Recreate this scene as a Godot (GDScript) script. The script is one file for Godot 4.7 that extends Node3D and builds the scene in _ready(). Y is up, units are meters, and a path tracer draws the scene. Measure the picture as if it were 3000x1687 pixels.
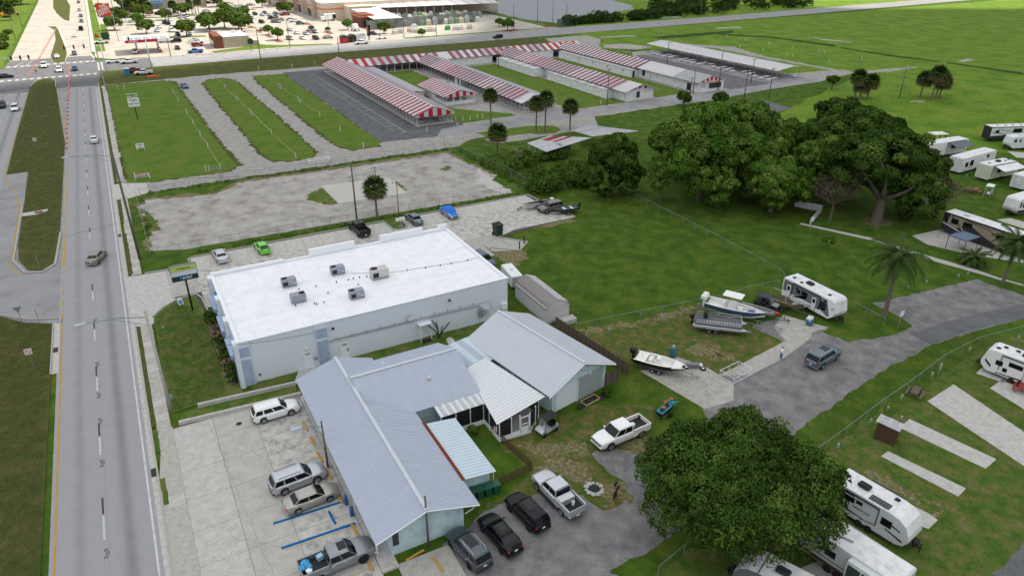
extends Node3D
# A roadside block seen from the air: x is east, -z is north (along the main road), metres.

var M := {}
var cache := {}
var taken := {}
var RX := Basis(Vector3.RIGHT, PI * 0.5)
var rng := RandomNumberGenerator.new()

class MB:
	var v := PackedVector3Array()
	var u := PackedVector2Array()
	var c := PackedColorArray()
	var col := Color(1,1,1)
	var use_c := false
	func tri(a: Vector3, b: Vector3, d: Vector3) -> void:
		v.append(a); v.append(b); v.append(d)
		if use_c:
			c.append(col); c.append(col); c.append(col)
	func quad(a: Vector3, b: Vector3, d: Vector3, e: Vector3) -> MB:
		tri(a, b, d); tri(a, d, e)
		return self
	func quv(a: Vector3, b: Vector3, d: Vector3, e: Vector3, ua: Vector2, ub: Vector2, ud: Vector2, ue: Vector2) -> void:
		tri(a, b, d); tri(a, d, e)
		for q in [ua, ub, ud, ua, ud, ue]: u.append(q)
	func box(o: Vector3, s: Vector3, b := Basis()) -> MB:
		var x := b.x * s.x * 0.5
		var y := b.y * s.y * 0.5
		var z := b.z * s.z * 0.5
		quad(o - x + y - z, o + x + y - z, o + x + y + z, o - x + y + z)
		quad(o - x - y + z, o + x - y + z, o + x - y - z, o - x - y - z)
		quad(o - x + y + z, o + x + y + z, o + x - y + z, o - x - y + z)
		quad(o + x + y - z, o - x + y - z, o - x - y - z, o + x - y - z)
		quad(o - x + y - z, o - x + y + z, o - x - y + z, o - x - y - z)
		quad(o + x + y + z, o + x + y - z, o + x - y - z, o + x - y + z)
		return self
	func bbox(o: Vector3, s: Vector3, k := 0.03, b := Basis()) -> MB:
		# a box with chamfered edges
		var h := s * 0.5
		k = minf(k, minf(h.x, minf(h.y, h.z)) * 0.9)
		for ax in 3:
			for sg in [-1.0,1.0]:
				var i := (ax + 1) % 3
				var j := (ax + 2) % 3
				var q: Array[Vector3] = []
				for t in [[-1,-1],[1,-1],[1,1],[-1,1]]:
					var w := Vector3()
					w[ax] = sg * h[ax]; w[i] = t[0] * (h[i] - k); w[j] = t[1] * (h[j] - k)
					q.append(o + b * w)
				if sg > 0: quad(q[3], q[2], q[1], q[0])
				else: quad(q[0], q[1], q[2], q[3])
		for ax in 3:
			var i := (ax + 1) % 3
			var j := (ax + 2) % 3
			for si in [-1.0,1.0]:
				for sj in [-1.0,1.0]:
					var q: Array[Vector3] = []
					for t in [[-1,0],[1,0],[1,1],[-1,1]]:
						var w := Vector3()
						w[ax] = t[0] * (h[ax] - k)
						w[i] = si * (h[i] - (k if t[1] == 0 else 0.0))
						w[j] = sj * (h[j] - (0.0 if t[1] == 0 else k))
						q.append(o + b * w)
					if si * sj > 0: quad(q[0], q[1], q[2], q[3])
					else: quad(q[3], q[2], q[1], q[0])
		for sx in [-1.0,1.0]:
			for sy in [-1.0,1.0]:
				for sz in [-1.0,1.0]:
					var a := o + b * Vector3(sx * h.x, sy * (h.y - k), sz * (h.z - k))
					var e := o + b * Vector3(sx * (h.x - k), sy * h.y, sz * (h.z - k))
					var f := o + b * Vector3(sx * (h.x - k), sy * (h.y - k), sz * h.z)
					if sx * sy * sz > 0: tri(a, f, e)
					else: tri(a, e, f)
		return self
	func cyl(p: Vector3, q: Vector3, r0: float, r1 := -1.0, n := 8, cap := true) -> MB:
		if r1 < 0.0: r1 = r0
		var d := (q - p).normalized()
		var x := d.cross(Vector3.UP if absf(d.y) < 0.9 else Vector3.RIGHT).normalized()
		var y := d.cross(x)
		for i in n:
			var a := TAU * i / n
			var b := TAU * (i + 1) / n
			var e := x * cos(a) + y * sin(a)
			var f := x * cos(b) + y * sin(b)
			quad(p + e * r0, p + f * r0, q + f * r1, q + e * r1)
			if cap:
				tri(p + f * r0, p + e * r0, p)
				tri(q + e * r1, q + f * r1, q)
		return self
	func tube(pts: Array, r: float, n := 5) -> MB:
		for i in pts.size() - 1: cyl(pts[i], pts[i + 1], r, r, n, true)
		return self
	func lathe(o: Vector3, prof: Array, n := 14, b := Basis()) -> MB:
		# profile of Vector2(radius, height) round b.y
		for k in prof.size() - 1:
			for i in n:
				var a := TAU * i / n
				var e := TAU * (i + 1) / n
				var p0: Vector2 = prof[k]
				var p1: Vector2 = prof[k + 1]
				quad(o + b * Vector3(cos(a) * p0.x, p0.y, sin(a) * p0.x), o + b * Vector3(cos(e) * p0.x, p0.y, sin(e) * p0.x), o + b * Vector3(cos(e) * p1.x, p1.y, sin(e) * p1.x), o + b * Vector3(cos(a) * p1.x, p1.y, sin(a) * p1.x))
		return self
	func flat(p: PackedVector2Array, y: float) -> MB:
		var t := Geometry2D.triangulate_polygon(p)
		if t.is_empty():
			var w := p.duplicate()
			if Geometry2D.is_polygon_clockwise(w): w.reverse()
			for q in Geometry2D.merge_polygons(w, PackedVector2Array([w[0], w[0] + Vector2(0.001,0), w[0] + Vector2(0,0.001)])):
				if not Geometry2D.triangulate_polygon(q).is_empty(): flat(q, y)
			return self
		for i in range(0, t.size(),3):
			var a := Vector3(p[t[i]].x, y, -p[t[i]].y)
			var b := Vector3(p[t[i + 1]].x, y, -p[t[i + 1]].y)
			var d := Vector3(p[t[i + 2]].x, y, -p[t[i + 2]].y)
			if (b - a).cross(d - a).y > 0.0: tri(a, d, b)
			else: tri(a, b, d)
		return self
	func slab(p: PackedVector2Array, y0: float, y1: float) -> MB:
		flat(p, y1)
		for i in p.size():
			var a := p[i]
			var b := p[(i + 1) % p.size()]
			quad(Vector3(a.x, y0,-a.y),Vector3(b.x, y0,-b.y),Vector3(b.x, y1,-b.y),Vector3(a.x, y1,-a.y))
		return self
	func side(prof: PackedVector2Array, z0: float, z1: float) -> MB:
		# side outline (x, y) carried from z0 to z1
		var t := Geometry2D.triangulate_polygon(prof)
		for i in range(0, t.size(),3):
			for z in [z0, z1]:
				tri(Vector3(prof[t[i]].x, prof[t[i]].y, z),Vector3(prof[t[i + 1]].x, prof[t[i + 1]].y, z),Vector3(prof[t[i + 2]].x, prof[t[i + 2]].y, z))
		for i in prof.size():
			var a := prof[i]
			var b := prof[(i + 1) % prof.size()]
			quad(Vector3(a.x, a.y, z0),Vector3(b.x, b.y, z0),Vector3(b.x, b.y, z1),Vector3(a.x, a.y, z1))
		return self
	func mesh(smooth := false) -> ArrayMesh:
		if smooth:
			var st := SurfaceTool.new()
			st.begin(Mesh.PRIMITIVE_TRIANGLES)
			st.set_smooth_group(0)
			for i in v.size():
				if use_c: st.set_color(c[i])
				st.add_vertex(v[i])
			st.index()
			st.generate_normals()
			return st.commit()
		if v.is_empty():
			tri(Vector3.ZERO, Vector3.RIGHT * 0.01,Vector3.UP * 0.01)
		var a := []
		a.resize(Mesh.ARRAY_MAX)
		a[Mesh.ARRAY_VERTEX] = v
		if u.size() == v.size(): a[Mesh.ARRAY_TEX_UV] = u
		if use_c: a[Mesh.ARRAY_COLOR] = c
		var m := ArrayMesh.new()
		m.add_surface_from_arrays(Mesh.PRIMITIVE_TRIANGLES, a)
		return m

func V(e: float, n: float, y := 0.0) -> Vector3:
	return v3(e, y, -n)

func pl(a: Array) -> PackedVector2Array:
	var p := PackedVector2Array()
	for i in range(0, a.size(),2): p.append(v2(a[i], a[i + 1]))
	return p

func rect(e0: float, n0: float, e1: float, n1: float) -> PackedVector2Array:
	return pva([v2(e0, n0),v2(e1, n0),v2(e1, n1),v2(e0, n1)])

func ragged(p: PackedVector2Array, step: float, amp: float, seed_ := 1) -> PackedVector2Array:
	var nz := FastNoiseLite.new()
	nz.seed = seed_; nz.frequency = 0.28 / step; nz.fractal_octaves = 3
	var o := PackedVector2Array()
	for i in p.size():
		var a := p[i]
		var b := p[(i + 1) % p.size()]
		var k := maxi(1, int(a.distance_to(b) / step))
		for j in k:
			var q := a.lerp(b, float(j) / k)
			o.append(q + v2(nz.get_noise_2d(q.x, q.y), nz.get_noise_2d(q.x + 311.0, q.y)) * amp * 2.0)
	return o

func numbered(called: String) -> String:
	if not taken.has(called):
		taken[called] = 0
		return called
	taken[called] += 1
	return "%s_%03d" % [called, taken[called]]

func thing(called: String, label: String, category: String, at := Vector3.ZERO, turn := 0.0, group := "") -> Node3D:
	var o := Node3D.new()
	o.name = numbered(called)
	add_child(o)
	o.position = at
	o.rotation.y = turn
	tag(o, label, category, group)
	return o

func tag(o: Node, label: String, category: String, group := "") -> Node:
	o.set_meta("label", label)
	o.set_meta("category", category)
	if group: o.set_meta("group", group)
	return o

func part(p: Node, called: String, mesh: Mesh, m: Material, at := Vector3.ZERO, turn := 0.0) -> MeshInstance3D:
	var o := MeshInstance3D.new()
	o.name = called
	o.mesh = mesh
	o.material_override = m
	p.add_child(o, true)
	o.position = at
	o.rotation.y = turn
	return o

func solo(called: String, mesh: Mesh, m: Material, label: String, category: String, group := "", at := Vector3.ZERO, turn := 0.0) -> MeshInstance3D:
	var o := part(self, numbered(called), mesh, m, at, turn)
	tag(o, label, category, group)
	return o

func struct(called: String, mesh: Mesh, m: Material) -> MeshInstance3D:
	var o := part(self, numbered(called), mesh, m)
	o.set_meta("kind", "structure")
	return o

func sheet(called: String, p: PackedVector2Array, y: float, m: Material, amp := 0.0, step := 0.7) -> MeshInstance3D:
	var q := ragged(p, step, amp, 7 + taken.size()) if amp > 0.0 else p
	if Geometry2D.triangulate_polygon(q).is_empty(): print("bad polygon ", called, " ", p[0])
	return struct(called, mb().flat(q, y).mesh(), m)

func raised(called: String, p: PackedVector2Array, y: float, m: Material) -> MeshInstance3D:
	return struct(called, mb().slab(p, -0.05, y).mesh(), m)

func kerb_path(a: Array, w := 0.16, h := 0.14, closed := false) -> ArrayMesh:
	var b := mb()
	var p := pl(a)
	var n := p.size()
	for i in (n if closed else n - 1):
		var s := p[i]
		var e := p[(i + 1) % n]
		var d := (e - s).normalized()
		var o := v2(-d.y, d.x) * w * 0.5
		var q := pva([s - o - d * 0.05, e - o + d * 0.05, e + o + d * 0.05, s + o - d * 0.05])
		b.slab(q, -0.02, h + 0.0011 * (i % 3))
	return b.mesh()

func copy_of(o: Node3D, at: Vector3, turn := 0.0, label := "") -> Node3D:
	var c := o.duplicate()
	c.name = numbered(String(o.get_meta("base_name", o.name)))
	add_child(c)
	c.position = at
	c.rotation.y = turn
	if label: c.set_meta("label", label)
	return c

func srgb(r: float, g: float, b: float) -> Color:
	return Color(r / 255.0, g / 255.0, b / 255.0)

func mat(c: Color, rough := 0.8, metal := 0.0, spec := 0.5) -> StandardMaterial3D:
	var m := StandardMaterial3D.new()
	m.albedo_color = c
	m.roughness = rough
	m.metallic = metal
	m.metallic_specular = spec
	return m

func noise_tex(size: int, freq: float, oct: int, cols: Array, seed_ := 1, kind := FastNoiseLite.TYPE_SIMPLEX_SMOOTH, sharp := 1.0) -> ImageTexture:
	# seamless noise looked up in a row of colours
	var nz := FastNoiseLite.new()
	nz.seed = seed_
	nz.noise_type = kind
	nz.frequency = freq
	nz.fractal_octaves = oct + 2
	nz.fractal_gain = 0.62
	var im := nz.get_seamless_image(size, size)
	im.convert(Image.FORMAT_L8)
	var src := im.get_data()
	var lut := PackedByteArray()
	lut.resize(256 * 3)
	for i in 256:
		var t := clampf((i / 255.0 - 0.5) * sharp + 0.5,0.0,1.0) * (cols.size() - 1)
		var k := mini(int(t), cols.size() - 2)
		var c: Color = (cols[k] as Color).lerp(cols[k + 1], t - k)
		lut[i * 3] = int(c.r * 255.0); lut[i * 3 + 1] = int(c.g * 255.0); lut[i * 3 + 2] = int(c.b * 255.0)
	var out := PackedByteArray()
	out.resize(size * size * 3)
	for i in size * size:
		var s := src[i] * 3
		var d := i * 3
		out[d] = lut[s]; out[d + 1] = lut[s + 1]; out[d + 2] = lut[s + 2]
	return ImageTexture.create_from_image(Image.create_from_data(size, size, false, Image.FORMAT_RGB8, out))

func ground_mat(tex: Texture2D, metres: float, detail: Texture2D, dmetres: float, tint := Color(1,1,1), rough := 0.95, bump := 0.0) -> StandardMaterial3D:
	var m := mat(tint, rough, 0.0,0.25)
	m.albedo_texture = tex
	m.uv1_triplanar = true
	m.uv1_world_triplanar = true
	m.uv1_scale = Vector3.ONE / metres
	if detail:
		m.detail_enabled = true
		m.detail_blend_mode = BaseMaterial3D.BLEND_MODE_MUL
		m.detail_albedo = detail
		m.detail_uv_layer = BaseMaterial3D.DETAIL_UV_2
		m.uv2_triplanar = true
		m.uv2_world_triplanar = true
		m.uv2_scale = Vector3.ONE / dmetres
	if bump > 0.0:
		m.heightmap_enabled = true
		m.heightmap_texture = tex
		m.heightmap_scale = bump
	return m

func make_materials() -> void:
	var g := func(v): return Color(v, v, v)
	var grain: Texture2D = noise_tex(512,0.11,3,[g.call(0.80), g.call(0.94), g.call(1.0)],3, FastNoiseLite.TYPE_SIMPLEX_SMOOTH, 1.3)
	var blot: Texture2D = noise_tex(512,0.012,4,[g.call(0.84), g.call(0.95), g.call(1.0)],5)
	var grassd: Texture2D = noise_tex(512,0.16,3,[srgb(176,178,166), srgb(232,232,222), srgb(255,255,250)],11, FastNoiseLite.TYPE_SIMPLEX_SMOOTH, 1.4)
	M.grain = grain
	M.blot = blot
	var lawn := noise_tex(512,0.022,5,[srgb(62,90,28), srgb(72,101,31), srgb(86,111,37), srgb(102,117,48)],21, FastNoiseLite.TYPE_SIMPLEX_SMOOTH, 1.4)
	M.lawn = ground_mat(lawn, 46.0, grassd, 13.0)
	var yard := noise_tex(512,0.028,5,[srgb(76,106,42), srgb(88,114,48), srgb(102,119,58), srgb(118,118,70), srgb(132,124,90)],22, FastNoiseLite.TYPE_SIMPLEX_SMOOTH, 1.5)
	M.yard = ground_mat(yard, 30.0, grassd, 11.0)
	var med := noise_tex(512,0.024,5,[srgb(74,86,44), srgb(83,92,48), srgb(95,96,56), srgb(107,101,66)],23, FastNoiseLite.TYPE_SIMPLEX_SMOOTH, 1.5)
	M.median = ground_mat(med, 34.0, grassd, 11.0)
	var bright := noise_tex(512,0.020,4,[srgb(80,112,38), srgb(94,124,42), srgb(106,128,52), srgb(116,124,64)],24, FastNoiseLite.TYPE_SIMPLEX_SMOOTH, 1.2)
	M.strip = ground_mat(bright, 60.0, grassd, 17.0)
	var field := noise_tex(512,0.020,5,[srgb(90,126,40), srgb(104,138,43), srgb(118,147,48), srgb(130,146,62)],25, FastNoiseLite.TYPE_SIMPLEX_SMOOTH, 1.4)
	M.field = ground_mat(field, 120.0, grassd, 40.0)
	var dirt := noise_tex(512,0.020,5,[srgb(150,145,140), srgb(172,168,164), srgb(182,178,174), srgb(194,190,186)],26, FastNoiseLite.TYPE_SIMPLEX_SMOOTH, 1.3)
	M.dirt = ground_mat(dirt, 42.0, grain, 14.1)
	var gravel := noise_tex(512,0.024,5,[srgb(152,150,147), srgb(164,162,159), srgb(172,169,165), srgb(182,177,170)],27, FastNoiseLite.TYPE_SIMPLEX_SMOOTH, 1.3)
	M.gravel = ground_mat(gravel, 30.0, grain, 11.8)
	var drive := noise_tex(512,0.020,5,[srgb(116,115,117), srgb(130,129,131), srgb(140,138,139), srgb(154,151,149)],28, FastNoiseLite.TYPE_SIMPLEX_SMOOTH, 1.4)
	M.drive = ground_mat(drive, 26.0, grain, 10.3)
	M.worn = ground_mat(noise_tex(512,0.028,5,[srgb(70,100,38), srgb(86,108,46), srgb(106,108,60), srgb(122,110,76), srgb(136,124,96)],33, FastNoiseLite.TYPE_SIMPLEX_SMOOTH, 1.5),24.0, grassd, 11.0)
	M.road = ground_mat(blot, 40.0, grain, 14.1, srgb(168,168,171))
	M.dark_road = ground_mat(blot, 26.0, grain, 11.3, srgb(122,123,127))
	M.black_top = ground_mat(noise_tex(512,0.024,5,[srgb(94,96,101), srgb(106,108,113), srgb(124,124,126)],29, FastNoiseLite.TYPE_SIMPLEX_SMOOTH, 1.2),40.0, grain, 14.1)
	var conc := noise_tex(512,0.024,5,[srgb(190,188,184), srgb(198,196,192), srgb(203,201,197), srgb(209,207,203)],30, FastNoiseLite.TYPE_SIMPLEX_SMOOTH, 1.5)
	M.conc = ground_mat(conc, 16.0, grain, 9.4)
	var conc2 := noise_tex(512,0.028,5,[srgb(188,186,182), srgb(198,196,192), srgb(204,202,199), srgb(209,207,204)],31, FastNoiseLite.TYPE_SIMPLEX_SMOOTH, 1.6)
	M.conc2 = ground_mat(conc2,14.0, grain, 9.4)
	M.conc3 = ground_mat(conc2,19.0, grain, 9.4, srgb(236,234,230))
	M.conc4 = ground_mat(conc, 21.0, grain, 9.4, srgb(246,245,243))
	M.stained = ground_mat(noise_tex(512,0.02,5,[srgb(150,149,147), srgb(188,186,182), srgb(204,202,197), srgb(210,208,203)],61, FastNoiseLite.TYPE_SIMPLEX_SMOOTH, 1.3),15.0, grain, 9.4)
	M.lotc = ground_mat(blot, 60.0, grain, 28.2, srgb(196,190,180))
	M.walk = ground_mat(conc2,9.0, grain, 7.1, srgb(240,238,232))
	M.kerb = ground_mat(conc, 5.0, grain, 4.7, srgb(235,235,230))
	M.tar = mat(srgb(70,70,72),0.9)
	M.crack = mat(srgb(146,144,140),0.9)
	M.soil = ground_mat(noise_tex(512,0.02,5,[srgb(96,84,68), srgb(124,112,96), srgb(150,140,126)],32),9.0, grain, 7.1)
	M.dry = ground_mat(noise_tex(512,0.03,5,[srgb(92,102,54), srgb(116,110,72), srgb(138,128,100), srgb(158,150,134)],34, FastNoiseLite.TYPE_SIMPLEX_SMOOTH, 1.4),8.0, grain, 6.0)
	M.mwall = ground_mat(blot, 9.0, null, 1.0, srgb(240,242,246),0.7)
	M.water = mat(srgb(86,100,104),0.08,0.0,0.5)
	M.lawn.uv2_scale = v3(1.0 / 26.0,1.0,1.0 / 9.0)
	M.strip.uv2_scale = v3(1.0 / 9.0,1.0,1.0 / 40.0)
	M.field.uv2_scale = v3(1.0 / 120.0,1.0,1.0 / 36.0)
	M.ditch = ground_mat(lawn, 30.0, grassd, 12.0, srgb(200,205,190))
	M.verge = ground_mat(med, 50.0, grassd, 15.0, srgb(255,255,236))
	M.yellow = ground_mat(blot, 5.0, grain, 3.8, srgb(214,168,74))
	M.white_paint = ground_mat(blot, 5.0, grain, 3.8, srgb(226,226,226))
	M.blue_paint = ground_mat(blot, 5.0, grain, 3.8, srgb(38,112,178))
	M.old_paint = ground_mat(blot, 3.0, grain, 2.8, srgb(206,184,134))
	# building skins
	M.wall_white = ground_mat(noise_tex(512,0.03,4,[srgb(206,214,224), srgb(222,229,238), srgb(230,236,243)],40),2.5, null, 1.0, Color(1,1,1),0.85,1.4)
	M.wall_blue = ground_mat(blot, 6.0, null, 1.0, srgb(176,192,218))
	M.white_roof = ground_mat(noise_tex(512,0.020,5,[srgb(226,229,236), srgb(238,240,245), srgb(243,244,248)],41),22.0, null, 1.0, Color(1,1,1),0.7)
	M.seam = mat(srgb(228,231,236),0.8)
	M.trim_white = mat(srgb(236,239,243),0.6)
	M.aqua = ground_mat(blot, 8.0, null, 1.0, srgb(206,232,238))
	M.metal_blue = ground_mat(noise_tex(512,0.012,4,[srgb(176,183,200), srgb(180,188,205), srgb(185,192,208)],42),12.0, null, 1.0, Color(1,1,1),0.6)
	for k in [M.metal_blue]: k.metallic_specular = 0.3
	M.metal_blue2 = ground_mat(noise_tex(512,0.012,4,[srgb(176,183,200), srgb(180,187,203), srgb(184,191,206)],43),9.0, null, 1.0, Color(1,1,1),0.6)
	M.metal_grey = ground_mat(noise_tex(512,0.012,4,[srgb(194,200,209), srgb(199,205,213), srgb(203,208,216)],44),12.0, null, 1.0, Color(1,1,1),0.6)
	M.metal_white = ground_mat(noise_tex(512,0.030,5,[srgb(206,211,214), srgb(218,222,225), srgb(226,229,231)],45),7.0, null, 1.0, Color(1,1,1),0.45)
	M.metal_pale = ground_mat(noise_tex(512,0.030,5,[srgb(190,206,217), srgb(198,213,224), srgb(204,218,228)],46),7.0, null, 1.0, Color(1,1,1),0.45)
	M.rv_worn = ground_mat(blot, 3.0, grain, 2.0, srgb(214,220,224),0.6)
	M.rust = ground_mat(noise_tex(256,0.05,4,[srgb(86,40,30), srgb(124,58,40), srgb(150,84,58)],47),2.0, null, 1.0)
	M.sheet_red = ground_mat(blot, 9.0, grain, 7.1, srgb(182,96,102),0.6)
	M.sheet_dull = ground_mat(blot, 9.0, grain, 7.1, srgb(158,102,112),0.55)
	M.sheet_white = ground_mat(blot, 9.0, grain, 7.1, srgb(236,234,238),0.55)
	M.sheet_grey = ground_mat(blot, 9.0, grain, 7.1, srgb(206,205,214),0.55)
	M.sheet_pale_red = ground_mat(blot, 9.0, grain, 7.1, srgb(206,176,182),0.6)
	M.sheet_bright = ground_mat(blot, 9.0, grain, 7.1, srgb(206,64,66),0.55)
	M.sheet_maroon = ground_mat(blot, 9.0, grain, 7.1, srgb(150,88,98),0.55)
	M.sheet_red2d = ground_mat(blot, 5.0, grain, 7.1, srgb(170,66,66),0.6)
	M.tin2 = ground_mat(blot, 6.0, grain, 7.1, srgb(196,198,204),0.6)
	M.tin = ground_mat(noise_tex(512,0.02,5,[srgb(150,148,154), srgb(186,184,190), srgb(200,200,206)],48),8.0, null, 1.0, Color(1,1,1),0.6)
	M.dark = mat(srgb(34,35,38),0.8)
	M.black = mat(srgb(18,18,20),0.6)
	M.screen = mat(srgb(26,27,30),0.7)
	M.screen.transparency = BaseMaterial3D.TRANSPARENCY_ALPHA
	M.screen.albedo_color.a = 0.82
	M.steel = mat(srgb(150,154,158),0.45,0.6)
	M.galv = mat(srgb(142,148,150),0.6,0.2)
	M.alu = mat(srgb(196,200,204),0.4,0.5)
	M.wood = ground_mat(noise_tex(256,0.04,4,[srgb(80,70,62), srgb(108,96,86), srgb(124,114,104)],49),1.6, null, 1.0)
	M.brown_wood = ground_mat(noise_tex(256,0.04,4,[srgb(74,56,46), srgb(98,76,62), srgb(112,92,78)],50),1.4, null, 1.0)
	M.pole_wood = ground_mat(noise_tex(256,0.05,4,[srgb(84,80,74), srgb(112,106,98), srgb(128,122,114)],51),1.2, null, 1.0)
	M.hvac = mat(srgb(150,156,168),0.55,0.2)
	M.hvac_tan = mat(srgb(198,196,192),0.6,0.1)
	M.glass = mat(srgb(16,20,24),0.05,0.0,0.45)
	M.win = mat(srgb(30,36,44),0.08,0.0,0.7)
	M.rubber = mat(srgb(24,24,25),0.85)
	M.rim = mat(srgb(186,190,194),0.3,0.75)
	M.rim_dark = mat(srgb(52,54,57),0.35,0.6)
	M.chrome = mat(srgb(212,215,220),0.15,0.9)
	M.lamp_red = mat(srgb(150,22,26),0.2)
	M.lamp_clear = mat(srgb(168,174,180),0.12,0.3)
	M.plate = mat(srgb(222,226,222),0.5)
	M.white = mat(srgb(238,239,240),0.45)
	M.orange = mat(srgb(214,92,52),0.6)
	M.red = mat(srgb(190,38,40),0.5)
	M.green_bin = mat(srgb(24,84,62),0.5)
	M.green_dark = mat(srgb(28,62,50),0.55)
	M.blue_tarp = ground_mat(noise_tex(256,0.03,4,[srgb(20,78,176), srgb(44,118,218), srgb(70,140,226)],52),1.5, null, 1.0, Color(1,1,1),0.55,6.0)
	M.pane = mat(srgb(200,214,220),0.05)
	M.pane.transparency = BaseMaterial3D.TRANSPARENCY_ALPHA
	M.pane.albedo_color.a = 0.2
	M.shingle = ground_mat(noise_tex(256,0.03,4,[srgb(118,112,110), srgb(150,145,143), srgb(176,172,170)],55),2.2, grain, 3.8)
	M.mulch = ground_mat(noise_tex(256,0.04,4,[srgb(120,74,58), srgb(150,92,74), srgb(120,110,70)],56),3.0, grain, 4.7)
	M.mesh_grey = mat(srgb(120,128,130),0.6,0.3)
	M.mesh_grey.transparency = BaseMaterial3D.TRANSPARENCY_ALPHA
	M.mesh_grey.albedo_color.a = 0.55
	M.chain = chain_mat()
	M.trunk = ground_mat(noise_tex(256,0.05,4,[srgb(70,62,56), srgb(104,96,88), srgb(126,118,108)],53),1.3, null, 1.0, Color(1,1,1),0.95,3.0)
	M.palm_trunk = ground_mat(noise_tex(256,0.06,3,[srgb(92,82,72), srgb(124,114,104), srgb(142,132,122)],54),1.0, null, 1.0, Color(1,1,1),0.95,3.0)
	M.leaf = leaf_mat()

func leaf_mat() -> StandardMaterial3D:
	var m := mat(Color(1,1,1),0.75,0.0,0.12)
	m.vertex_color_use_as_albedo = true
	m.backlight_enabled = true
	m.backlight = Color(0.35,0.4,0.2)
	return m

func chain_mat() -> StandardMaterial3D:
	# woven wire: thin diagonal strands, clear between them
	var n := 64
	var im := Image.create(n, n, false, Image.FORMAT_RGBA8)
	for y in n:
		for x in n:
			var a := absi((x + y) % 32 - 16)
			var b := absi((x - y + 64) % 32 - 16)
			im.set_pixel(x, y, Color(0.5,0.53,0.53,0.75 if mini(a, b) < 1 else 0.0))
	var m := mat(Color(1,1,1),0.5,0.4)
	m.albedo_texture = ImageTexture.create_from_image(im)
	m.transparency = BaseMaterial3D.TRANSPARENCY_ALPHA
	m.uv1_scale = v3(8,8,8)
	return m

func _ready() -> void:
	var cam := Camera3D.new()
	cam.name = "camera"
	add_child(cam)
	cam.position = v3(0,46,0)
	cam.rotation_degrees = v3(-27.069,-28.7245,0)
	cam.fov = 44.0905
	cam.far = 4000.0
	cam.near = 0.5
	var env := Environment.new()
	env.background_mode = Environment.BG_SKY
	var sm := ProceduralSkyMaterial.new()
	sm.sky_top_color = Color(0.985,0.99,1.0)
	sm.sky_horizon_color = Color(0.50,0.515,0.54)
	sm.sky_curve = 0.5
	sm.ground_bottom_color = Color(0.40,0.42,0.36)
	sm.ground_horizon_color = Color(0.80,0.83,0.86)
	sm.sun_angle_max = 12.0
	var sky := Sky.new()
	sky.sky_material = sm
	env.sky = sky
	env.tonemap_mode = Environment.TONE_MAPPER_LINEAR
	env.tonemap_exposure = 1.4
	env.sdfgi_enabled = true
	env.ssao_enabled = true
	env.ssil_enabled = true
	var we := WorldEnvironment.new()
	we.name = "world_environment"
	we.environment = env
	add_child(we)
	var sun := DirectionalLight3D.new()
	sun.name = "sun"
	sun.light_energy = 1.35
	sun.light_color = Color(1.0,0.96,0.89)
	sun.light_angular_distance = 1.0
	sun.shadow_enabled = true
	sun.directional_shadow_max_distance = 900.0
	add_child(sun)
	sun.look_at_from_position(Vector3.ZERO, v3(-0.60,-0.80,0.0),v3(0,0,-1))
	make_materials()
	cloud()
	ground()
	market()
	store_building()
	house()
	vehicles()
	campground()
	boats()
	far_side()
	lot_traffic()
	vegetation()
	fences()
	poles_and_signs()
	small_things()

func cloud() -> void:
	# the cloud that keeps the near lots out of the sun; the sun stands to the east, so the cloud does too
	var up := 900.0
	var shift := up * 0.75
	var p := pl([-420,-260,500,-260,560,180,520,252,420,300,330,430,208,480,204,350,176,312,110,301,30,297,4,284,-40,274,-420,262])
	var q := PackedVector2Array()
	for k in ragged(p, 26.0,5.0,3): q.append(k + v2(shift, 0))
	var b := mb()
	b.slab(q, up, up + 45.0)
	rng.seed = 5
	for i in 46:
		var e := rng.randf_range(-300,430) + shift
		var n := rng.randf_range(-190,180)
		var r := rng.randf_range(50,110)
		b.lathe(v3(e, up + 40.0,-n),[v2(r, 0),v2(r * 0.9, r * 0.4),v2(r * 0.6, r * 0.75),v2(0.1, r * 0.9)],12)
	var m := mat(Color(0.93,0.94,0.95),1.0,0.0,0.0)
	var o := solo("cloud", b.mesh(), m, "wide white cloud drifting high above the lots", "cloud")
	o.set_meta("kind", "structure")

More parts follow.
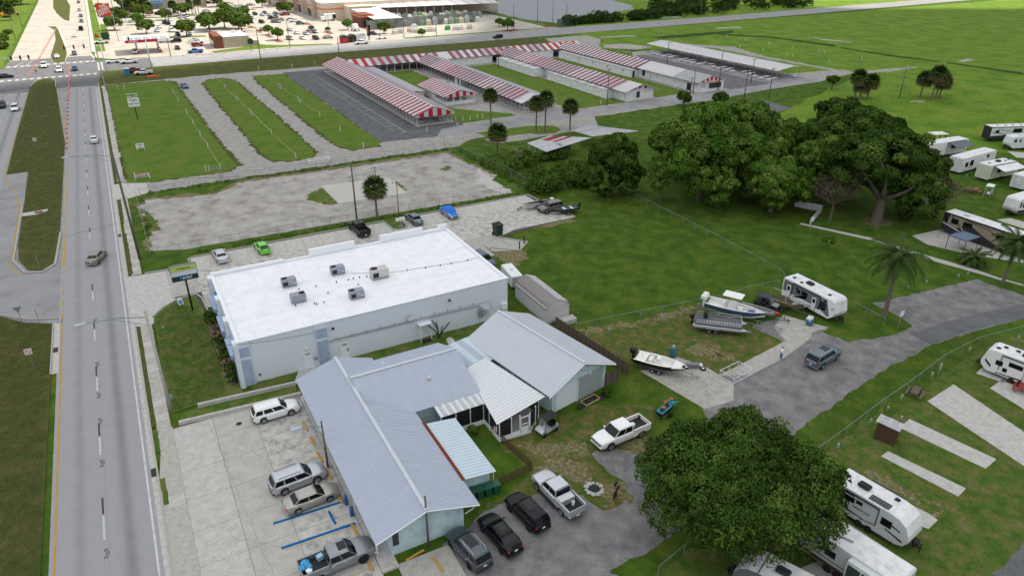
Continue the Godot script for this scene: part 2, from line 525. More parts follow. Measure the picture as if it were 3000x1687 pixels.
func ground() -> void:
	struct("ground", mb().flat(rect(-1500,-600,2200,2600),0.0).mesh(),M.lawn)
	# fields and market greens
	sheet("field", pl([205,296,185,292,197,274,180,256,186,247,205,238,206,166,226,163,160,137,132,118,150,100,210,60,900,-60,1200,290,700,300]),0.004,M.field, 0.8,4.0)
	sheet("field", pl([205,480,212,318.4,330,318.4,600,330,1300,330,1300,1200,205,1200]),0.004,M.field, 0.0)
	sheet("verge", pl([-4.5,268,172,268,172,296.4,-4.5,296.4]),0.004,M.verge, 0.3,2.0)
	var lane := pl([-3.2,148.6,66,148.6,72,152,92,157,156,157.5,175,160,206,161.5,228,166,229,172,206,176,206,238,187,240,181,252,186,262,196,274,199,289,176,290,171,274,168,262,120,262,66,268,30,270,-3.2,268])
	sheet("gravel_lot", lane, 0.008,M.gravel, 0.5,1.2)
	sheet("lawn", pl([-2.0,155.2,16.5,154.6,19.2,158.5,18.2,190,17.0,262,14,266.5,-2.4,267.2]),0.016,M.strip, 0.35,0.7)
	sheet("lawn", pl([25.8,164,27.0,157.6,30.0,155.8,34.6,156.0,36.6,160,36.2,200,35.0,256,32.5,261.5,27.5,260.5,25.4,254]),0.016,M.strip, 0.35,0.7)
	sheet("lawn", pl([42.2,172,42.8,161.5,45,157.6,50.5,157.8,52.3,160.5,52.2,210,51.8,258.6,42.4,261,41.6,250]),0.016,M.strip, 0.35,0.7)
	for a in [[-2.6,154.7,17.4,154.0,20.1,158,19.0,190,17.8,263,14.6,267.3,-2.6,267.8],[25.0,164,26.4,157.0,29.8,155.1,35.0,155.3,37.4,160,37.0,200,35.8,256.5,32.8,262.4,27.0,261.4,24.6,254],[41.4,172,42.0,161,44.6,156.9,50.9,157.1,52.6,160,52.5,259.5,42,261.8,40.9,250]]:
		sheet("lawn_fringe", pl(a),0.014,M.verge, 0.55,0.5)
	sheet("asphalt_lot", pl([52.6,160.5,66,159.0,76.5,164.5,77.5,168.5,77.5,262,52.2,262]),0.012,M.black_top, 0.3,1.2)
	sheet("service_road", pl([66,158.2,92,158.6,121,159.6,156,156.5,170,160,206,161,206,167,156,165.2,121,166,92,167.5,70,165]),0.020,M.road, 0.25,1.2)
	sheet("asphalt_lot", pl([169,162.0,187,162.5,187,232,183,232,176,212,169,205]),0.012,M.dark_road, 0.4,1.5)
	sheet("asphalt_lot", pl([151.8,150.7,167.3,151.2,165.7,138.1,153.3,136.8,144.8,141.5]),0.012,M.dark_road, 0.3,1.2)
	sheet("lawn", pl([78.8,197,93.6,216,93.6,245,79.5,245]),0.016,M.strip, 0.3,1.0)
	sheet("lawn", pl([76.8,167.5,94.0,168.5,93,172,84,181,82,186,79,190,77.2,186]),0.016,M.strip, 0.3,1.0)
	sheet("lawn", pl([110.5,172,127,172,127,242,112,242,111,200]),0.016,M.strip, 0.3,1.0)
	sheet("lawn", pl([141.5,168,155,168,155,242,141.5,242]),0.016,M.strip, 0.3,1.0)
	sheet("lawn", pl([113,166.8,129.5,167,129.5,173.5,119,173,113,171]),0.017,M.strip, 0.2,1.0)
	sheet("lawn", pl([170,214,186,239,182,250,170,246]),0.016,M.strip, 0.3,1.0)
	sheet("lawn", pl([75.5,157.5,90,157.2,93,154,86,150.6,78,151.2]),0.016,M.strip, 0.25,0.7)
	sheet("gravel_lot", pl([82,146,106,147.5,112,157.8,92,157.5,75,151,76,146.5]),0.010,M.gravel, 0.4,1.0)
	sheet("lawn", pl([84.1,153.7,88.8,148.9,92.9,147.7,96.5,150.2,96.6,154.1,92.1,156.6,88.0,156.5]),0.018,M.strip, 0.2,0.7)
	sheet("dirt_track", pl([215.8,253.0,233.3,230.4,226.5,206.8,227.1,168.7,224.4,171.5,222.5,204.2,223.9,230.9,212.0,248.5]),0.012,M.gravel, 0.7,1.5)
	sheet("dirt_track", pl([228.2,168.1,242.3,165.7,257.9,162.6,255.3,161.3,237.1,161.9,225.1,164.7]),0.012,M.gravel, 0.7,1.5)
	for a in [[284.1,235.9,289.6,215.9,288.0,214.0,283.1,225.7],[283.2,163.2,291.2,164.9,289.6,161.2,281.4,161.2],[271.0,280.9,284.2,277.9,281.8,273.9,268.4,278.1],[200.9,282.3,219.1,279.1,217.4,276.2,199.5,279.4],[201.8,127.8,207.9,127.1,205.9,125.5],[187.7,261.8,198.8,259.0,202.8,247.1,192.3,243.7,183.9,254.4]]:
		sheet("bare_soil", pl(a),0.014,M.dirt, 0.5,1.0)
	for a in [[256.1,265.0,270.7,245.5,275.9,213.5,271.1,209.6,266.9,241.9,253.2,261.9],[272.0,207.9,272.7,188.1,276.8,166.7,273.8,164.7,268.8,185.2,269.7,205.5],[276.7,163.8,279.0,137.7,274.4,135.2,274.2,162.2],[218.8,270.6,271.2,269.4,264.7,262.7,223.7,262.5]]:
		sheet("ditch", pl(a),0.02,M.ditch, 0.6,2.0)
	# main road: one paved sheet, medians laid on it
	var lanes := road_mat()
	for a in [[-13.15,-5.0,1.0],[-32.6,-24.0,1.0]]:
		var b := mb()
		var n := -30.0
		while n < 268.0:
			var n2 := n + 29.8
			b.quv(V(a[0], n, 0.02),V(a[0], n2,0.02),V(a[1], n2,0.02),V(a[1], n, 0.02),v2(0, n / 40.0),v2(0, n2 / 40.0),v2(1, n2 / 40.0),v2(1, n / 40.0))
			n = n2
		struct("main_road", b.mesh(), lanes)
	struct("main_road", mb().flat(rect(-24.0,90,-13.15,290),0.016).mesh(),M.road)
	struct("main_road", mb().flat(pl([-34,268,-4.5,268,-4.5,296,-4.5,330,-5.6,345,-5.8,1100,-33,1100,-33,345]),0.022).mesh(),M.lotc)  # northern stretch: sunlit glare put into the colour, paler than the asphalt further south
	struct("cross_road", mb().flat(pl([-1200,296,-34,296,-4.5,296,60,297,150,296,290,299,600,311,1500,345,1500,368,600,330,305,318,156,319,60,318.5,-4.5,320,-34,318,-1200,318]),0.018).mesh(),M.road)
	struct("crossing", mb().flat(pl([-33,267.5,-5.0,267.5,-3,296.5,14,297,14,318,-4,320.5,-6,336,-33,336,-34,318,-60,317,-60,297,-34,296]),0.026).mesh(),M.dark_road)
	markings()
	medians()
	# frontage: gutter, verge, footway
	for seg in [[30.0,93.4],[109.0,146.6],[156.5,266.0]]:
		struct("gutter", mb().flat(rect(-5.02, seg[0],-4.55, seg[1]),0.026).mesh(),M.conc2)
		struct("kerb", mb().box(V(-4.47,(seg[0] + seg[1]) * 0.5,0.06),v3(0.16,0.15, seg[1] - seg[0])).mesh(),M.kerb)
	for seg in [[69.0,92.0],[109.8,127.5],[132.5,146.0],[157,171],[173,200],[202,222],[224,262]]:
		raised("verge", ragged(rect(-4.38, seg[0],-3.95 if seg[0] < 100 else -3.75, seg[1]),0.5,0.06,3),0.115,M.median)
	for seg in [[56.4,60.2],[64.5,68.4]]:
		raised("verge", ragged(rect(-4.38, seg[0],-3.9, seg[1]),0.4,0.06,5),0.12,M.yard)
	var n0 := 36.0
	var walk := Node3D.new()
	walk.name = numbered("footway")
	walk.set_meta("kind", "structure")
	add_child(walk)
	var slab_mesh := mb().slab(rect(-0.66,0.012,0.66,1.51),-0.05,0.10).mesh()
	var k := 0
	while n0 < 266.0:
		if not ((n0 > 91.8 and n0 < 109.0) or (n0 > 146.0 and n0 < 156.5)):
			var s := part(walk, "paving_slab", slab_mesh, [M.walk, M.walk, M.conc2][(k * 7 + k / 3) % 3],V(-3.28, n0,0.004 * ((k * 5) % 3)))
			s.scale.x = 1.0
		n0 += 1.524
		k += 1
	struct("footway_bed", mb().slab(rect(-3.93,36,-2.55,92),-0.05,0.085).mesh(),M.soil)
	# aprons across the footway
	struct("driveway_apron", mb().flat(pl([-5.0,92.6,-2.5,92.2,1.0,98.4,4.2,98.6,6.5,98.4,8.0,108.2,-2.4,108.9,-5.0,109.2]),0.030).mesh(),M.conc2)
	struct("driveway_apron", mb().flat(pl([-5.0,146.2,-2.4,146.2,1.2,148.0,1.2,154.6,-2.4,156.3,-5.0,156.6]),0.030).mesh(),M.conc2)
	struct("driveway_apron", mb().flat(pl([-4.4,30,-2.5,30,-2.5,68.2,-3.9,68.2,-3.9,64.5,-4.4,60.2]),0.105).mesh(),M.walk)
	# front concrete lot in poured slabs
	var lot := Node3D.new()
	lot.name = numbered("concrete_lot")
	lot.set_meta("kind", "structure")
	add_child(lot)
	var es := [-2.5,1.3,5.2,10.2]
	var ns := [31.0,35.0,39.2,43.4,47.6,51.8,56.0,60.2,64.2,67.7]
	for i in 3:
		for j in ns.size() - 1:
			part(lot, "concrete_slab", mb().slab(rect(es[i] + 0.015, ns[j] + 0.015, es[i + 1] - 0.015, ns[j + 1] - 0.015),-0.02,0.110 + 0.002 * ((i * 3 + j * 5) % 4)).mesh(),M.stained if i == 2 else [M.conc, M.conc, M.conc4][(i * 2 + j * 3) % 3])
	struct("lot_bed", mb().slab(rect(-2.5,31,10.2,67.7),-0.05,0.085).mesh(),M.tar)
	raised("path", rect(10.22,40.0,11.6,67.0),0.19,M.conc2)
	raised("path", pl([11.5,40.3,16.0,40.2,15.9,34,4,34,4,31,11.5,31]),0.1,M.conc3)
	# side lot behind the store building
	var lot2 := Node3D.new()
	lot2.name = numbered("concrete_lot_north")
	lot2.set_meta("kind", "structure")
	add_child(lot2)
	rng.seed = 9
	var e1 := 4.3
	k = 0
	while e1 < 64.0:
		var e2: float = minf(e1 + 3.15,64.6)
		for row in [[106.9,111.6],[102.4,106.9],[97.6,102.4]]:
			var mm: Material = M.conc if row[0] > 106 and e1 > 55 else (M.stained if row[0] < 106 else M.conc2)
			part(lot2, "concrete_slab", mb().slab(rect(e1 + 0.012, row[0] + 0.012, e2 - 0.012, row[1] - 0.012),-0.02,0.060 + 0.002 * ((k + int(row[0])) % 3)).mesh(), mm)
		k += 1
		e1 = e2
	for a in [[0.5,98.8,4.3,108.2],[4.3,93.5,46.5,97.6],[39.8,90.0,46.3,93.5],[46.5,91.6,50.0,97.6]]:
		part(lot2, "concrete_slab", mb().slab(rect(a[0] + 0.01, a[1] + 0.01, a[2] - 0.01, a[3] - 0.01),-0.02,0.061).mesh(),M.conc3)
	part(lot2, "concrete_slab", mb().slab(pl([50.0,95.9,54,97.7,64.6,97.7,66.1,97.6,64.5,102,50.0,97.6]),-0.02,0.058).mesh(),M.conc)
	part(lot2, "concrete_slab", mb().slab(pl([46.6,91.5,50.6,89.7,53.2,92.0,50.3,95.8,46.6,95.8]),-0.02,0.057).mesh(),M.conc3)
	struct("lot_bed", mb().slab(pl([1,93.5,46.3,90,46.6,91.4,50,96.0,64.5,97.8,64.6,111.6,4.2,111.6,0.6,108.2]),-0.05,0.045).mesh(),M.tar)
	struct("kerb", kerb_path([4.2,108.4,4.0,111.2,4.6,111.8,35.7,112.1,36.0,107.6,36.8,107.0,38.2,107.2,38.7,108.4,38.7,112.1,64.6,111.7,66.2,97.6],0.18,0.2),M.kerb)
	struct("kerb", kerb_path([46.2,92.4,46.8,92.8,50.6,89.6,53.3,92.0,50.4,95.6,50.2,96.6,52.2,98.6],0.18,0.2),M.kerb)
	struct("kerb", kerb_path([-2.2,109.1,4.1,108.5],0.18,0.2),M.kerb)
	struct("kerb", kerb_path([-2.3,94.2,-1.0,96.2,1.2,98.0,3.6,98.3,4.1,96.8,4.3,92.6],0.18,0.2),M.kerb)
	raised("verge", ragged(rect(35.9,107.4,38.6,112.6),0.4,0.05,6),0.12,M.yard)
	raised("verge", ragged(pl([-2.3,109.3,4.0,108.7,4.0,113.4,64.6,112.6,66,113.9,4.0,115.6,-2.2,118]),0.6,0.12,8),0.10,M.lawn)
	raised("verge", ragged(pl([-2.4,70.6,0.2,70.8,5.0,70.7,5.0,72.4,3.6,80,3.9,91.9,3.5,97.9,1.3,97.8,-0.8,96.0,-2.2,94.0]),0.5,0.05,12),0.11,M.yard)
	raised("flower_bed", ragged(rect(3.7,72.6,5.35,91.5),0.5,0.05,13),0.13,M.soil)
	raised("verge", ragged(pl([6.2,70.6,12.3,70.6,12.4,72.1,5.6,72.1]),0.5,0.05,14),0.1,M.yard)
	raised("verge", ragged(pl([-2.2,67.8,10.2,67.9,10.4,69.5,-1.2,70.3]),0.5,0.05,14),0.1,M.yard)
	raised("verge", ragged(pl([16.8,67.2,30,67.2,38,68.5,38,72.1,16.8,72.1]),0.5,0.08,15),0.08,M.yard)
	struct("path", mb().slab(pl([10.2,69.6,12.2,70.3,14.9,72.2,11.4,72.2]),-0.05,0.12).mesh(),M.conc)
	struct("path", mb().slab(rect(16.2,69.0,17.6,72.2),-0.05,0.12).mesh(),M.conc)
	# dirt lot
	sheet("dirt_lot", pl([-1.0,141.4,0.6,143.5,12.6,140.7,17.6,145.7,35.5,145.1,62.7,144.8,62.6,139.2,64.7,125.3,61.2,120.8,62.8,113.9,56.8,113.3,33.9,114.4,12.0,113.9,-0.6,116.4,-0.8,121.9,0.3,126.5,-0.8,135.0]),0.012,M.dirt, 0.5,0.6)
	sheet("bare_soil", pl([-1.3,142.7,0.6,145.4,12.9,141.9,17.9,147.4,35.9,146.6,63.8,146.5,63.5,139.5,65.3,126.5,61.8,121.2,63.3,113.6,56.6,112.5,33.6,113.5,11.9,113.2,-1.1,115.8,-1.2,122.1,-0.3,126.9,-1.2,135.2]),0.009,M.dry, 0.7,0.45)
	struct("old_slab", mb().slab(ragged(pl([31.3,135.8,44.8,134.4,44.8,123.4,31.5,124.2]),1.0,0.05,4),-0.05,0.12).mesh(),M.conc)
	sheet("bare_soil", pl([64.0,131.9,62.8,121.3,63.1,115.7,61.3,114.7,59.7,118.9,59.6,123.0]),0.016,M.conc, 0.5,0.6)
	for a in [[-0.4,138.2,1.3,131.1,1.7,126.3,0.4,126.0,-0.5,130.5],[27.4,131.4,30.0,133.8,32.0,135.4,31.6,129.1,31.5,124.2,29.4,124.7,27.0,129.1],[44.8,132.6,45.4,130.2,45.4,124.7,44.8,126.4],[56.1,134.6,58.9,136.2,59.3,134.5,57.0,133.0]]:
		sheet("weed_patch", pl(a),0.018,M.yard, 0.45,0.4)
	# right hand drives, pads and yards
	var drv := pl([15.04,37.15,15.84,36.86,15.75,40.34,20.34,42.07,22.91,42.47,25.63,41.65,29.18,39.70,29.28,37.98,30.05,36.91,32.38,37.11,33.48,39.45,32.68,41.91,32.85,43.93,33.65,44.29,36.48,42.53,37.47,41.39,36.93,37.56,38.01,37.50,44.49,39.15,47.84,45.19,46.16,53.30,47.83,52.80,51.82,53.79,52.61,52.18,53.35,49.78,54.04,48.02,53.63,48.16,65.95,49.77,65.11,52.86,64.94,54.32,70.85,54.64,73.52,49.62,72.00,49.09,72.94,45.93,79.41,44.35,83.17,44.33,84.09,46.66,84.13,51.15,103.95,48.83,104.72,42.66,108.86,41.48,102.69,38.30,89.81,40.00,80.95,40.59,69.67,39.65,60.69,38.07,57.07,37.67,38.05,32.53,42.21,33.45,32.91,32.10,29.63,31.73,25.97,31.57,26.65,30.79,24.43,29.83,13.71,35.70])
	sheet("gravel_drive", drv, 0.010,M.drive, 0.22,0.6)
	sheet("asphalt_lane", pl([81.13,43.58,81.03,40.64,88.19,40.55,97.87,38.92,104.48,39.22,108.86,41.48,102.16,41.26,94.15,42.61,87.56,43.32]),0.020,M.dark_road, 0.06,0.6)
	struct("concrete_drive", mb().slab(pl([53.63,48.16,56.63,46.52,62.73,47.19,69.36,48.87,70.67,49.81,73.52,49.62,70.98,54.75,67.35,53.00,66.17,49.97]),-0.05,0.024).mesh(),M.conc3)
	struct("concrete_drive", mb().slab(pl([46.16,53.30,47.90,52.90,51.90,53.45,53.43,49.87,53.68,46.07,51.43,43.77,47.67,44.14]),-0.05,0.022).mesh(),M.conc3)
	for a in [[27.78,45.73,30.05,45.07,31.89,42.53,31.17,40.71,29.45,41.66,27.61,44.12],[27.28,48.79,29.64,47.50,33.13,45.58,32.85,43.93,30.74,44.89,28.01,46.58],[54.43,55.11,56.77,54.77,57.46,52.21,56.03,50.89,53.80,52.71],[56.88,52.22,57.69,50.85,56.69,49.62,55.57,50.82],[53.80,30.02,55.28,29.20,55.51,27.23,55.91,25.24,54.07,24.55,54.13,25.53,53.57,28.29],[56.53,24.38,56.35,23.14,55.75,22.32,54.89,22.63,55.42,23.64],[31.94,40.29,33.29,38.84,32.47,37.40,30.64,37.73,30.12,39.19],[36.84,43.96,39.91,43.54,38.86,42.04,36.57,41.89],[109.88,72.85,112.79,72.60,114.26,69.79,113.09,68.48,108.64,69.00],[44.38,64.49,46.89,64.47,53.49,62.24,59.84,62.75,68.62,61.41,68.12,60.90,56.98,61.75,49.06,62.60,44.95,63.19],[46.81,68.78,46.93,67.26,45.77,67.18],[54.4,97.4,58.2,98.4,65.8,96.9,64.7,95.9,58.1,96.4],[46.7,92.6,48.7,90.2,51.9,88.9,46.8,84.2,46.1,87.4]]:
		sheet("bare_soil", pl(a),0.014,M.dry, 0.7,0.3)
	sheet("yard", pl([25.74,49.64,29.94,49.87,33.41,50.41,37.83,50.33,43.38,47.29,40.83,44.12,37.27,41.50,36.48,42.53,33.04,44.22,32.58,41.77,33.39,38.44,32.38,37.11,30.05,36.91,29.18,39.70,25.63,41.65,22.91,42.47,19.74,42.24,19.60,42.64,26.41,44.05]),0.006,M.worn, 0.3,0.6)
	sheet("yard", pl([53.99,33.45,64.99,35.44,61.73,33.04,79.65,36.74,94.51,37.09,93.16,30.72,52.31,10.64,25.51,29.24,29.06,29.50,32.69,30.20,41.88,30.25]),0.006,M.yard, 0.4,0.8)
	sheet("yard", pl([44.35,64.18,68.12,60.90,67.19,63.23,64.94,54.32,65.69,49.91,53.80,48.35,53.52,49.97,46.23,53.40,46.10,55.46]),0.006,M.worn, 0.3,0.6)
	for a in [[69.77,33.58,75.34,34.16,72.42,20.52,67.49,18.10],[63.01,32.13,65.22,32.53,66.85,24.50,64.59,24.20],[57.43,30.15,58.70,30.30,60.36,23.50,58.73,23.21],[54.07,24.55,54.42,23.21,54.41,22.34,52.74,22.08,52.40,22.73],[78.18,31.76,81.19,32.11,82.03,25.24,76.62,22.59],[46.58,26.08,47.30,25.68,47.70,22.18,47.04,22.25],[79.77,34.26,81.97,34.74,84.15,31.44,83.69,28.48,80.58,31.76],[110.69,63.60,118.38,63.04,118.56,54.12,116.79,49.24,115.86,48.73,111.63,54.67,109.50,60.21],[130.22,61.04,133.19,60.41,133.64,56.57,130.18,54.73],[175.2,84.5,179.5,80.0,175.5,77.9,172.0,80.8]]:
		struct("concrete_pad", mb().slab(pl(a),-0.05,0.05).mesh(),M.conc2)
	struct("concrete_pad", mb().slab(pl([40.03,24.43,42.24,24.18,42.18,22.30,51.45,15.86,37.74,23.83]),-0.05,0.05).mesh(),M.conc3)
	struct("path", mb().slab(pl([99.0,76.5,104.20,65.69,105.36,57.84,107.03,51.10,107.46,46.68,106.75,46.79,104.46,57.44,103.27,65.21,98.4,76.2]),-0.05,0.05).mesh(),M.conc)
	struct("path", mb().slab(pl([104.22,57.99,108.18,44.54,107.70,44.28,103.80,57.91]),-0.05,0.052).mesh(),M.conc)
	sheet("asphalt_lane", pl([52.47,16.66,54.15,16.69,58.34,17.36,68.15,15.27,56.07,12.49]),0.020,M.dark_road, 0.15,0.6)
	# sunlit side of the cross road
	struct("store_lot", mb().flat(pl([-4.4,330,0,324,20,318.6,60,318.7,150,319.2,202,318,198,330,200,420,198,640,-4.2,640]),0.010).mesh(),M.lotc)
	struct("lake", mb().flat(ragged(pl([204,900,203.5,415,205,352,210,334,226,346,262,360,292,374,303,392,312,430,345,620,360,900]),6.0,1.5,3),0.012).mesh(),M.water)

func road_mat() -> StandardMaterial3D:
	# worn asphalt: oil and rubber tracks along the middle of each lane, fine grain
	var w := 256
	var h := 512
	var nz := FastNoiseLite.new()
	nz.seed = 4; nz.frequency = 0.05; nz.fractal_octaves = 4
	var n2 := FastNoiseLite.new()
	n2.seed = 9; n2.frequency = 0.35
	var im := Image.create(w, h, false, Image.FORMAT_RGB8)
	for y in h:
		var a := TAU * y / h
		for x in w:
			var e := 8.15 * x / w
			var t := 0.0
			t += 0.26 * exp(-pow((e - 2.25) / 0.42,2.0)) * (0.9 + 0.2 * nz.get_noise_2d(cos(a) * 40.0, sin(a) * 40.0 + 900.0))
			t += 0.5 * exp(-pow((e - 5.92) / 0.46,2.0)) * (0.9 + 0.25 * nz.get_noise_2d(cos(a) * 40.0 + 300.0, sin(a) * 40.0))
			t = maxf(0.0, t + 0.10 * n2.get_noise_2d(x, y) + 0.10 * nz.get_noise_3d(x * 0.5, cos(a) * 60.0, sin(a) * 60.0))
			if absf(e - 4.3) < 0.025: t += 0.35
			im.set_pixel(x, y, srgb(168,168,172).lerp(srgb(116,115,114), clampf(t, 0.0,1.0)))
	var m := mat(Color(1,1,1),0.92,0.0,0.3)
	m.albedo_texture = ImageTexture.create_from_image(im)
	m.detail_enabled = true
	m.detail_blend_mode = BaseMaterial3D.BLEND_MODE_MUL
	m.detail_albedo = M.grain
	m.detail_uv_layer = BaseMaterial3D.DETAIL_UV_2
	m.uv2_triplanar = true
	m.uv2_world_triplanar = true
	m.uv2_scale = Vector3.ONE / 3.0
	return m

func stripe(e0: float, n0: float, e1: float, n1: float, w: float, m: Material, y := 0.034, called := "road_marking") -> void:
	var a := v2(e0, n0)
	var b := v2(e1, n1)
	var d := (b - a).normalized()
	var o := v2(-d.y, d.x) * w * 0.5
	struct(called, mb().flat(pva([a - o, b - o, b + o, a + o]), y).mesh(), m)

func markings() -> void:
	stripe(-12.75,-20,-12.75,98,0.16,M.yellow)
	stripe(-12.75,118,-12.72,200,0.16,M.yellow)
	stripe(-12.72,200,-16.4,270,0.16,M.yellow)
	stripe(-24.1,-20,-24.1,98,0.16,M.yellow)
	stripe(-24.2,173,-24.2,268,0.16,M.yellow)
	stripe(-5.4,20,-5.45,262,0.18,M.white_paint)
	var n := -10.0 + 3.7
	while n < 262.0:
		stripe(-9.12, n, -9.12, n + 3.05,0.16,M.white_paint)
		stripe(-9.13, n + 3.3,-9.13, n + 5.6,0.17,M.tar, 0.033)
		stripe(-28.4, n, -28.4, n + 3.05,0.16,M.white_paint)
		n += 12.19
	for k in 5: stripe(-12.75,99.5 + k * 3.8,-12.75,101.3 + k * 3.8,0.16,M.yellow)
	# hatched nose of the western edge
	struct("main_road", mb().flat(pl([-23.9,173,-19.9,174.2,-19.6,150.5,-19.6,120,-23.9,120]),0.019).mesh(),M.road)
	stripe(-23.9,173,-21.4,160,0.16,M.yellow)
	stripe(-21.4,160,-20.2,150,0.16,M.yellow)
	stripe(-20.2,150,-19.9,122,0.16,M.yellow)
	stripe(-19.9,122,-18.4,117.4,0.16,M.yellow)
	stripe(-22.9,168.6,-19.9,173.4,0.2,M.yellow)
	stripe(-21.2,160.4,-19.8,163.6,0.2,M.yellow)
	stripe(-13.0,118,-13.3,133,0.14,M.yellow)
	# stop lines, crossings
	stripe(-16.6,268.6,-5.6,267.2,0.5,M.white_paint)
	stripe(-32,268.0,-24,271,0.4,M.white_paint)
	for y in [[289.8,-34.0,-4.4],[292.6,-34.0,-4.4],[319.2,-33.0,-5.0],[322.0,-33.0,-5.0]]:
		stripe(y[1], y[0], y[2], y[0],0.22,M.white_paint)
	for k in 14:
		stripe(-33.0 + k * 2.1,291.2,-31.9 + k * 2.1,291.2,1.6,M.white_paint, 0.035)
		stripe(-33.0 + k * 2.1,320.6,-31.9 + k * 2.1,320.6,1.6,M.white_paint, 0.035)
	for k in 8:
		stripe(-3.2,299.0 + k * 2.3,-3.2,300.2 + k * 2.3,1.8,M.white_paint, 0.035)
	stripe(-13.4,338,-6.4,334.5,0.4,M.white_paint)
	stripe(-31.0,319.5,-27.0,336.0,0.18,M.white_paint)
	stripe(-27.4,320.5,-25.0,336.0,0.18,M.white_paint)
	for e in [-9.2]:
		var q := 345.0
		while q < 640.0:
			stripe(e, q, e, q + 3.0,0.16,M.white_paint)
			stripe(-28.3, q, -28.3, q + 3.0,0.16,M.white_paint)
			q += 12.19
	stripe(20,307.4,150,307.2,0.16,M.yellow)
	stripe(215,309.6,600,321,0.16,M.yellow)
	stripe(215,303.6,600,315,0.14,M.white_paint)
	stripe(20,302.6,140,302.2,0.14,M.white_paint)
	stripe(20,312.9,140,312.6,0.14,M.white_paint)
	# turn arrows
	for a in [[-17.5,278.5,0.0],[-21.6,134.5,0.2],[1.8,103.0,0.35]]:
		var b := mb()
		var t := Transform3D(Basis(Vector3.UP, a[2]),V(a[0], a[1],0.066 if a[0] > 0 else 0.038))
		b.quad(t * v3(-1.3,0,-0.1), t * v3(0.8,0,-0.1), t * v3(0.8,0,0.1), t * v3(-1.3,0,0.1))
		b.tri(t * v3(-2.1,0,0), t * v3(-1.2,0,-0.45), t * v3(-1.2,0,0.45))
		struct("road_marking", b.mesh(),M.white_paint)
	# parking bays: front lot
	for a in [[64.6,0],[61.8,0],[59.0,0],[56.2,0],[53.3,0],[50.6,0]]:
		stripe(5.0, a[0] - 0.15,9.6, a[0],0.1,M.old_paint, 0.124)
	stripe(3.7,49.55,9.9,49.25,0.28,M.blue_paint, 0.126)
	stripe(3.7,46.45,9.9,46.2,0.3,M.blue_paint, 0.126)
	stripe(3.9,46.1,9.9,45.85,0.09,M.old_paint, 0.126)
	stripe(6.2,40.9,9.9,41.0,0.1,M.old_paint, 0.126)
	# north lot
	var e := 6.9
	while e < 63.5:
		if not (e > 35.0 and e < 39.5): stripe(e, 106.6, e + 0.1,111.4,0.1,M.old_paint, 0.070)
		e += 2.86
	# faded bays on the market's black asphalt
	for k in 22:
		stripe(58.6,166.0 + k * 3.9,61.0,166.0 + k * 3.9,0.1,M.conc2,0.018)
	stripe(61.0,166,61.0,248,0.12,M.conc2,0.018)
	stripe(58.4,166,58.4,248,0.08,M.conc2,0.018)
	# stencilled mile numbers on the main road are worn black marks
	for q in [[96.8,2],[84.6,3],[77.6,3],[72.4,3],[65.0,3],[52.5,3]]:
		for k in q[1]:
			var b := mb()
			var o := V(-9.05 + 0.12 * ((k * 3) % 2), q[0] + k * 0.42,0.036)
			b.lathe(o, [v2(0.17,0),v2(0.10,0)],9)
			struct("road_stencil", b.mesh(),M.tar)
	# joints of sealed tar across the road
	stripe(-13.0,131.0,-5.1,133.2,0.09,M.tar, 0.032, "tar_joint")

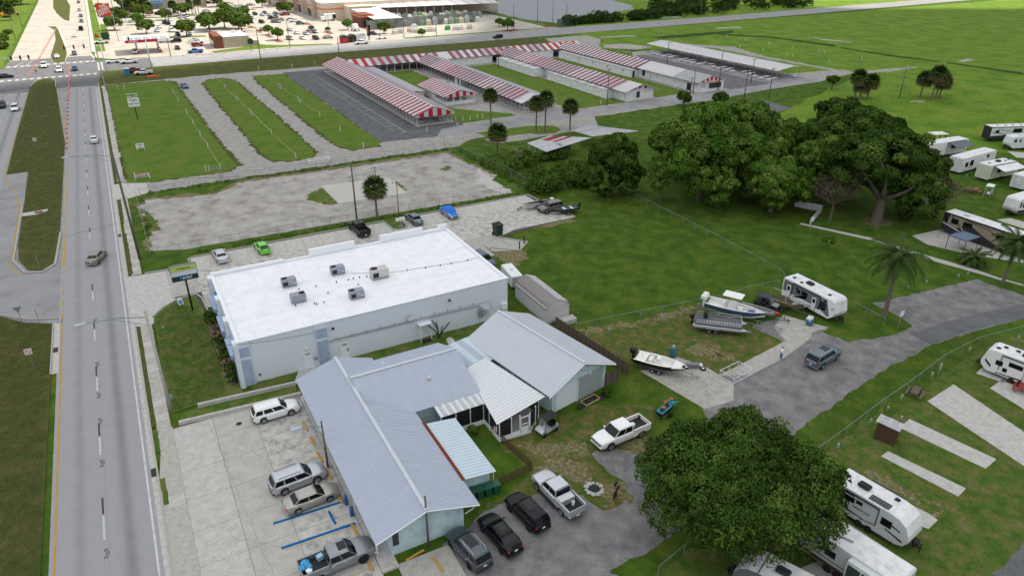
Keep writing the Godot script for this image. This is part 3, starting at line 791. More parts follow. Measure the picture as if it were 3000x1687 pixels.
func medians() -> void:
	var grassy := func(a: Array, y: float, kerbed: Array):
		raised("median", pl(a), y, M.median)
		if kerbed.size() > 0: struct("kerb", kerb_path(kerbed, 0.2,0.2),M.kerb)
	grassy.call([-13.7,-40,-13.7,85,-13.9,98.6,-17,100.5,-20.2,104.4,-24,104.8,-30,104.8,-30,-40],0.09,[-24,105.0,-20.1,104.6,-16.6,101.2,-12.9,99.6,-12.95,98.4])
	grassy.call([-13.5,133,-13.4,196,-16.6,272,-16.8,284,-18.4,289,-20.6,289.6,-22.6,286,-23.8,276,-23.9,210,-23.7,174.2,-19.9,174.4,-19.5,150.8,-19.3,130,-18.9,123.5,-17.4,118.6,-15.6,117.6,-14.2,120],0.09,[-16.7,272,-16.9,284,-18.4,289.2,-20.6,289.8,-22.7,286.2,-23.9,276])
	struct("kerb", kerb_path([-19.75,150.6,-19.6,123.6,-17.8,118.0,-15.6,116.8,-13.9,119.2,-13.4,133],0.3,0.2),M.kerb)
	struct("gutter", mb().slab(rect(-13.75,85.2,-12.95,98.4),-0.05,0.05).mesh(),M.conc2)
	struct("kerb", kerb_path([-13.75,85.2,-13.75,98.0],0.14,0.2),M.kerb)
	# drain inlet in the median
	var d := thing("drain_inlet", "concrete storm drain apron with rusty grate in the median grass", "drain", V(-17.6,145.6,0.09))
	part(d, "apron", mb().slab(pl([-2.0,-0.9,0.2,-1.0,2.0,0.2,2.0,1.2,0.2,0.9,-2.0,1.0]),0.0,0.05).mesh(),M.conc2)
	part(d, "grate", mb().box(v3(0.6,0.08,0.0),v3(1.2,0.05,0.8)).mesh(),M.rust)
	# northern medians, sunlit
	grassy.call([-19.7,342.8,-18.8,326.7,-16.8,320.7,-14.5,324.4,-14.1,345.3,-14.7,361.7,-18.5,430.2,-19.8,444.9,-23.2,448.1,-20.2,431.2,-18.9,391.9],0.09,[-19.8,342.9,-18.8,326.2,-16.8,319.9,-14.5,323.8,-14.0,345.2])
	grassy.call([-24.4,610.1,-23.1,549.9,-20.3,510.8,-16.4,475.7,-14.0,468.3,-14.0,558.7,-16.3,605.7,-19.2,900,-21,900],0.09,[])
	raised("median", pl([-17.7,358.8,-18.3,430.1,-17.7,434.1,-14.2,366.1]),0.06,M.conc)
	# verges beyond
	sheet("verge", pl([-34.2,30,-34.2,294,-200,294,-200,30]),0.012,M.median)
	sheet("verge", pl([-34.5,320,-34.5,900,-300,900,-300,320]),0.012,M.strip, 0.4,3.0)
	struct("driveway_apron", mb().flat(pl([-32.8,385.9,-32.6,477.0,-31.2,481.2,-30.5,384.6]),0.016).mesh(),M.conc)
	raised("verge", pl([-3.9,345,-0.4,345,-0.4,420,-1.0,600,-4.0,600]),0.05,M.strip)
	struct("footway", mb().slab(rect(-5.4,345,-4.0,640),-0.05,0.09).mesh(),M.conc)

func panel_mesh(w: float, l: float, ribs: int, th := 0.03) -> ArrayMesh:
	# one roofing sheet: x along the ridge, z down the slope, top at y = 0
	var key := "panel %.3f %.3f %d" % [w, l, ribs]
	if not cache.has(key):
		var b := mb()
		b.box(v3(0,-th * 0.5, l * 0.5),v3(w - 0.006, th, l))
		for k in ribs:
			var x := -w * 0.5 + w * (k + 0.5) / ribs
			b.quad(v3(x - 0.05,0.001,0),v3(x - 0.022,0.045,0),v3(x - 0.022,0.045, l),v3(x - 0.05,0.001, l))
			b.quad(v3(x - 0.022,0.045,0),v3(x + 0.022,0.045,0),v3(x + 0.022,0.045, l),v3(x - 0.022,0.045, l))
			b.quad(v3(x + 0.022,0.045,0),v3(x + 0.05,0.001,0),v3(x + 0.05,0.001, l),v3(x + 0.022,0.045, l))
		cache[key] = b.mesh()
	return cache[key]

func slope(p: Node, a: Vector3, b: Vector3, c: Vector3, w: float, ribs: int, mats: Array, pick = null) -> void:
	# sheets from the ridge line a-b down towards c (the eave below a)
	var x := (b - a).normalized()
	var down := (c - a) - x * (c - a).dot(x)
	var l := down.length()
	var z := down / l
	var y := z.cross(x)
	if y.y < 0.0:
		x = -x
		var t := a
		a = b
		b = t
		y = z.cross(x)
	var n := maxi(1, roundi(a.distance_to(b) / w))
	var ww := a.distance_to(b) / n
	var m := panel_mesh(ww, l, ribs)
	for i in n:
		var at := a + x * ww * (i + 0.5)
		var mm: Material = pick.call(at, i) if pick != null else mats[i % mats.size()]
		var o := part(p, "roof_panel", m, mm)
		o.transform = Transform3D(Basis(x, y, z), at)

func strips(p: Node, a: Vector3, b: Vector3, c: Vector3, d: Vector3, n: int, mats: Array) -> void:
	# sheets laid side by side from edge a-b to edge d-c, each with its standing rib
	for i in n:
		var t0 := float(i) / n
		var t1 := (i + 0.985) / n
		var q := [a.lerp(d, t0), b.lerp(c, t0), b.lerp(c, t1), a.lerp(d, t1)]
		var m := mb()
		m.quad(q[0], q[1], q[2], q[3])
		var u := v3(0,0.075,0)
		var r0: Vector3 = q[0].lerp(q[3],0.22)
		var r1: Vector3 = q[1].lerp(q[2],0.22)
		m.quad(q[0], q[1], r1 * 0.5 + q[1] * 0.5 + u, r0 * 0.5 + q[0] * 0.5 + u)
		m.quad(r0 * 0.5 + q[0] * 0.5 + u, r1 * 0.5 + q[1] * 0.5 + u, r1, r0)
		part(p, "roof_panel", m.mesh(), mats[i % mats.size()])

func post_mesh(h: float, r := 0.06) -> ArrayMesh:
	var key := "post %.2f %.3f" % [h, r]
	if not cache.has(key): cache[key] = mb().box(v3(0, h * 0.5,0),v3(r * 2, h, r * 2)).mesh()
	return cache[key]

func wall_box(p: Node, called: String, e0: float, n0: float, e1: float, n1: float, h: float, m: Material, y := 0.0) -> MeshInstance3D:
	return part(p, called, mb().box(V((e0 + e1) * 0.5,(n0 + n1) * 0.5, y + h * 0.5),v3(absf(e1 - e0), h, absf(n1 - n0))).mesh(), m)

func gable(p: Node, e0: float, e1: float, n: float, y0: float, y1: float, m: Material, called := "gable", er := -999.0) -> void:
	# upright triangle facing south at n
	if er < -900.0: er = (e0 + e1) * 0.5
	var b := mb()
	var q := pva([v2(e0, y0),v2(e1, y0),v2(er, y1)])
	b.side(q, -n - 0.04,-n + 0.04)
	part(p, called, b.mesh(), m)

func gable_stripes(p: Node, e0: float, e1: float, n: float, y0: float, y1: float, k: int) -> void:
	# boarded gable, boards red and white in turn
	var er := (e0 + e1) * 0.5
	for i in k:
		var a := lerpf(e0, e1, float(i) / k)
		var c := lerpf(e0, e1, float(i + 1) / k)
		var ya := lerpf(y0, y1,1.0 - absf(a - er) / (er - e0))
		var yc := lerpf(y0, y1,1.0 - absf(c - er) / (er - e0))
		var low := y0 - 0.45
		var b := mb()
		b.side(pva([v2(a + 0.01, low),v2(c - 0.01, low),v2(c - 0.01, yc - 0.03),v2(a + 0.01, ya - 0.03)]),-n, -n + 0.05)
		part(p, "gable_board", b.mesh(),M.sheet_red2 if i % 2 == 1 else M.sheet_white)

func table_proto() -> Node3D:
	var t := thing("market_table", "white market table in the row under the bright striped open shed", "table", Vector3.ZERO, 0.0, "white tables under the market sheds")
	t.set_meta("base_name", "market_table")
	part(t, "table_top", mb().box(v3(0,0.78,0),v3(1.15,0.05,2.3)).mesh(),M.sheet_white)
	part(t, "rail", mb().box(v3(0.5,0.25,0),v3(0.06,0.08,2.2)).box(v3(-0.5,0.25,0),v3(0.06,0.08,2.2)).mesh(),M.sheet_white)
	for s in [[-0.5,-1.05],[0.5,-1.05],[-0.5,1.05],[0.5,1.05]]:
		part(t, "leg", post_mesh(0.76,0.045),M.sheet_white, v3(s[0],0, s[1]))
	return t

func market() -> void:
	M.sheet_red2 = mat(srgb(186,34,50),0.6)
	var tp := table_proto()
	var tn := 0
	var red := func(at: Vector3, i: int): return M.sheet_red if i % 2 == 0 else M.sheet_white
	var mixed := func(at: Vector3, i: int):
		if i % 2 == 0: return M.sheet_dull if (i / 14) % 3 != 1 else M.sheet_red
		return M.sheet_grey if (i / 10) % 3 != 1 else M.sheet_white
	# western open shed
	var s := thing("market_shed", "long open market shed with bright red and white striped roof beside black asphalt", "market shed", Vector3.ZERO)
	wall_box(s, "floor", 65.4,169.9,75.9,257.4,0.12,M.conc2,0.02)
	slope(s, V(70.4,169.6,4.6),V(70.4,257.2,4.6),V(64.8,169.6,2.65),1.2,3,[], red)
	slope(s, V(70.4,169.6,4.6),V(70.4,257.2,4.6),V(76.2,169.6,2.65),1.2,3,[], func(at, i): return [M.sheet_pale_red, M.sheet_grey][i % 2])
	part(s, "ridge_cap", mb().box(V(70.4,213.4,4.63),v3(0.35,0.05,87.8)).mesh(),M.sheet_white)
	gable_stripes(s, 65.0,76.0,169.75,2.7,4.55,9)
	part(s, "eave_board", mb().box(V(65.3,213.4,2.55),v3(0.08,0.2,87)).mesh(),M.sheet_white)
	for k in 36:
		part(s, "post", post_mesh(2.55),M.sheet_white, V(65.7,170.4 + k * 2.45,0.1))
		part(s, "post", post_mesh(2.55),M.sheet_white, V(75.4,170.4 + k * 2.45,0.1))
		if k < 30:
			(tp if tn == 0 else copy_of(tp, Vector3.ZERO, 0.0, "white market table in the row under the bright striped open shed")).position = V(66.9,171.7 + k * 2.45,0.14)
			tn += 1
	for k in 4:
		copy_of(tp, V(73.6,172.2 + k * 2.9,0.14), PI / 2, "white market table under the open end of the bright striped shed")
	for k in 3:
		copy_of(tp, V(69.4 + 0.5 * (k % 2),172.2 + k * 2.9,0.14), PI / 2, "white market table under the open end of the bright striped shed")
	var l := thing("market_lean_to", "grey flat roofed stall block along the back of the striped open shed", "lean-to")
	wall_box(l, "wall", 76.5,199.3,79.6,246.0,2.2,M.sheet_white)
	slope(l, V(76.3,199.0,2.62),V(76.3,246.3,2.62),V(80.0,199.0,2.3),1.2,2,[M.tin, M.sheet_grey, M.tin])
	# second open shed
	s = thing("market_shed", "open market shed with faded maroon and grey striped roof behind the snack stand", "market shed")
	wall_box(s, "floor", 96.6,169.6,107.0,246.0,0.12,M.conc2,0.02)
	slope(s, V(101.2,173.2,4.6),V(101.2,247.8,4.6),V(95.8,173.2,2.75),1.2,3,[], mixed)
	slope(s, V(101.2,173.2,4.6),V(101.2,247.8,4.6),V(107.4,173.2,2.75),1.2,3,[], func(at, i): return [M.tin, M.sheet_grey][i % 2])
	slope(s, V(101.2,169.4,4.6),V(101.2,173.2,4.6),V(95.8,169.4,2.75),1.25,3,[M.sheet_white])
	slope(s, V(101.2,169.4,4.6),V(101.2,173.2,4.6),V(107.4,169.4,2.75),1.25,3,[M.sheet_white])
	part(s, "ridge_cap", mb().box(V(101.2,208.6,4.63),v3(0.35,0.05,78.4)).mesh(),M.sheet_grey)
	for k in 32:
		part(s, "post", post_mesh(2.6),M.sheet_white, V(96.9,170.0 + k * 2.4,0.1))
		if k % 3 == 0: part(s, "post", post_mesh(2.6),M.sheet_white, V(106.6,170.0 + k * 2.4,0.1))
		if k < 16 and k != 15: copy_of(tp, V(98.2,171.4 + k * 2.4,0.14),0.0, "white market table under the faded maroon striped shed")
	wall_box(s, "back_wall", 103.2,184,103.4,246,2.6,M.sheet_grey)
	wall_box(s, "wall", 97.2,211.5,103.2,216.2,2.5,M.mwall)
	part(s, "door", mb().box(V(97.15,213.2,1.1),v3(0.06,2.0,0.9)).mesh(),M.dark)
	# snack stand
	s = thing("snack_stand", "small white snack stand with red and white striped roof and serving windows", "stand")
	wall_box(s, "wall", 81.6,188.0,90.9,206.5,1.0,M.mwall)
	wall_box(s, "wall", 81.7,196.0,90.8,206.4,2.8,M.mwall)
	slope(s, V(85.6,187.0,4.3),V(85.6,207.6,4.3),V(80.4,187.0,2.75),0.95,3,[], red)
	slope(s, V(85.6,187.0,4.3),V(85.6,207.6,4.3),V(91.4,187.0,2.75),0.95,3,[M.tin, M.sheet_grey])
	gable_stripes(s, 81.2,90.9,187.3,2.8,4.2,9)
	for k in 5: part(s, "post", mb().box(V(81.7 + k * 2.28,188.1,1.9),v3(0.5 if k in [1,2,3] else 0.14,1.8,0.14)).mesh(),M.sheet_white)
	for k in 3: part(s, "post", mb().box(V(81.7,190.0 + k * 2.6,1.9),v3(0.14,1.8,0.3)).mesh(),M.sheet_white)
	wall_box(s, "counter_room", 83.0,193.0,90.0,195.9,2.6,M.sheet_white)
	part(s, "vent_cap", mb().lathe(V(88.3,201.4,3.5),[v2(0.55,0),v2(0.55,0.5),v2(0.35,0.8),v2(0.02,0.9)],12).mesh(true),M.galv)
	# range across the back
	s = thing("market_hall", "long market hall with striped roof running across the heads of the sheds", "market shed")
	slope(s, V(70.6,249.6,4.6),V(166.5,249.6,4.6),V(70.6,244.6,2.8),1.5,3,[], func(at: Vector3, i: int):
		if at.x > 105.0 and at.x < 109.0: return M.sheet_white
		if at.x > 150.0 or at.x < 79.0: return M.sheet_bright if i % 2 == 0 else M.sheet_white
		return (M.sheet_red if (i / 9) % 2 == 0 else M.sheet_dull) if i % 2 == 0 else (M.sheet_white if (i / 7) % 2 == 0 else M.sheet_grey))
	slope(s, V(70.6,249.6,4.6),V(166.5,249.6,4.6),V(70.6,255.2,2.8),1.5,3,[M.sheet_red, M.sheet_white])
	wall_box(s, "back_wall", 76.5,254.4,166,254.7,2.7,M.mwall)
	wall_box(s, "wall", 108.0,245.2,126,245.5,2.7,M.mwall)
	wall_box(s, "wall", 136,244.9,152.5,245.2,2.7,M.mwall)
	wall_box(s, "floor", 76.6,245.0,96.0,254.4,0.1,M.conc2,0.02)
	for k in 7: part(s, "post", post_mesh(2.7,0.09),M.sheet_white, V(79.0 + k * 2.8,245.3))
	for k in 3: copy_of(tp, V(81.0 + k * 3.1,247.0,0.12), PI / 2, "white market table in the hall across the sheds' heads")
	# third hall with boxed stalls
	s = thing("market_hall", "closed white market hall with maroon striped roof and boxy stalls along its side", "market shed")
	slope(s, V(134.6,172.5,4.7),V(134.6,247.4,4.7),V(128.6,172.5,2.9),1.2,3,[], mixed)
	slope(s, V(134.6,172.5,4.7),V(134.6,247.4,4.7),V(140.4,172.5,2.9),1.2,3,[M.tin, M.sheet_dull])
	slope(s, V(134.6,166.6,4.7),V(134.6,172.5,4.7),V(128.6,166.6,2.9),1.2,3,[M.sheet_white])
	slope(s, V(134.6,166.6,4.7),V(134.6,172.5,4.7),V(140.4,166.6,2.9),1.2,3,[M.sheet_white])
	wall_box(s, "wall", 130.0,167.8,139.9,247,3.0,M.mwall)
	gable(s, 129.9,140.0,167.74,2.98,4.55,M.mwall, "gable", 134.6)
	for k in [[131.2,3.05,0.4],[132.4,3.2,0.75],[134.2,3.3,1.05],[136.4,3.2,0.75]]:
		part(s, "gable_board", mb().box(V(k[0] + 0.35,167.6, k[1] + k[2] * 0.5),v3(0.8, k[2],0.08)).mesh(),M.sheet_red2)
	part(s, "window", mb().box(V(134.2,167.68,1.6),v3(0.9,1.5,0.08)).mesh(),M.win)
	part(s, "window_frame", mb().box(V(134.2,167.72,1.6),v3(1.15,1.75,0.06)).mesh(),M.brown_wood)
	part(s, "door", mb().box(V(129.93,169.6,1.1),v3(0.1,2.2,1.8)).mesh(),M.trim_white)
	for a in [[125.4,213.6,240.6],[127.2,174.0,207.6]]:
		wall_box(s, "stall_wall", a[0], a[1],130.0, a[2],2.45,M.mwall)
		slope(s, V(130.0, a[1] - 0.1,2.62),V(130.0, a[2] + 0.1,2.62),V(a[0] - 0.15, a[1] - 0.1,2.5),1.3,1,[M.tin, M.sheet_grey, M.tin, M.metal_white])
		var q: float = a[1] + 2.2
		while q < a[2]:
			part(s, "vent", mb().box(V(a[0] - 0.06, q, 1.9),v3(0.12,0.35,0.16)).mesh(),M.galv)
			q += 4.4
	# fourth hall, white southern half
	s = thing("market_hall", "closed white market hall with red striped roof turning plain white at its end", "market shed")
	slope(s, V(161.4,196.6,4.8),V(161.4,248.8,4.8),V(155.2,196.6,3.0),1.15,3,[], func(at, i): return [M.sheet_maroon, M.sheet_white][i % 2])
	slope(s, V(161.4,196.6,4.8),V(161.4,248.8,4.8),V(167.4,196.6,3.0),1.15,3,[M.sheet_red, M.sheet_white])
	slope(s, V(161.4,166.6,4.8),V(161.4,196.6,4.8),V(155.8,166.6,3.0),1.2,3,[], func(at: Vector3, i): return M.sheet_white if at.z < -178.0 else M.tin2)
	slope(s, V(161.4,166.6,4.8),V(161.4,196.6,4.8),V(167.4,166.6,3.0),1.2,3,[M.sheet_white])
	wall_box(s, "wall", 157.0,167.0,167.0,248,3.05,M.mwall)
	gable(s, 156.9,167.1,166.95,3.0,4.65,M.mwall, "gable", 161.4)
	for k in [[158.4,3.05,0.4],[160.0,3.2,0.85],[161.6,3.3,1.1],[163.4,3.2,0.85],[165.2,3.05,0.4]]:
		part(s, "gable_board", mb().box(V(k[0],166.8, k[1] + k[2] * 0.5),v3(0.85, k[2],0.08)).mesh(),M.sheet_red2)
	part(s, "sign_board", mb().box(V(162.6,166.85,2.75),v3(5.2,0.5,0.08)).mesh(), mat(srgb(206,150,140),0.7))
	part(s, "window", mb().box(V(163.4,166.9,1.7),v3(4.6,1.3,0.1)).mesh(),M.win)
	part(s, "window_frame", mb().box(V(163.4,166.93,1.7),v3(4.9,1.6,0.08)).mesh(),M.brown_wood)
	part(s, "notice_board", mb().box(V(158.6,166.9,2.2),v3(2.2,1.3,0.1)).mesh(),M.sheet_grey)
	part(s, "window", mb().box(V(156.92,194.2,1.6),v3(0.1,1.7,1.3)).mesh(),M.win)
	part(s, "door", mb().box(V(156.93,171.6,1.1),v3(0.1,2.1,1.6)).mesh(),M.dark)
	part(s, "patch", mb().box(V(156.93,168.6,2.4),v3(0.08,0.7,1.6)).mesh(), mat(srgb(214,190,140),0.8))
	wall_box(s, "stall_wall", 153.4,196.6,157.0,242.2,2.45,M.mwall)
	slope(s, V(157.0,196.4,2.62),V(157.0,242.4,2.62),V(153.2,196.4,2.5),1.3,1,[M.tin, M.sheet_grey, M.tin])
	part(s, "door", mb().box(V(154.6,196.56,1.05),v3(0.9,2.0,0.1)).mesh(),M.dark)
	for k in 4: part(s, "vent", mb().box(V(153.36,201 + k * 9.0,1.7),v3(0.1,0.4,0.5)).mesh(),M.dark)
	# long white canopy and its tables
	s = thing("market_canopy", "long plain white open canopy over rows of white tables", "canopy")
	wall_box(s, "floor", 187.4,167.0,204.0,236.5,0.1,M.road, 0.0)
	slope(s, V(200.4,169.6,3.9),V(200.4,238.6,3.9),V(193.0,169.6,3.0),1.2,3,[M.sheet_white])
	slope(s, V(200.4,169.6,3.9),V(200.4,238.6,3.9),V(204.4,169.6,3.3),1.2,3,[M.sheet_white])
	for k in 15:
		part(s, "post", post_mesh(2.95,0.05),M.galv, V(193.4,170.0 + k * 4.85))
		part(s, "post", post_mesh(3.2,0.05),M.galv, V(204.0,170.0 + k * 4.85))
	rng.seed = 31
	for k in 20:
		var n := 169.0 + k * 3.35
		if k % 5 != 4: copy_of(tp, V(188.8 + rng.randf() * 0.8, n, 0.11), PI / 2 + rng.randf_range(-0.06,0.06), "white market table standing before the long white canopy")
		if k % 3 != 2: copy_of(tp, V(192.0 + rng.randf() * 0.6, n + 0.7,0.11), PI / 2, "white market table under the long white canopy's front edge")
		if k % 4 != 1: copy_of(tp, V(201.2, n, 0.11), PI / 2, "white market table at the back of the long white canopy")
	# tin roofed shed in the weeds
	s = thing("tin_shed", "rusty grey open tin shed with one red roof patch among weeds and trees", "shed")
	var ea := [77.9,135.2,78.1,127.1,91.5,129.6,83.6,135.0]
	var P := func(i: int, y: float): return V(ea[i * 2], ea[i * 2 + 1], y)
	for i in 9:
		for k in 2:
			var q := []
			for w in [[i, k],[i + 1, k],[i + 1, k + 1],[i, k + 1]]:
				var u: float = w[0] / 9.0
				q.append((P.call(0,2.6) as Vector3).lerp(P.call(1,2.6), u).lerp((P.call(3,3.6) as Vector3).lerp(P.call(2,3.4), u), w[1] * 0.5))
			part(s, "roof_panel", mb().quad(q[0], q[1], q[2], q[3]).mesh(),M.sheet_red2d if k == 1 and i in [1,2,4] else [M.tin, M.tin2,M.sheet_grey][(i * 2 + k) % 3])
	var rb := [91.4,137.6,93.0,131.6,105.7,130.5,97.0,139.2]
	strips(s, V(rb[0], rb[1],3.2),V(rb[2], rb[3],3.0),V(rb[4], rb[5],2.9),V(rb[6], rb[7],3.5),14,[M.tin, M.sheet_grey, M.tin2])
	for q in [78.8,135.5,79.6,134.2,80.1,130.0,83.1,129.7].size() / 2:
		var w := [78.8,135.5,79.6,134.2,80.1,130.0,83.1,129.7]
		part(s, "post", post_mesh(2.6,0.14),M.sheet_white, V(w[q * 2], w[q * 2 + 1]))
	var wb := [80.1,130.0,88.6,133.8,88.7,131.0]
	part(s, "back_wall", mb().box(V((wb[0] + wb[2]) * 0.5 + 0.5,(wb[1] + wb[3]) * 0.5 + 1.0,1.2),v3(7.0,2.4,0.1), Basis(Vector3.UP, 0.1)).mesh(),M.wood)

func store_building() -> void:
	var h := 5.5
	var s := thing("store_building", "white flat roofed block building with pale blue pilasters beside the concrete lots", "building")
	wall_box(s, "wall", 5.5,72.2,38.9,72.5, h - 0.02,M.wall_white)
	wall_box(s, "wall", 38.6,72.5,38.9,91.2, h - 0.03,M.wall_white)
	wall_box(s, "wall", 5.5,91.2,38.9,91.5, h - 0.04,M.wall_white)
	wall_box(s, "wall", 5.5,72.5,5.8,91.2, h - 0.05,M.wall_white)
	wall_box(s, "roof", 5.8,72.5,38.6,91.2,0.3,M.white_roof, h - 0.42)
	# coping and the stepped northern parapet
	var co := mb()
	co.box(V(22.2,72.32, h + 0.03),v3(33.7,0.1,0.42)).box(V(5.62,81.8, h + 0.035),v3(0.42,0.1,18.7)).box(V(38.78,81.8, h + 0.036),v3(0.42,0.1,18.7))
	part(s, "coping", co.mesh(),M.trim_white)
	for a in [[5.5,14.8,0.34],[14.8,18.3,0.05],[18.3,24.7,0.95],[24.7,28.5,0.05],[28.5,35.0,0.95],[35.0,37.5,0.3],[37.5,38.9,0.75]]:
		wall_box(s, "parapet", a[0],91.15, a[1] - 0.004,91.6, a[2],M.trim_white, h - 0.01)
	# pilasters with blue panels: west front and south-west return
	for n in [72.35,78.4,84.4,90.9]:
		wall_box(s, "pilaster", 5.0, n - 0.65,5.5, n + 0.65, h + 0.08,M.wall_white)
		part(s, "blue_panel", mb().box(V(4.98, n, 1.7),v3(0.06,3.2,1.1)).mesh(),M.wall_blue)
		part(s, "blue_panel", mb().box(V(4.98, n, 4.4),v3(0.06,1.3,1.1)).mesh(),M.wall_blue)
	for e in [5.9,14.5]:
		wall_box(s, "pilaster", e - 0.72,71.9, e + 0.72,72.2, h + 0.2,M.wall_white)
		part(s, "blue_panel", mb().box(V(e, 71.88,1.75),v3(1.3,3.4,0.06)).mesh(),M.wall_blue)
		part(s, "blue_panel", mb().box(V(e, 71.88,4.4),v3(1.3,1.2,0.06)).mesh(),M.wall_blue)
	for n in [75.4,81.4,87.6]:
		part(s, "shop_window", mb().box(V(5.47, n, 1.6),v3(0.08,2.6,4.0)).mesh(),M.win)
		part(s, "awning", mb().box(V(5.1, n, 3.3),v3(0.9,0.5,4.2)).mesh(),M.wall_blue)
	part(s, "sign_box", mb().box(V(5.35,86.4,4.3),v3(0.25,0.9,3.2)).mesh(), mat(srgb(24,128,190),0.4))
	# roof seams: welded laps standing a little proud
	for k in 12: part(s, "roof_seam", mb().box(V(7.6 + k * 2.7,81.8, h - 0.115),v3(0.09,0.018,18.5)).mesh(),M.seam)
	for n in [77.4,84.0]: part(s, "roof_seam", mb().box(V(22.2, n, h - 0.112),v3(32.6,0.018,0.09)).mesh(),M.seam)
	# south wall: doors, numbers, conduits, boxes
	for d in [[12.7, "121"],[17.0, "122"]]:
		part(s, "door", mb().box(V(d[0],72.17,1.12),v3(0.95,2.15,0.06)).mesh(),M.trim_white)
		part(s, "door_frame", mb().box(V(d[0],72.19,1.14),v3(1.15,2.3,0.05)).mesh(),M.wall_white)
		part(s, "door_lamp", mb().bbox(V(d[0],72.1,2.75),v3(0.35,0.2,0.2)).mesh(), mat(srgb(224,222,190),0.4))
		text(s, "door_number", d[1],0.30,V(d[0],72.13,2.02),0.0,M.black)
	part(s, "letter_slot", mb().box(V(17.35,72.12,1.25),v3(0.12,0.4,0.06)).mesh(),M.black)
	var pipe := mb()
	var run := [V(12.5 + 2.2,72.05,1.7),V(14.9,72.05,2.7),V(15.6,72.05,2.95),V(34.6,72.05,2.6),V(34.9,72.05,2.2)]
	for q in 2:
		var r := []
		for z in run: r.append(z + v3(0.12 * q, 0.12 * q, 0))
		pipe.tube(r, 0.03,5)
	part(s, "conduit", pipe.mesh(),M.galv)
	part(s, "copper_pipe", mb().tube([V(14.1,72.06,2.62),V(15.8,72.06,3.1),V(36.3,72.06,2.95),V(36.5,72.06,1.7)],0.022,5).mesh(), mat(srgb(176,128,120),0.5))
	for k in 11: part(s, "clip", mb().box(V(16.3 + k * 1.75,72.1,3.1),v3(0.06,0.3,0.08)).mesh(),M.galv)
	part(s, "meter_cabinet", mb().bbox(V(34.9,72.0,1.6),v3(0.7,1.2,0.35)).mesh(),M.hvac)
	part(s, "meter", mb().bbox(V(35.8,72.05,1.5),v3(0.4,0.8,0.25)).mesh(),M.hvac_tan)
	part(s, "junction_box", mb().bbox(V(13.6,72.08,1.25),v3(0.5,0.3,0.2)).mesh(),M.hvac)
	part(s, "tap_box", mb().bbox(V(7.2,72.1,1.0),v3(0.2,0.2,0.16)).mesh(),M.black)
	for e in [[15.9,4.6],[30.6,4.5]]: part(s, "floodlight", mb().bbox(V(e[0],71.95, e[1]),v3(0.3,0.16,0.3),0.04, Basis(Vector3.RIGHT, 0.5)).mesh(),M.dark)
	dish(s, V(25.2,71.8,3.6),0.36,v3(0,0.35,1))
	part(s, "small_canopy", mb().box(V(27.0,71.7,2.35),v3(1.6,0.08,0.9)).mesh(),M.trim_white)
	for e in [26.3,27.7]: part(s, "post", post_mesh(2.3,0.035),M.trim_white, V(e, 71.3))
	part(s, "door_mat", mb().box(V(27.0,71.2,0.13),v3(1.2,0.03,0.8)).mesh(),M.black)
	part(s, "wall_cabinet", mb().bbox(V(38.3,72.0,1.7),v3(0.8,0.9,0.35)).mesh(),M.trim_white)
	# rooftop machines stand on the roof: things of their own
	var spots := [[13.8,83.8,0.0, "grey"],[20.2,84.3,0.0, "grey"],[13.8,79.0, PI, "grey"],[20.3,76.6,0.0, "grey"],[24.6,80.6,0.0, "tan"]]
	var lab := ["grey rooftop air conditioner westernmost of the back row on the white roof", "grey rooftop air conditioner next to the larger tan unit", "grey rooftop air conditioner with its fan turned to the other end", "grey rooftop air conditioner nearer the dented rusty stain on the white roof", "larger tan rooftop air conditioner on a raised curb"]
	for i in 5:
		var a: Array = spots[i]
		var big := 1.25 if a[3] == "tan" else 1.0
		var u := thing("air_conditioner", lab[i], "air conditioner", V(a[0], a[1], h - 0.12), a[2], "machines on the white roof")
		part(u, "curb", mb().box(v3(0,0.12 * big, 0),v3(1.7 * big, 0.24 * big, 1.05 * big)).mesh(),M.galv)
		part(u, "cabinet", mb().bbox(v3(0,0.24 * big + 0.42 * big, 0),v3(1.75 * big, 0.84 * big, 1.1 * big),0.03).mesh(),M.hvac_tan if a[3] == "tan" else M.hvac)
		part(u, "fan_ring", mb().lathe(v3(-0.5 * big, 1.08 * big, -0.05),[v2(0.36 * big, 0),v2(0.36 * big, 0.05),v2(0.30 * big, 0.05),v2(0.30 * big, 0.006)],16).mesh(),M.dark)
		part(u, "fan", mb().lathe(v3(-0.5 * big, 1.09 * big, -0.05),[v2(0.30 * big, 0),v2(0.01,0.0)],16).mesh(),M.black)
		part(u, "louvre", mb().box(v3(-0.5 * big, 0.55 * big, 0.556 * big),v3(0.6 * big, 0.5 * big, 0.02)).mesh(),M.dark)
		for k in 3: part(u, "label_plate", mb().box(v3((0.15 + 0.25 * k) * big, (0.75 - 0.15 * k) * big, 0.557 * big),v3(0.14,0.1,0.012)).mesh(),M.white)
	rng.seed = 12
	var vents := [14.6,82.1,16.7,81.9,19.3,81.8,20.8,81.7,21.5,81.8,22.3,81.7,23.2,81.5,21.5,79.8,15.3,77.4,15.5,77.1,16.4,77.2,13.2,78.0,28.5,80.8,30.9,80.3,32.9,80.0,34.4,79.8,36.8,79.7,17.5,79.3]
	for i in vents.size() / 2:
		solo("pipe_vent", mb().cyl(Vector3.ZERO, v3(0,0.22,0),0.08,0.06,7).mesh(),M.black, "short black pipe vent standing on the white flat roof", "vent", "pipe vents on the white roof", V(vents[i * 2],vents[i * 2 + 1], h - 0.12))
	var line := [21.7,83.4,26.3,81.2,28.5,80.8,36.8,79.7,38.5,80.0]
	var lp := []
	for i in line.size() / 2: lp.append(V(line[i * 2], line[i * 2 + 1], h - 0.07))
	solo("roof_line", mb().tube(lp, 0.025,5).mesh(),M.galv, "thin grey conduit running across the white flat roof", "conduit")
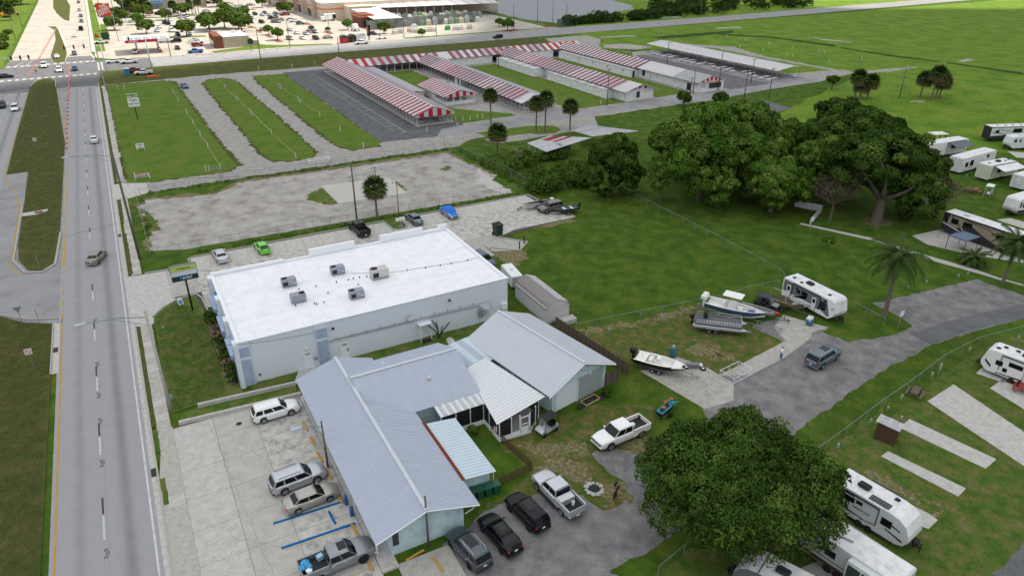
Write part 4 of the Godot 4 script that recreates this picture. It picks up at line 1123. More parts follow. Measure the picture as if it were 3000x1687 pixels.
	# low walls along the strip of grass to the south
	for a in [[0.27,70.36,10.43,69.52],[-1.84,68.09,10.50,67.18]]:
		var d := V(a[2], a[3]) - V(a[0], a[1])
		solo("retaining_wall", mb().bbox(v3(0,0.2,0),v3(d.length(),0.5,0.32),0.03).mesh(),M.conc2, "low grey concrete wall beside the white store building" if a[1] > 69 else "low grey concrete wall edging the front parking lot", "wall", "", (V(a[0], a[1]) + V(a[2], a[3])) * 0.5 + v3(0,0.1,0), atan2(-d.z, d.x))

func text(p: Node, called: String, t: String, size: float, at: Vector3, turn: float, m: Material, tilt := 0.0, bold := true) -> MeshInstance3D:
	var tm := TextMesh.new()
	var f := SystemFont.new()
	f.font_names = PackedStringArray(["Droid Sans"])
	f.font_weight = 700 if bold else 400
	tm.font = f
	tm.font_size = 32
	tm.text = t
	tm.pixel_size = size / 23.0
	tm.depth = 0.012
	var o := part(p, called, tm, m, at)
	o.rotation = v3(tilt, turn, 0)
	return o

func dish(p: Node, at: Vector3, r: float, to: Vector3) -> void:
	var d := part(p, "satellite_dish", mb().lathe(Vector3.ZERO, [v2(0.02,0),v2(r * 0.5, r * 0.06),v2(r, r * 0.25)],16).cyl(Vector3.ZERO, v3(0, r * 0.9, r * 0.3),0.015).mesh(),M.hvac_tan, at)
	var y := to.normalized()
	var x := y.cross(Vector3.UP).normalized()
	d.basis = Basis(x, y, x.cross(y))

func house() -> void:
	var R := 0.92
	var s := thing("metal_roof_house", "pale aqua house with long blue grey metal roof facing the concrete lot", "house")
	var bl := [M.metal_blue, M.metal_blue2]
	# main wing, ridge along the road
	slope(s, V(14.5,40.6,4.25),V(14.5,66.4,4.25),V(10.05,40.6,2.75), R, 4, bl)
	slope(s, V(14.5,40.6,4.25),V(14.5,56.6,4.25),V(19.15,40.6,2.75), R, 4, bl)
	part(s, "ridge_cap", mb().box(V(14.5,53.5,4.29),v3(0.34,0.05,25.8)).mesh(),M.metal_grey)
	wall_box(s, "wall", 11.5,41.4,18.0,66.0,2.75,M.aqua)
	gable(s, 10.4,18.9,41.36,2.72,4.14,M.aqua, "gable", 14.5)
	for q in [[10.05,14.5],[19.15,14.5]]:
		var a := V(q[0],40.62,2.74)
		var b := V(q[1],40.62,4.24)
		part(s, "barge_board", mb().cyl(a - v3(0,0.08,-0.02), b - v3(0,0.08,-0.02),0.07,0.07,4).mesh(),M.trim_white)
	part(s, "fascia", mb().box(V(10.1,53.5,2.66),v3(0.05,0.16,25.8)).mesh(),M.trim_white)
	for k in 5:
		part(s, "porch_post", post_mesh(2.6,0.06),M.trim_white, V(10.45,42.0 + k * 5.9,0.1))
		if k < 4:
			part(s, "window", mb().box(V(11.47,44.2 + k * 5.9,1.6),v3(0.08,1.2,1.6)).mesh(),M.win)
			part(s, "window_frame", mb().box(V(11.48,44.2 + k * 5.9,1.6),v3(0.06,1.4,1.8)).mesh(),M.trim_white)
	part(s, "door", mb().box(V(11.47,47.3,1.1),v3(0.08,2.1,1.0)).mesh(),M.dark)
	part(s, "south_window", mb().box(V(11.9,41.33,1.7),v3(0.5,1.2,0.06)).mesh(),M.win)
	# cross wing, ridge running east
	slope(s, V(14.6,61.0,4.75),V(26.4,61.0,4.75),V(14.6,54.95,2.8), R, 4, bl)
	slope(s, V(14.6,61.0,4.75),V(26.4,61.0,4.75),V(14.6,66.0,2.8), R, 4, bl)
	part(s, "ridge_cap", mb().box(V(20.5,61.0,4.79),v3(11.9,0.05,0.34)).mesh(),M.metal_grey)
	wall_box(s, "wall", 18.0,55.6,25.9,65.5,2.8,M.aqua)
	var g2 := mb()
	g2.side(pva([v2(-65.6,2.7),v2(-55.4,2.7),v2(-61.0,4.6)]),0.0,0.06)
	for w in [[14.75, "west_gable"],[25.9, "east_gable"]]:
		var go := part(s, "gable", g2.mesh(),M.aqua)
		go.transform = Transform3D(Basis(v3(0,0,1),v3(0,1,0),v3(-1,0,0)),v3(w[0],0,0))
	part(s, "roof_vent", mb().bbox(V(22.0,58.2,3.98),v3(0.4,0.25,0.35)).mesh(),M.hvac_tan)
	part(s, "vent_pipe", mb().cyl(V(18.6,62.6,4.0),V(18.6,62.6,4.6),0.05).mesh(),M.trim_white)
	slope(s, V(14.5,61.5,4.25),V(14.5,66.4,4.25),V(18.5,61.5,2.96), R, 4, bl)
	# low links between the wings and the garage
	slope(s, V(26.4,64.6,3.0),V(30.6,65.4,3.0),V(26.6,59.2,2.7), R, 3,[M.metal_blue, M.metal_pale])
	wall_box(s, "wall", 25.9,59.6,29.6,64.2,2.6,M.aqua)
	# flat aluminium porch cover
	strips(s, V(21.1,55.0,2.78),V(21.1,53.2,2.55),V(26.4,53.2,2.55),V(26.3,55.0,2.78),14,[M.metal_white, M.rv_worn])
	for e in [21.2,22.8,24.4,25.9]:
		part(s, "porch_post", post_mesh(2.5,0.04),M.trim_white, V(e, 53.35))
	for e in [[21.25,22.75],[22.85,24.35],[24.45,25.85]]:
		part(s, "screen", mb().box(V((e[0] + e[1]) * 0.5,53.35,1.45),v3(e[1] - e[0] - 0.08,1.9,0.015)).mesh(),M.screen)
	wall_box(s, "knee_wall", 21.2,53.25,25.9,53.45,0.5,M.trim_white)
	part(s, "inside_wall", mb().box(V(23.6,55.5,1.3),v3(4.8,2.5,0.1)).mesh(),M.aqua)
	# small lean-to with its own ribbed roof and the rusted gutter line
	strips(s, V(19.2,52.8,2.75),V(22.4,52.6,2.45),V(22.4,43.8,2.45),V(19.2,43.9,2.75),22,[M.metal_pale])
	wall_box(s, "wall", 19.4,44.6,22.1,52.2,2.35,M.aqua)
	part(s, "rust_flashing", mb().box(V(19.2,48.4,2.83),v3(0.28,0.07,9.2)).mesh(),M.rust)
	part(s, "down_pipe", mb().cyl(V(22.35,44.3,0.0),V(22.35,44.3,2.4),0.04).mesh(),M.trim_white)
	part(s, "gutter_pipe", mb().tube([V(18.95,40.8,2.7),V(18.6,40.9,2.2),V(18.1,41.3,1.6)],0.05).mesh(),M.trim_white)
	# screened porch between house and garage
	s = thing("screened_porch", "white ribbed roof porch with black screens and white door beside the golf cart", "porch")
	strips(s, V(26.7,59.3,3.0),V(29.6,60.2,3.0),V(32.0,51.2,2.62),V(25.5,49.6,2.5),22,[M.metal_white])
	wall_box(s, "knee_wall", 25.9,49.9,26.05,58.8,0.5,M.trim_white)
	wall_box(s, "knee_wall", 26.05,49.9,28.4,50.02,0.5,M.trim_white)
	part(s, "floor", mb().slab(pl([25.9,49.85,29.4,49.6,31.6,52,29.6,60,26.6,59]),0.0,0.1).mesh(),M.conc2)
	var posts := [25.95,49.95,27.3,49.95,28.25,49.9,29.35,49.8,30.4,50.5,31.3,51.4,25.95,52.1,25.95,54.3,25.95,56.5]
	for i in posts.size() / 2: part(s, "porch_post", post_mesh(2.45,0.045),M.trim_white, V(posts[i * 2], posts[i * 2 + 1]))
	for a in [[25.95,49.95,27.3,49.95],[29.35,49.8,30.4,50.5],[30.4,50.5,31.3,51.4],[25.95,52.1,25.95,49.95],[25.95,54.3,25.95,52.1],[25.95,56.5,25.95,54.3]]:
		var p0 := V(a[0], a[1],1.45)
		var p1 := V(a[2], a[3],1.45)
		var d := p1 - p0
		part(s, "screen", mb().box((p0 + p1) * 0.5,v3(d.length() - 0.1,1.85,0.012), Basis(Vector3.UP, atan2(-d.z, d.x))).mesh(),M.screen)
	var dr := part(s, "screen_door", mb().box(V(28.8,49.85,0.5),v3(1.0,0.8,0.05)).box(V(28.8,49.85,2.1),v3(1.0,0.12,0.05)).box(V(28.32,49.85,1.2),v3(0.1,2.0,0.05)).box(V(29.28,49.85,1.2),v3(0.1,2.0,0.05)).box(V(28.8,49.85,1.25),v3(1.0,0.08,0.05)).mesh(),M.trim_white)
	part(s, "inside_wall", mb().box(V(29.0,56.5,1.3),v3(4.4,2.5,0.1)).mesh(),M.aqua)
	# garage turned a little off the road line
	s = thing("garage", "aqua garage with large grey metal gable roof and half open sliding door", "garage", V(36.9,52.0), deg_to_rad(10.8))
	# local frame: x east, -z north, origin at the middle of the south gable
	slope(s, v3(0,5.0,0.5),v3(0,5.0,-14.2),v3(-4.95,2.85,0.5), R, 4,[M.metal_grey])
	slope(s, v3(0,5.0,0.5),v3(0,5.0,-14.2),v3(4.95,2.85,0.5), R, 4,[M.metal_grey])
	part(s, "ridge_cap", mb().box(v3(0,5.04,-6.85),v3(0.34,0.05,14.7)).mesh(),M.metal_grey)
	part(s, "wall", mb().box(v3(0,1.45,-7.0),v3(8.0,2.9,13.8)).mesh(),M.aqua)
	var gb := mb()
	gb.side(pva([v2(-4.3,2.85),v2(4.3,2.85),v2(0,4.85)]),-0.16,-0.06)
	part(s, "gable", gb.mesh(),M.aqua)
	for q in [-1.0,1.0]:
		part(s, "barge_board", mb().cyl(v3(4.95 * q, 2.72,0.5),v3(0,4.88,0.5),0.08,0.08,4).mesh(),M.trim_white)
	part(s, "roller_door", mb().box(v3(-2.0,1.4,-0.07),v3(3.0,2.7,0.06)).mesh(),M.wall_white)
	for k in 9: part(s, "door_slat", mb().box(v3(-2.0,0.25 + k * 0.29,-0.03),v3(2.95,0.02,0.03)).mesh(),M.trim_white)
	part(s, "sliding_door", mb().box(v3(1.45,1.5,0.0),v3(3.9,2.9,0.07)).mesh(), mat(srgb(166,178,178),0.6))
	for k in 13: part(s, "door_rib", mb().box(v3(-0.35 + k * 0.3,1.5,0.05),v3(0.05,2.85,0.04)).mesh(), mat_once("rib", srgb(160,172,172),0.6))
	part(s, "door_post", mb().box(v3(-0.45,1.4,0.02),v3(0.14,2.8,0.1)).mesh(),M.trim_white)
	var lampo := part(s, "gooseneck_lamp", mb().tube([v3(-0.2,4.0,0.0),v3(-0.2,4.15,0.5),v3(0.4,3.95,0.9)],0.03).mesh(),M.galv)
	part(lampo, "lamp_shade", mb().lathe(v3(0.4,3.65,0.9),[v2(0.06,0.3),v2(0.16,0.2),v2(0.2,0.0)],12).mesh(true),M.lamp_clear)
	part(s, "eave_lamp", mb().bbox(v3(4.6,2.2,-9.0),v3(0.3,0.2,0.3)).mesh(),M.white)

func mat_once(key: String, c: Color, rough := 0.7, metal := 0.0) -> StandardMaterial3D:
	var k := "m " + key
	if not cache.has(k): cache[k] = mat(c, rough, metal)
	return cache[k]

const KINDS := {
	"sedan": {"L": 4.85, "W": 1.84, "sill": 0.24, "r": 0.33, "xf": 1.42, "xr": -1.40, "top": [[-2.42,0.62],[-2.36,0.92],[-2.1,1.02],[-1.35,1.05],[-0.2,0.98],[0.95,0.98],[1.5,0.92],[2.1,0.80],[2.36,0.66],[2.42,0.48]], "cab": [1.08,0.30,-1.05,-1.82], "belt": 0.97, "roof": 1.45, "wb": 0.80, "wt": 0.60, "wins": [[0.05,0.47],[0.52,0.93]]},
	"coupe": {"L": 4.5, "W": 1.80, "sill": 0.22, "r": 0.33, "xf": 1.35, "xr": -1.35, "top": [[-2.25,0.62],[-2.2,0.95],[-2.0,1.06],[-1.4,1.06],[-0.2,0.94],[0.9,0.94],[1.4,0.86],[2.0,0.74],[2.2,0.6],[2.25,0.45]], "cab": [1.0,0.15,-0.85,-1.95], "belt": 0.94, "roof": 1.38, "wb": 0.78, "wt": 0.56, "wins": [[0.08,0.58],[0.64,0.9]]},
	"suv": {"L": 4.78, "W": 1.90, "sill": 0.30, "r": 0.36, "xf": 1.42, "xr": -1.38, "top": [[-2.39,0.72],[-2.36,1.05],[-2.2,1.08],[-1.2,1.08],[0.0,1.06],[1.0,1.06],[1.5,1.02],[2.05,0.94],[2.32,0.80],[2.39,0.56]], "cab": [1.12,0.42,-1.98,-2.30], "belt": 1.06, "roof": 1.68, "wb": 0.84, "wt": 0.68, "wins": [[0.04,0.36],[0.40,0.68],[0.73,0.95]]},
	"big_suv": {"L": 5.3, "W": 2.04, "sill": 0.34, "r": 0.41, "xf": 1.62, "xr": -1.48, "top": [[-2.65,0.78],[-2.62,1.16],[-2.4,1.18],[-1.2,1.18],[0.0,1.16],[1.1,1.18],[1.7,1.16],[2.35,1.10],[2.6,0.95],[2.65,0.6]], "cab": [1.22,0.55,-2.22,-2.54], "belt": 1.16, "roof": 1.88, "wb": 0.91, "wt": 0.75, "wins": [[0.04,0.34],[0.38,0.66],[0.70,0.95]]},
	"pickup": {"L": 5.95, "W": 2.03, "sill": 0.42, "r": 0.42, "xf": 1.86, "xr": -1.82, "top": [[-2.97,0.70],[-2.95,0.80],[-2.5,0.80],[-0.86,0.80],[-0.84,1.20],[0.0,1.20],[1.28,1.20],[1.9,1.16],[2.6,1.10],[2.9,0.98],[2.97,0.6]], "cab": [1.42,0.74,-0.72,-0.84], "belt": 1.19, "roof": 1.90, "wb": 0.90, "wt": 0.74, "wins": [[0.05,0.50],[0.54,0.95]], "bed": [-2.93,-0.86,1.28]},
	"van": {"L": 4.9, "W": 1.95, "sill": 0.30, "r": 0.35, "xf": 1.5, "xr": -1.4, "top": [[-2.45,0.72],[-2.42,1.08],[-2.2,1.10],[0.0,1.10],[1.3,1.08],[2.0,0.95],[2.38,0.78],[2.45,0.56]], "cab": [1.7,0.7,-2.12,-2.36], "belt": 1.08, "roof": 1.74, "wb": 0.87, "wt": 0.72, "wins": [[0.08,0.36],[0.40,0.66],[0.70,0.95]]},
}

func prof(top: Array, x: float) -> float:
	if x <= top[0][0]: return top[0][1]
	for i in top.size() - 1:
		if x <= top[i + 1][0]:
			return lerpf(top[i][1], top[i + 1][1],(x - top[i][0]) / (top[i + 1][0] - top[i][0]))
	return top[-1][1]

func car_meshes(kind: String) -> Dictionary:
	var key := "car " + kind
	if cache.has(key): return cache[key]
	var k: Dictionary = KINDS[kind]
	var L: float = k.L
	var hw: float = k.W * 0.5
	var out := {}
	var xs := []
	for t in k.top: xs.append(t[0])
	var ra: float = k.r * 1.18
	for w in [k.xf, k.xr]:
		for f in [-1.02,-1.0,-0.86,-0.5,0.0,0.5,0.86,1.0,1.02]: xs.append(w + ra * f)
	xs.append(L * 0.5 - 0.1); xs.append(-L * 0.5 + 0.1)
	xs.sort()
	var rings := []
	for x in xs:
		var e := absf(x) / (L * 0.5)
		var w := hw * (1.0 - 0.16 * pow(e, 7.0) - 0.03 * pow(e, 2.0))
		var yt := prof(k.top, x)
		var y0: float = k.sill
		if e > 0.93: y0 = k.sill + 0.02
		for a in [k.xf, k.xr]:
			var d: float = absf(x - a)
			if d <= ra * 1.001: y0 = maxf(y0, k.r + sqrt(maxf(0.0, ra * ra - d * d)))
		y0 = minf(y0, yt - 0.06)
		var ring := []
		var half := [[0.93, y0],[0.985, lerpf(y0, yt, 0.22)],[1.0, lerpf(y0, yt, 0.55)],[0.965, lerpf(y0, yt, 0.86)],[0.90, lerpf(y0, yt, 0.965)],[0.74, yt + 0.012],[0.0, yt + 0.045]]
		for h in half: ring.append(v3(x, h[1], w * h[0]))
		for i in range(half.size() - 2,-1,-1): ring.append(v3(x, half[i][1],-w * half[i][0]))
		rings.append(ring)
	var b := mb()
	for i in rings.size() - 1:
		for j in rings[0].size() - 1:
			b.quad(rings[i][j], rings[i + 1][j], rings[i + 1][j + 1], rings[i][j + 1])
	for end in [0, rings.size() - 1]:
		var c := v3(rings[end][0].x, 0.5,0)
		for j in rings[0].size() - 1: b.tri(rings[end][j], rings[end][j + 1], c)
	out.body = b.mesh(true)
	# cabin shell in the body colour, glass laid on it
	var cb: Array = k.cab
	var yb: float = k.belt - 0.02
	var yr: float = k.roof
	var ys := yr - 0.09
	var fs := (ys - yb) / (yr - yb)
	var xa := lerpf(cb[0], cb[1], fs)
	var xc := lerpf(cb[3], cb[2], fs)
	var wb: float = k.wb
	var ws: float = k.wt + 0.05
	var wt: float = k.wt - 0.06
	var c8 := {"fb": v2(cb[0], wb * 0.96), "rb": v2(cb[3], wb * 0.96), "fs": v2(xa, ws), "rs": v2(xc, ws), "ft": v2(cb[1] - 0.04, wt), "rt": v2(cb[2] + 0.04, wt)}
	var P := func(n: String, y: float, s: float): return v3(c8[n].x, y, c8[n].y * s)
	b = mb()
	for s in [-1.0,1.0]:
		b.quad(P.call("rb", yb, s), P.call("fb", yb, s), P.call("fs", ys, s), P.call("rs", ys, s))
		b.quad(P.call("rs", ys, s), P.call("fs", ys, s), P.call("ft", yr, s), P.call("rt", yr, s))
		b.quad(P.call("rt", yr, s), P.call("ft", yr, s),v3(c8.ft.x, yr + 0.03,0),v3(c8.rt.x, yr + 0.03,0))
		b.quad(P.call("fs", ys, s), P.call("ft", yr, s),v3(c8.ft.x, yr + 0.03,0),v3(xa + 0.02, ys, 0))
		b.quad(P.call("rs", ys, s), P.call("rt", yr, s),v3(c8.rt.x, yr + 0.03,0),v3(xc - 0.02, ys, 0))
		b.quad(P.call("fb", yb, s), P.call("fs", ys, s),v3(xa + 0.02, ys, 0),v3(cb[0] + 0.10, yb, 0))
		b.quad(P.call("rb", yb, s), P.call("rs", ys, s),v3(xc - 0.02, ys, 0),v3(cb[3] - 0.05, yb, 0))
	out.cabin = b.mesh()
	var glass := func(p: Array, off: Vector3) -> ArrayMesh:
		var g := mb()
		g.quad(p[0] + off, p[1] + off, p[2] + off, p[3] + off)
		return g.mesh()
	var all := mb()
	b = mb()
	var fo := v3(0.014,0.014,0)
	for s in [-1.0,1.0]:
		var lo := 0.05
		var hi := 0.97
		var p0: Vector3 = (P.call("fb", yb, s) as Vector3).lerp(P.call("fs", ys, s), lo)
		var p1: Vector3 = (P.call("fb", yb, s) as Vector3).lerp(P.call("fs", ys, s), hi)
		var m0 := v3(cb[0] + 0.10, yb, 0).lerp(v3(xa + 0.02, ys, 0), lo)
		var m1 := v3(cb[0] + 0.10, yb, 0).lerp(v3(xa + 0.02, ys, 0), hi)
		p0.z *= 0.95; p1.z *= 0.95
		b.quad(p0 + fo, m0 + fo, m1 + fo, p1 + fo)
	out.windshield = b.mesh()
	all.v.append_array(b.v)
	b = mb()
	fo = v3(-0.014,0.01,0)
	for s in [-1.0,1.0]:
		var p0: Vector3 = (P.call("rb", yb, s) as Vector3).lerp(P.call("rs", ys, s),0.12)
		var p1: Vector3 = (P.call("rb", yb, s) as Vector3).lerp(P.call("rs", ys, s),0.95)
		var m0 := v3(cb[3] - 0.05, yb, 0).lerp(v3(xc - 0.02, ys, 0),0.12)
		var m1 := v3(cb[3] - 0.05, yb, 0).lerp(v3(xc - 0.02, ys, 0),0.95)
		p0.z *= 0.9; p1.z *= 0.9
		b.quad(p0 + fo, m0 + fo, m1 + fo, p1 + fo)
	out.rear_window = b.mesh()
	all.v.append_array(b.v)
	out.side = []
	for s in [-1.0,1.0]:
		for w in k.wins:
			b = mb()
			var fb: Vector3 = P.call("fb", yb, s)
			var rb: Vector3 = P.call("rb", yb, s)
			var f2: Vector3 = P.call("fs", ys, s)
			var r2: Vector3 = P.call("rs", ys, s)
			var q := []
			for t in [[w[0],0.10],[w[1],0.10],[w[1],0.93],[w[0],0.93]]:
				q.append(fb.lerp(rb, t[0]).lerp(f2.lerp(r2, t[0]), t[1]) + v3(0,0.004,0.014 * s))
			b.quad(q[0], q[1], q[2], q[3])
			out.side.append(b.mesh())
			all.v.append_array(b.v)
	out.glass = all.mesh()
	out.under = mb().box(v3(0,0.48,0),v3(L * 0.94,0.44, hw * 1.4)).mesh()
	# lamps, bumpers and trims follow the rounded ends
	var ew := func(x: float): return hw * (1.0 - 0.16 * pow(absf(x) / (L * 0.5),7.0) - 0.03)
	var xf := L * 0.5 - 0.12
	out.head = []
	out.tail = []
	for s in [-1.0,1.0]:
		var yh: float = prof(k.top, xf) - 0.06
		out.head.append(mb().bbox(v3(xf, yh - 0.03, s * (ew.call(xf) - 0.20)),v3(0.16,0.09,0.34),0.035, Basis(Vector3.UP, 0.3 * s)).mesh())
		var tall := 0.34 if kind in ["pickup", "big_suv"] else 0.18
		out.tail.append(mb().bbox(v3(-L * 0.5 + 0.09, prof(k.top, -L * 0.5 + 0.2) - 0.14 if kind != "pickup" else 1.02, s * (ew.call(-L * 0.5 + 0.1) - 0.14)),v3(0.16, tall, 0.24),0.04, Basis(Vector3.UP, -0.2 * s)).mesh())
	out.grille = mb().bbox(v3(L * 0.5 - 0.05, prof(k.top, L * 0.5 - 0.1) - 0.14,0),v3(0.12,0.24, hw * 0.95),0.04).mesh()
	out.bumper = [mb().bbox(v3(L * 0.5 - 0.12, k.sill + 0.12,0),v3(0.32,0.2, hw * 1.72),0.07).mesh(), mb().bbox(v3(-L * 0.5 + 0.1, k.sill + 0.12,0),v3(0.3,0.2, hw * 1.74),0.07).mesh()]
	out.plate = mb().box(v3(-L * 0.5 - 0.02 if kind != "pickup" else -L * 0.5 - 0.06,0.78 if kind != "pickup" else 0.58,0),v3(0.03,0.15,0.31)).mesh()
	out.mirror = []
	for s in [-1.0,1.0]: out.mirror.append(mb().bbox(v3(cb[0] - 0.22, k.belt + 0.08, s * (wb + 0.16)),v3(0.14,0.17,0.24),0.04).mesh())
	out.handle = []
	for s in [-1.0,1.0]:
		for w in k.wins.slice(0,2):
			var x: float = lerpf(cb[0], cb[3], w[1]) + 0.12
			out.handle.append(mb().bbox(v3(x, k.belt - 0.12, s * (hw * 0.985)),v3(0.2,0.04,0.05),0.015).mesh())
	# door skins, a few millimetres proud, with shut lines between them
	out.door = []
	for s in [-1.0,1.0]:
		for w in k.wins.slice(0,2):
			var x0: float = lerpf(cb[0], cb[3], w[0]) - (0.10 if w[0] < 0.1 else -0.02)
			var x1: float = lerpf(cb[0], cb[3], w[1]) + 0.02
			x1 = maxf(x1, k.xr + ra * 0.75)
			b = mb()
			var last := []
			for q in 4:
				var x := lerpf(x0, x1, q / 3.0)
				var e := absf(x) / (L * 0.5)
				var ww := hw * (1.0 - 0.16 * pow(e, 7.0) - 0.03 * pow(e, 2.0)) + 0.010
				var yt := prof(k.top, x)
				var now := []
				for h in [[0.972,0.16],[0.985,0.22],[1.0,0.55],[0.965,0.86],[0.93,0.92]]: now.append(v3(x, lerpf(k.sill, yt, h[1]), s * ww * h[0]))
				if q > 0:
					for j in 4: b.quad(last[j], now[j], now[j + 1], last[j + 1])
				last = now
			out.door.append(b.mesh())
	var r: float = k.r
	var tb := RX
	out.tyre = mb().lathe(Vector3.ZERO, [v2(r * 0.66,-0.11),v2(r * 0.93,-0.12),v2(r, -0.07),v2(r, 0.07),v2(r * 0.93,0.12),v2(r * 0.66,0.11)],18, tb).mesh(true)
	b = mb()
	for s in [-1.0,1.0]:
		b.lathe(Vector3.ZERO, [v2(r * 0.68,0.112 * s),v2(r * 0.60,0.105 * s),v2(r * 0.58,0.05 * s)],16, tb)
		b.lathe(Vector3.ZERO, [v2(r * 0.17,0.05 * s),v2(r * 0.17,0.095 * s),v2(0.01,0.10 * s)],10, tb)
		for q in 5:
			var a := TAU * q / 5.0
			b.box(v3(cos(a), sin(a),0) * r * 0.38 + v3(0,0,0.08 * s),v3(r * 0.46, r * 0.16,0.03), Basis(Vector3.BACK, a))
	out.rim = b.mesh()
	out.well = mb().lathe(Vector3.ZERO, [v2(r * 0.62,-0.05),v2(0.01,-0.05)],12, tb).lathe(Vector3.ZERO, [v2(r * 0.62,0.05),v2(0.01,0.05)],12, tb).mesh()
	out.wheel = mb().lathe(Vector3.ZERO, [v2(0.01,-0.11),v2(r * 0.6,-0.11),v2(r, -0.10),v2(r, 0.10),v2(r * 0.6,0.11),v2(0.01,0.11)],10, tb).mesh()
	if k.has("bed"):
		var bd: Array = k.bed
		out.bed_side = []
		for s in [-1.0,1.0]:
			out.bed_side.append(mb().bbox(v3((bd[0] + bd[1]) * 0.5,(0.78 + bd[2]) * 0.5, s * (hw - 0.10)),v3(bd[1] - bd[0], bd[2] - 0.70,0.14),0.04).mesh())
		out.tailgate = mb().bbox(v3(bd[0] - 0.01,(0.74 + bd[2]) * 0.5,0),v3(0.09, bd[2] - 0.72, hw * 1.78),0.03).mesh()
		out.bulkhead = mb().box(v3(bd[1] + 0.01,1.02,0),v3(0.06,0.44, hw * 1.7)).mesh()
		out.liner = mb().box(v3((bd[0] + bd[1]) * 0.5,0.855,0),v3(bd[1] - bd[0] - 0.06,0.03, hw * 1.68)).mesh()
	cache[key] = out
	return out

func paint(c: Color, metal := 0.35) -> StandardMaterial3D:
	var key := "paint %s %.2f" % [c, metal]
	if not cache.has(key):
		var m := mat(c, 0.38, metal, 0.5)
		m.clearcoat_enabled = true
		m.clearcoat = 0.8 if c.v > 0.3 else 0.35
		if c.v < 0.3: m.metallic_specular = 0.25
		m.clearcoat_roughness = 0.05
		cache[key] = m
	return cache[key]

func car(called: String, kind: String, c: Color, label: String, category: String, e: float, n: float, heading: float, fine := true, group := "", y := 0.0, metal := 0.35, rims: Material = null) -> Node3D:
	var k: Dictionary = KINDS[kind]
	var q := car_meshes(kind)
	var t := thing(called, label, category, V(e, n, y), deg_to_rad(heading), group)
	var p := paint(c, metal)
	part(t, "body", q.body, p)
	part(t, "cabin", q.cabin, p)
	part(t, "underbody", q.under, M.black)
	for x in [k.xf, k.xr]:
		for s in [-1.0,1.0]:
			var at := v3(x, k.r, s * (k.W * 0.5 - 0.14))
			if fine:
				var w := part(t, "wheel", q.well, M.black, at)
				part(w, "tyre", q.tyre, M.rubber)
				part(w, "rim", q.rim, rims if rims else M.rim)
			else: part(t, "wheel", q.wheel, M.rubber, at)
	if k.has("bed"):
		for m in q.bed_side: part(t, "bed_side", m, p)
		part(t, "tailgate", q.tailgate, p)
		part(t, "bulkhead", q.bulkhead, p)
		part(t, "bed_liner", q.liner, M.black)
	if not fine:
		part(t, "glass", q.glass, M.glass)
		return t
	part(t, "windshield", q.windshield, M.glass)
	part(t, "rear_window", q.rear_window, M.glass)
	for m in q.side: part(t, "side_window", m, M.glass)
	for m in q.door: part(t, "door", m, p)
	for m in q.head: part(t, "headlight", m, M.lamp_clear)
	for m in q.tail: part(t, "taillight", m, M.lamp_red)
	part(t, "grille", q.grille, M.dark)
	for m in q.bumper: part(t, "bumper", m, M.dark if kind in ["suv"] else (M.chrome if kind == "pickup" and c.v > 0.5 else p))
	part(t, "license_plate", q.plate, M.plate)
	for m in q.mirror: part(t, "mirror", m, p)
	for m in q.handle: part(t, "door_handle", m, M.chrome if c.v > 0.2 else p)
	return t

func rails(t: Node3D, kind: String, m: Material) -> void:
	var k: Dictionary = KINDS[kind]
	for s in [-1.0,1.0]:
		part(t, "roof_rail", mb().tube([v3(k.cab[1] - 0.2, k.roof + 0.01, s * k.wt * 0.9),v3(k.cab[1] - 0.35, k.roof + 0.07, s * k.wt * 0.9),v3(k.cab[2] + 0.4, k.roof + 0.07, s * k.wt * 0.9),v3(k.cab[2] + 0.25, k.roof + 0.0, s * k.wt * 0.9)],0.025,5).mesh(), m)

func sunroof(t: Node3D, kind: String, x0: float, x1: float) -> void:
	var k: Dictionary = KINDS[kind]
	part(t, "sunroof", mb().bbox(v3((x0 + x1) * 0.5, k.roof + 0.03,0),v3(absf(x1 - x0),0.03, k.wt * 1.2),0.01).mesh(),M.glass)

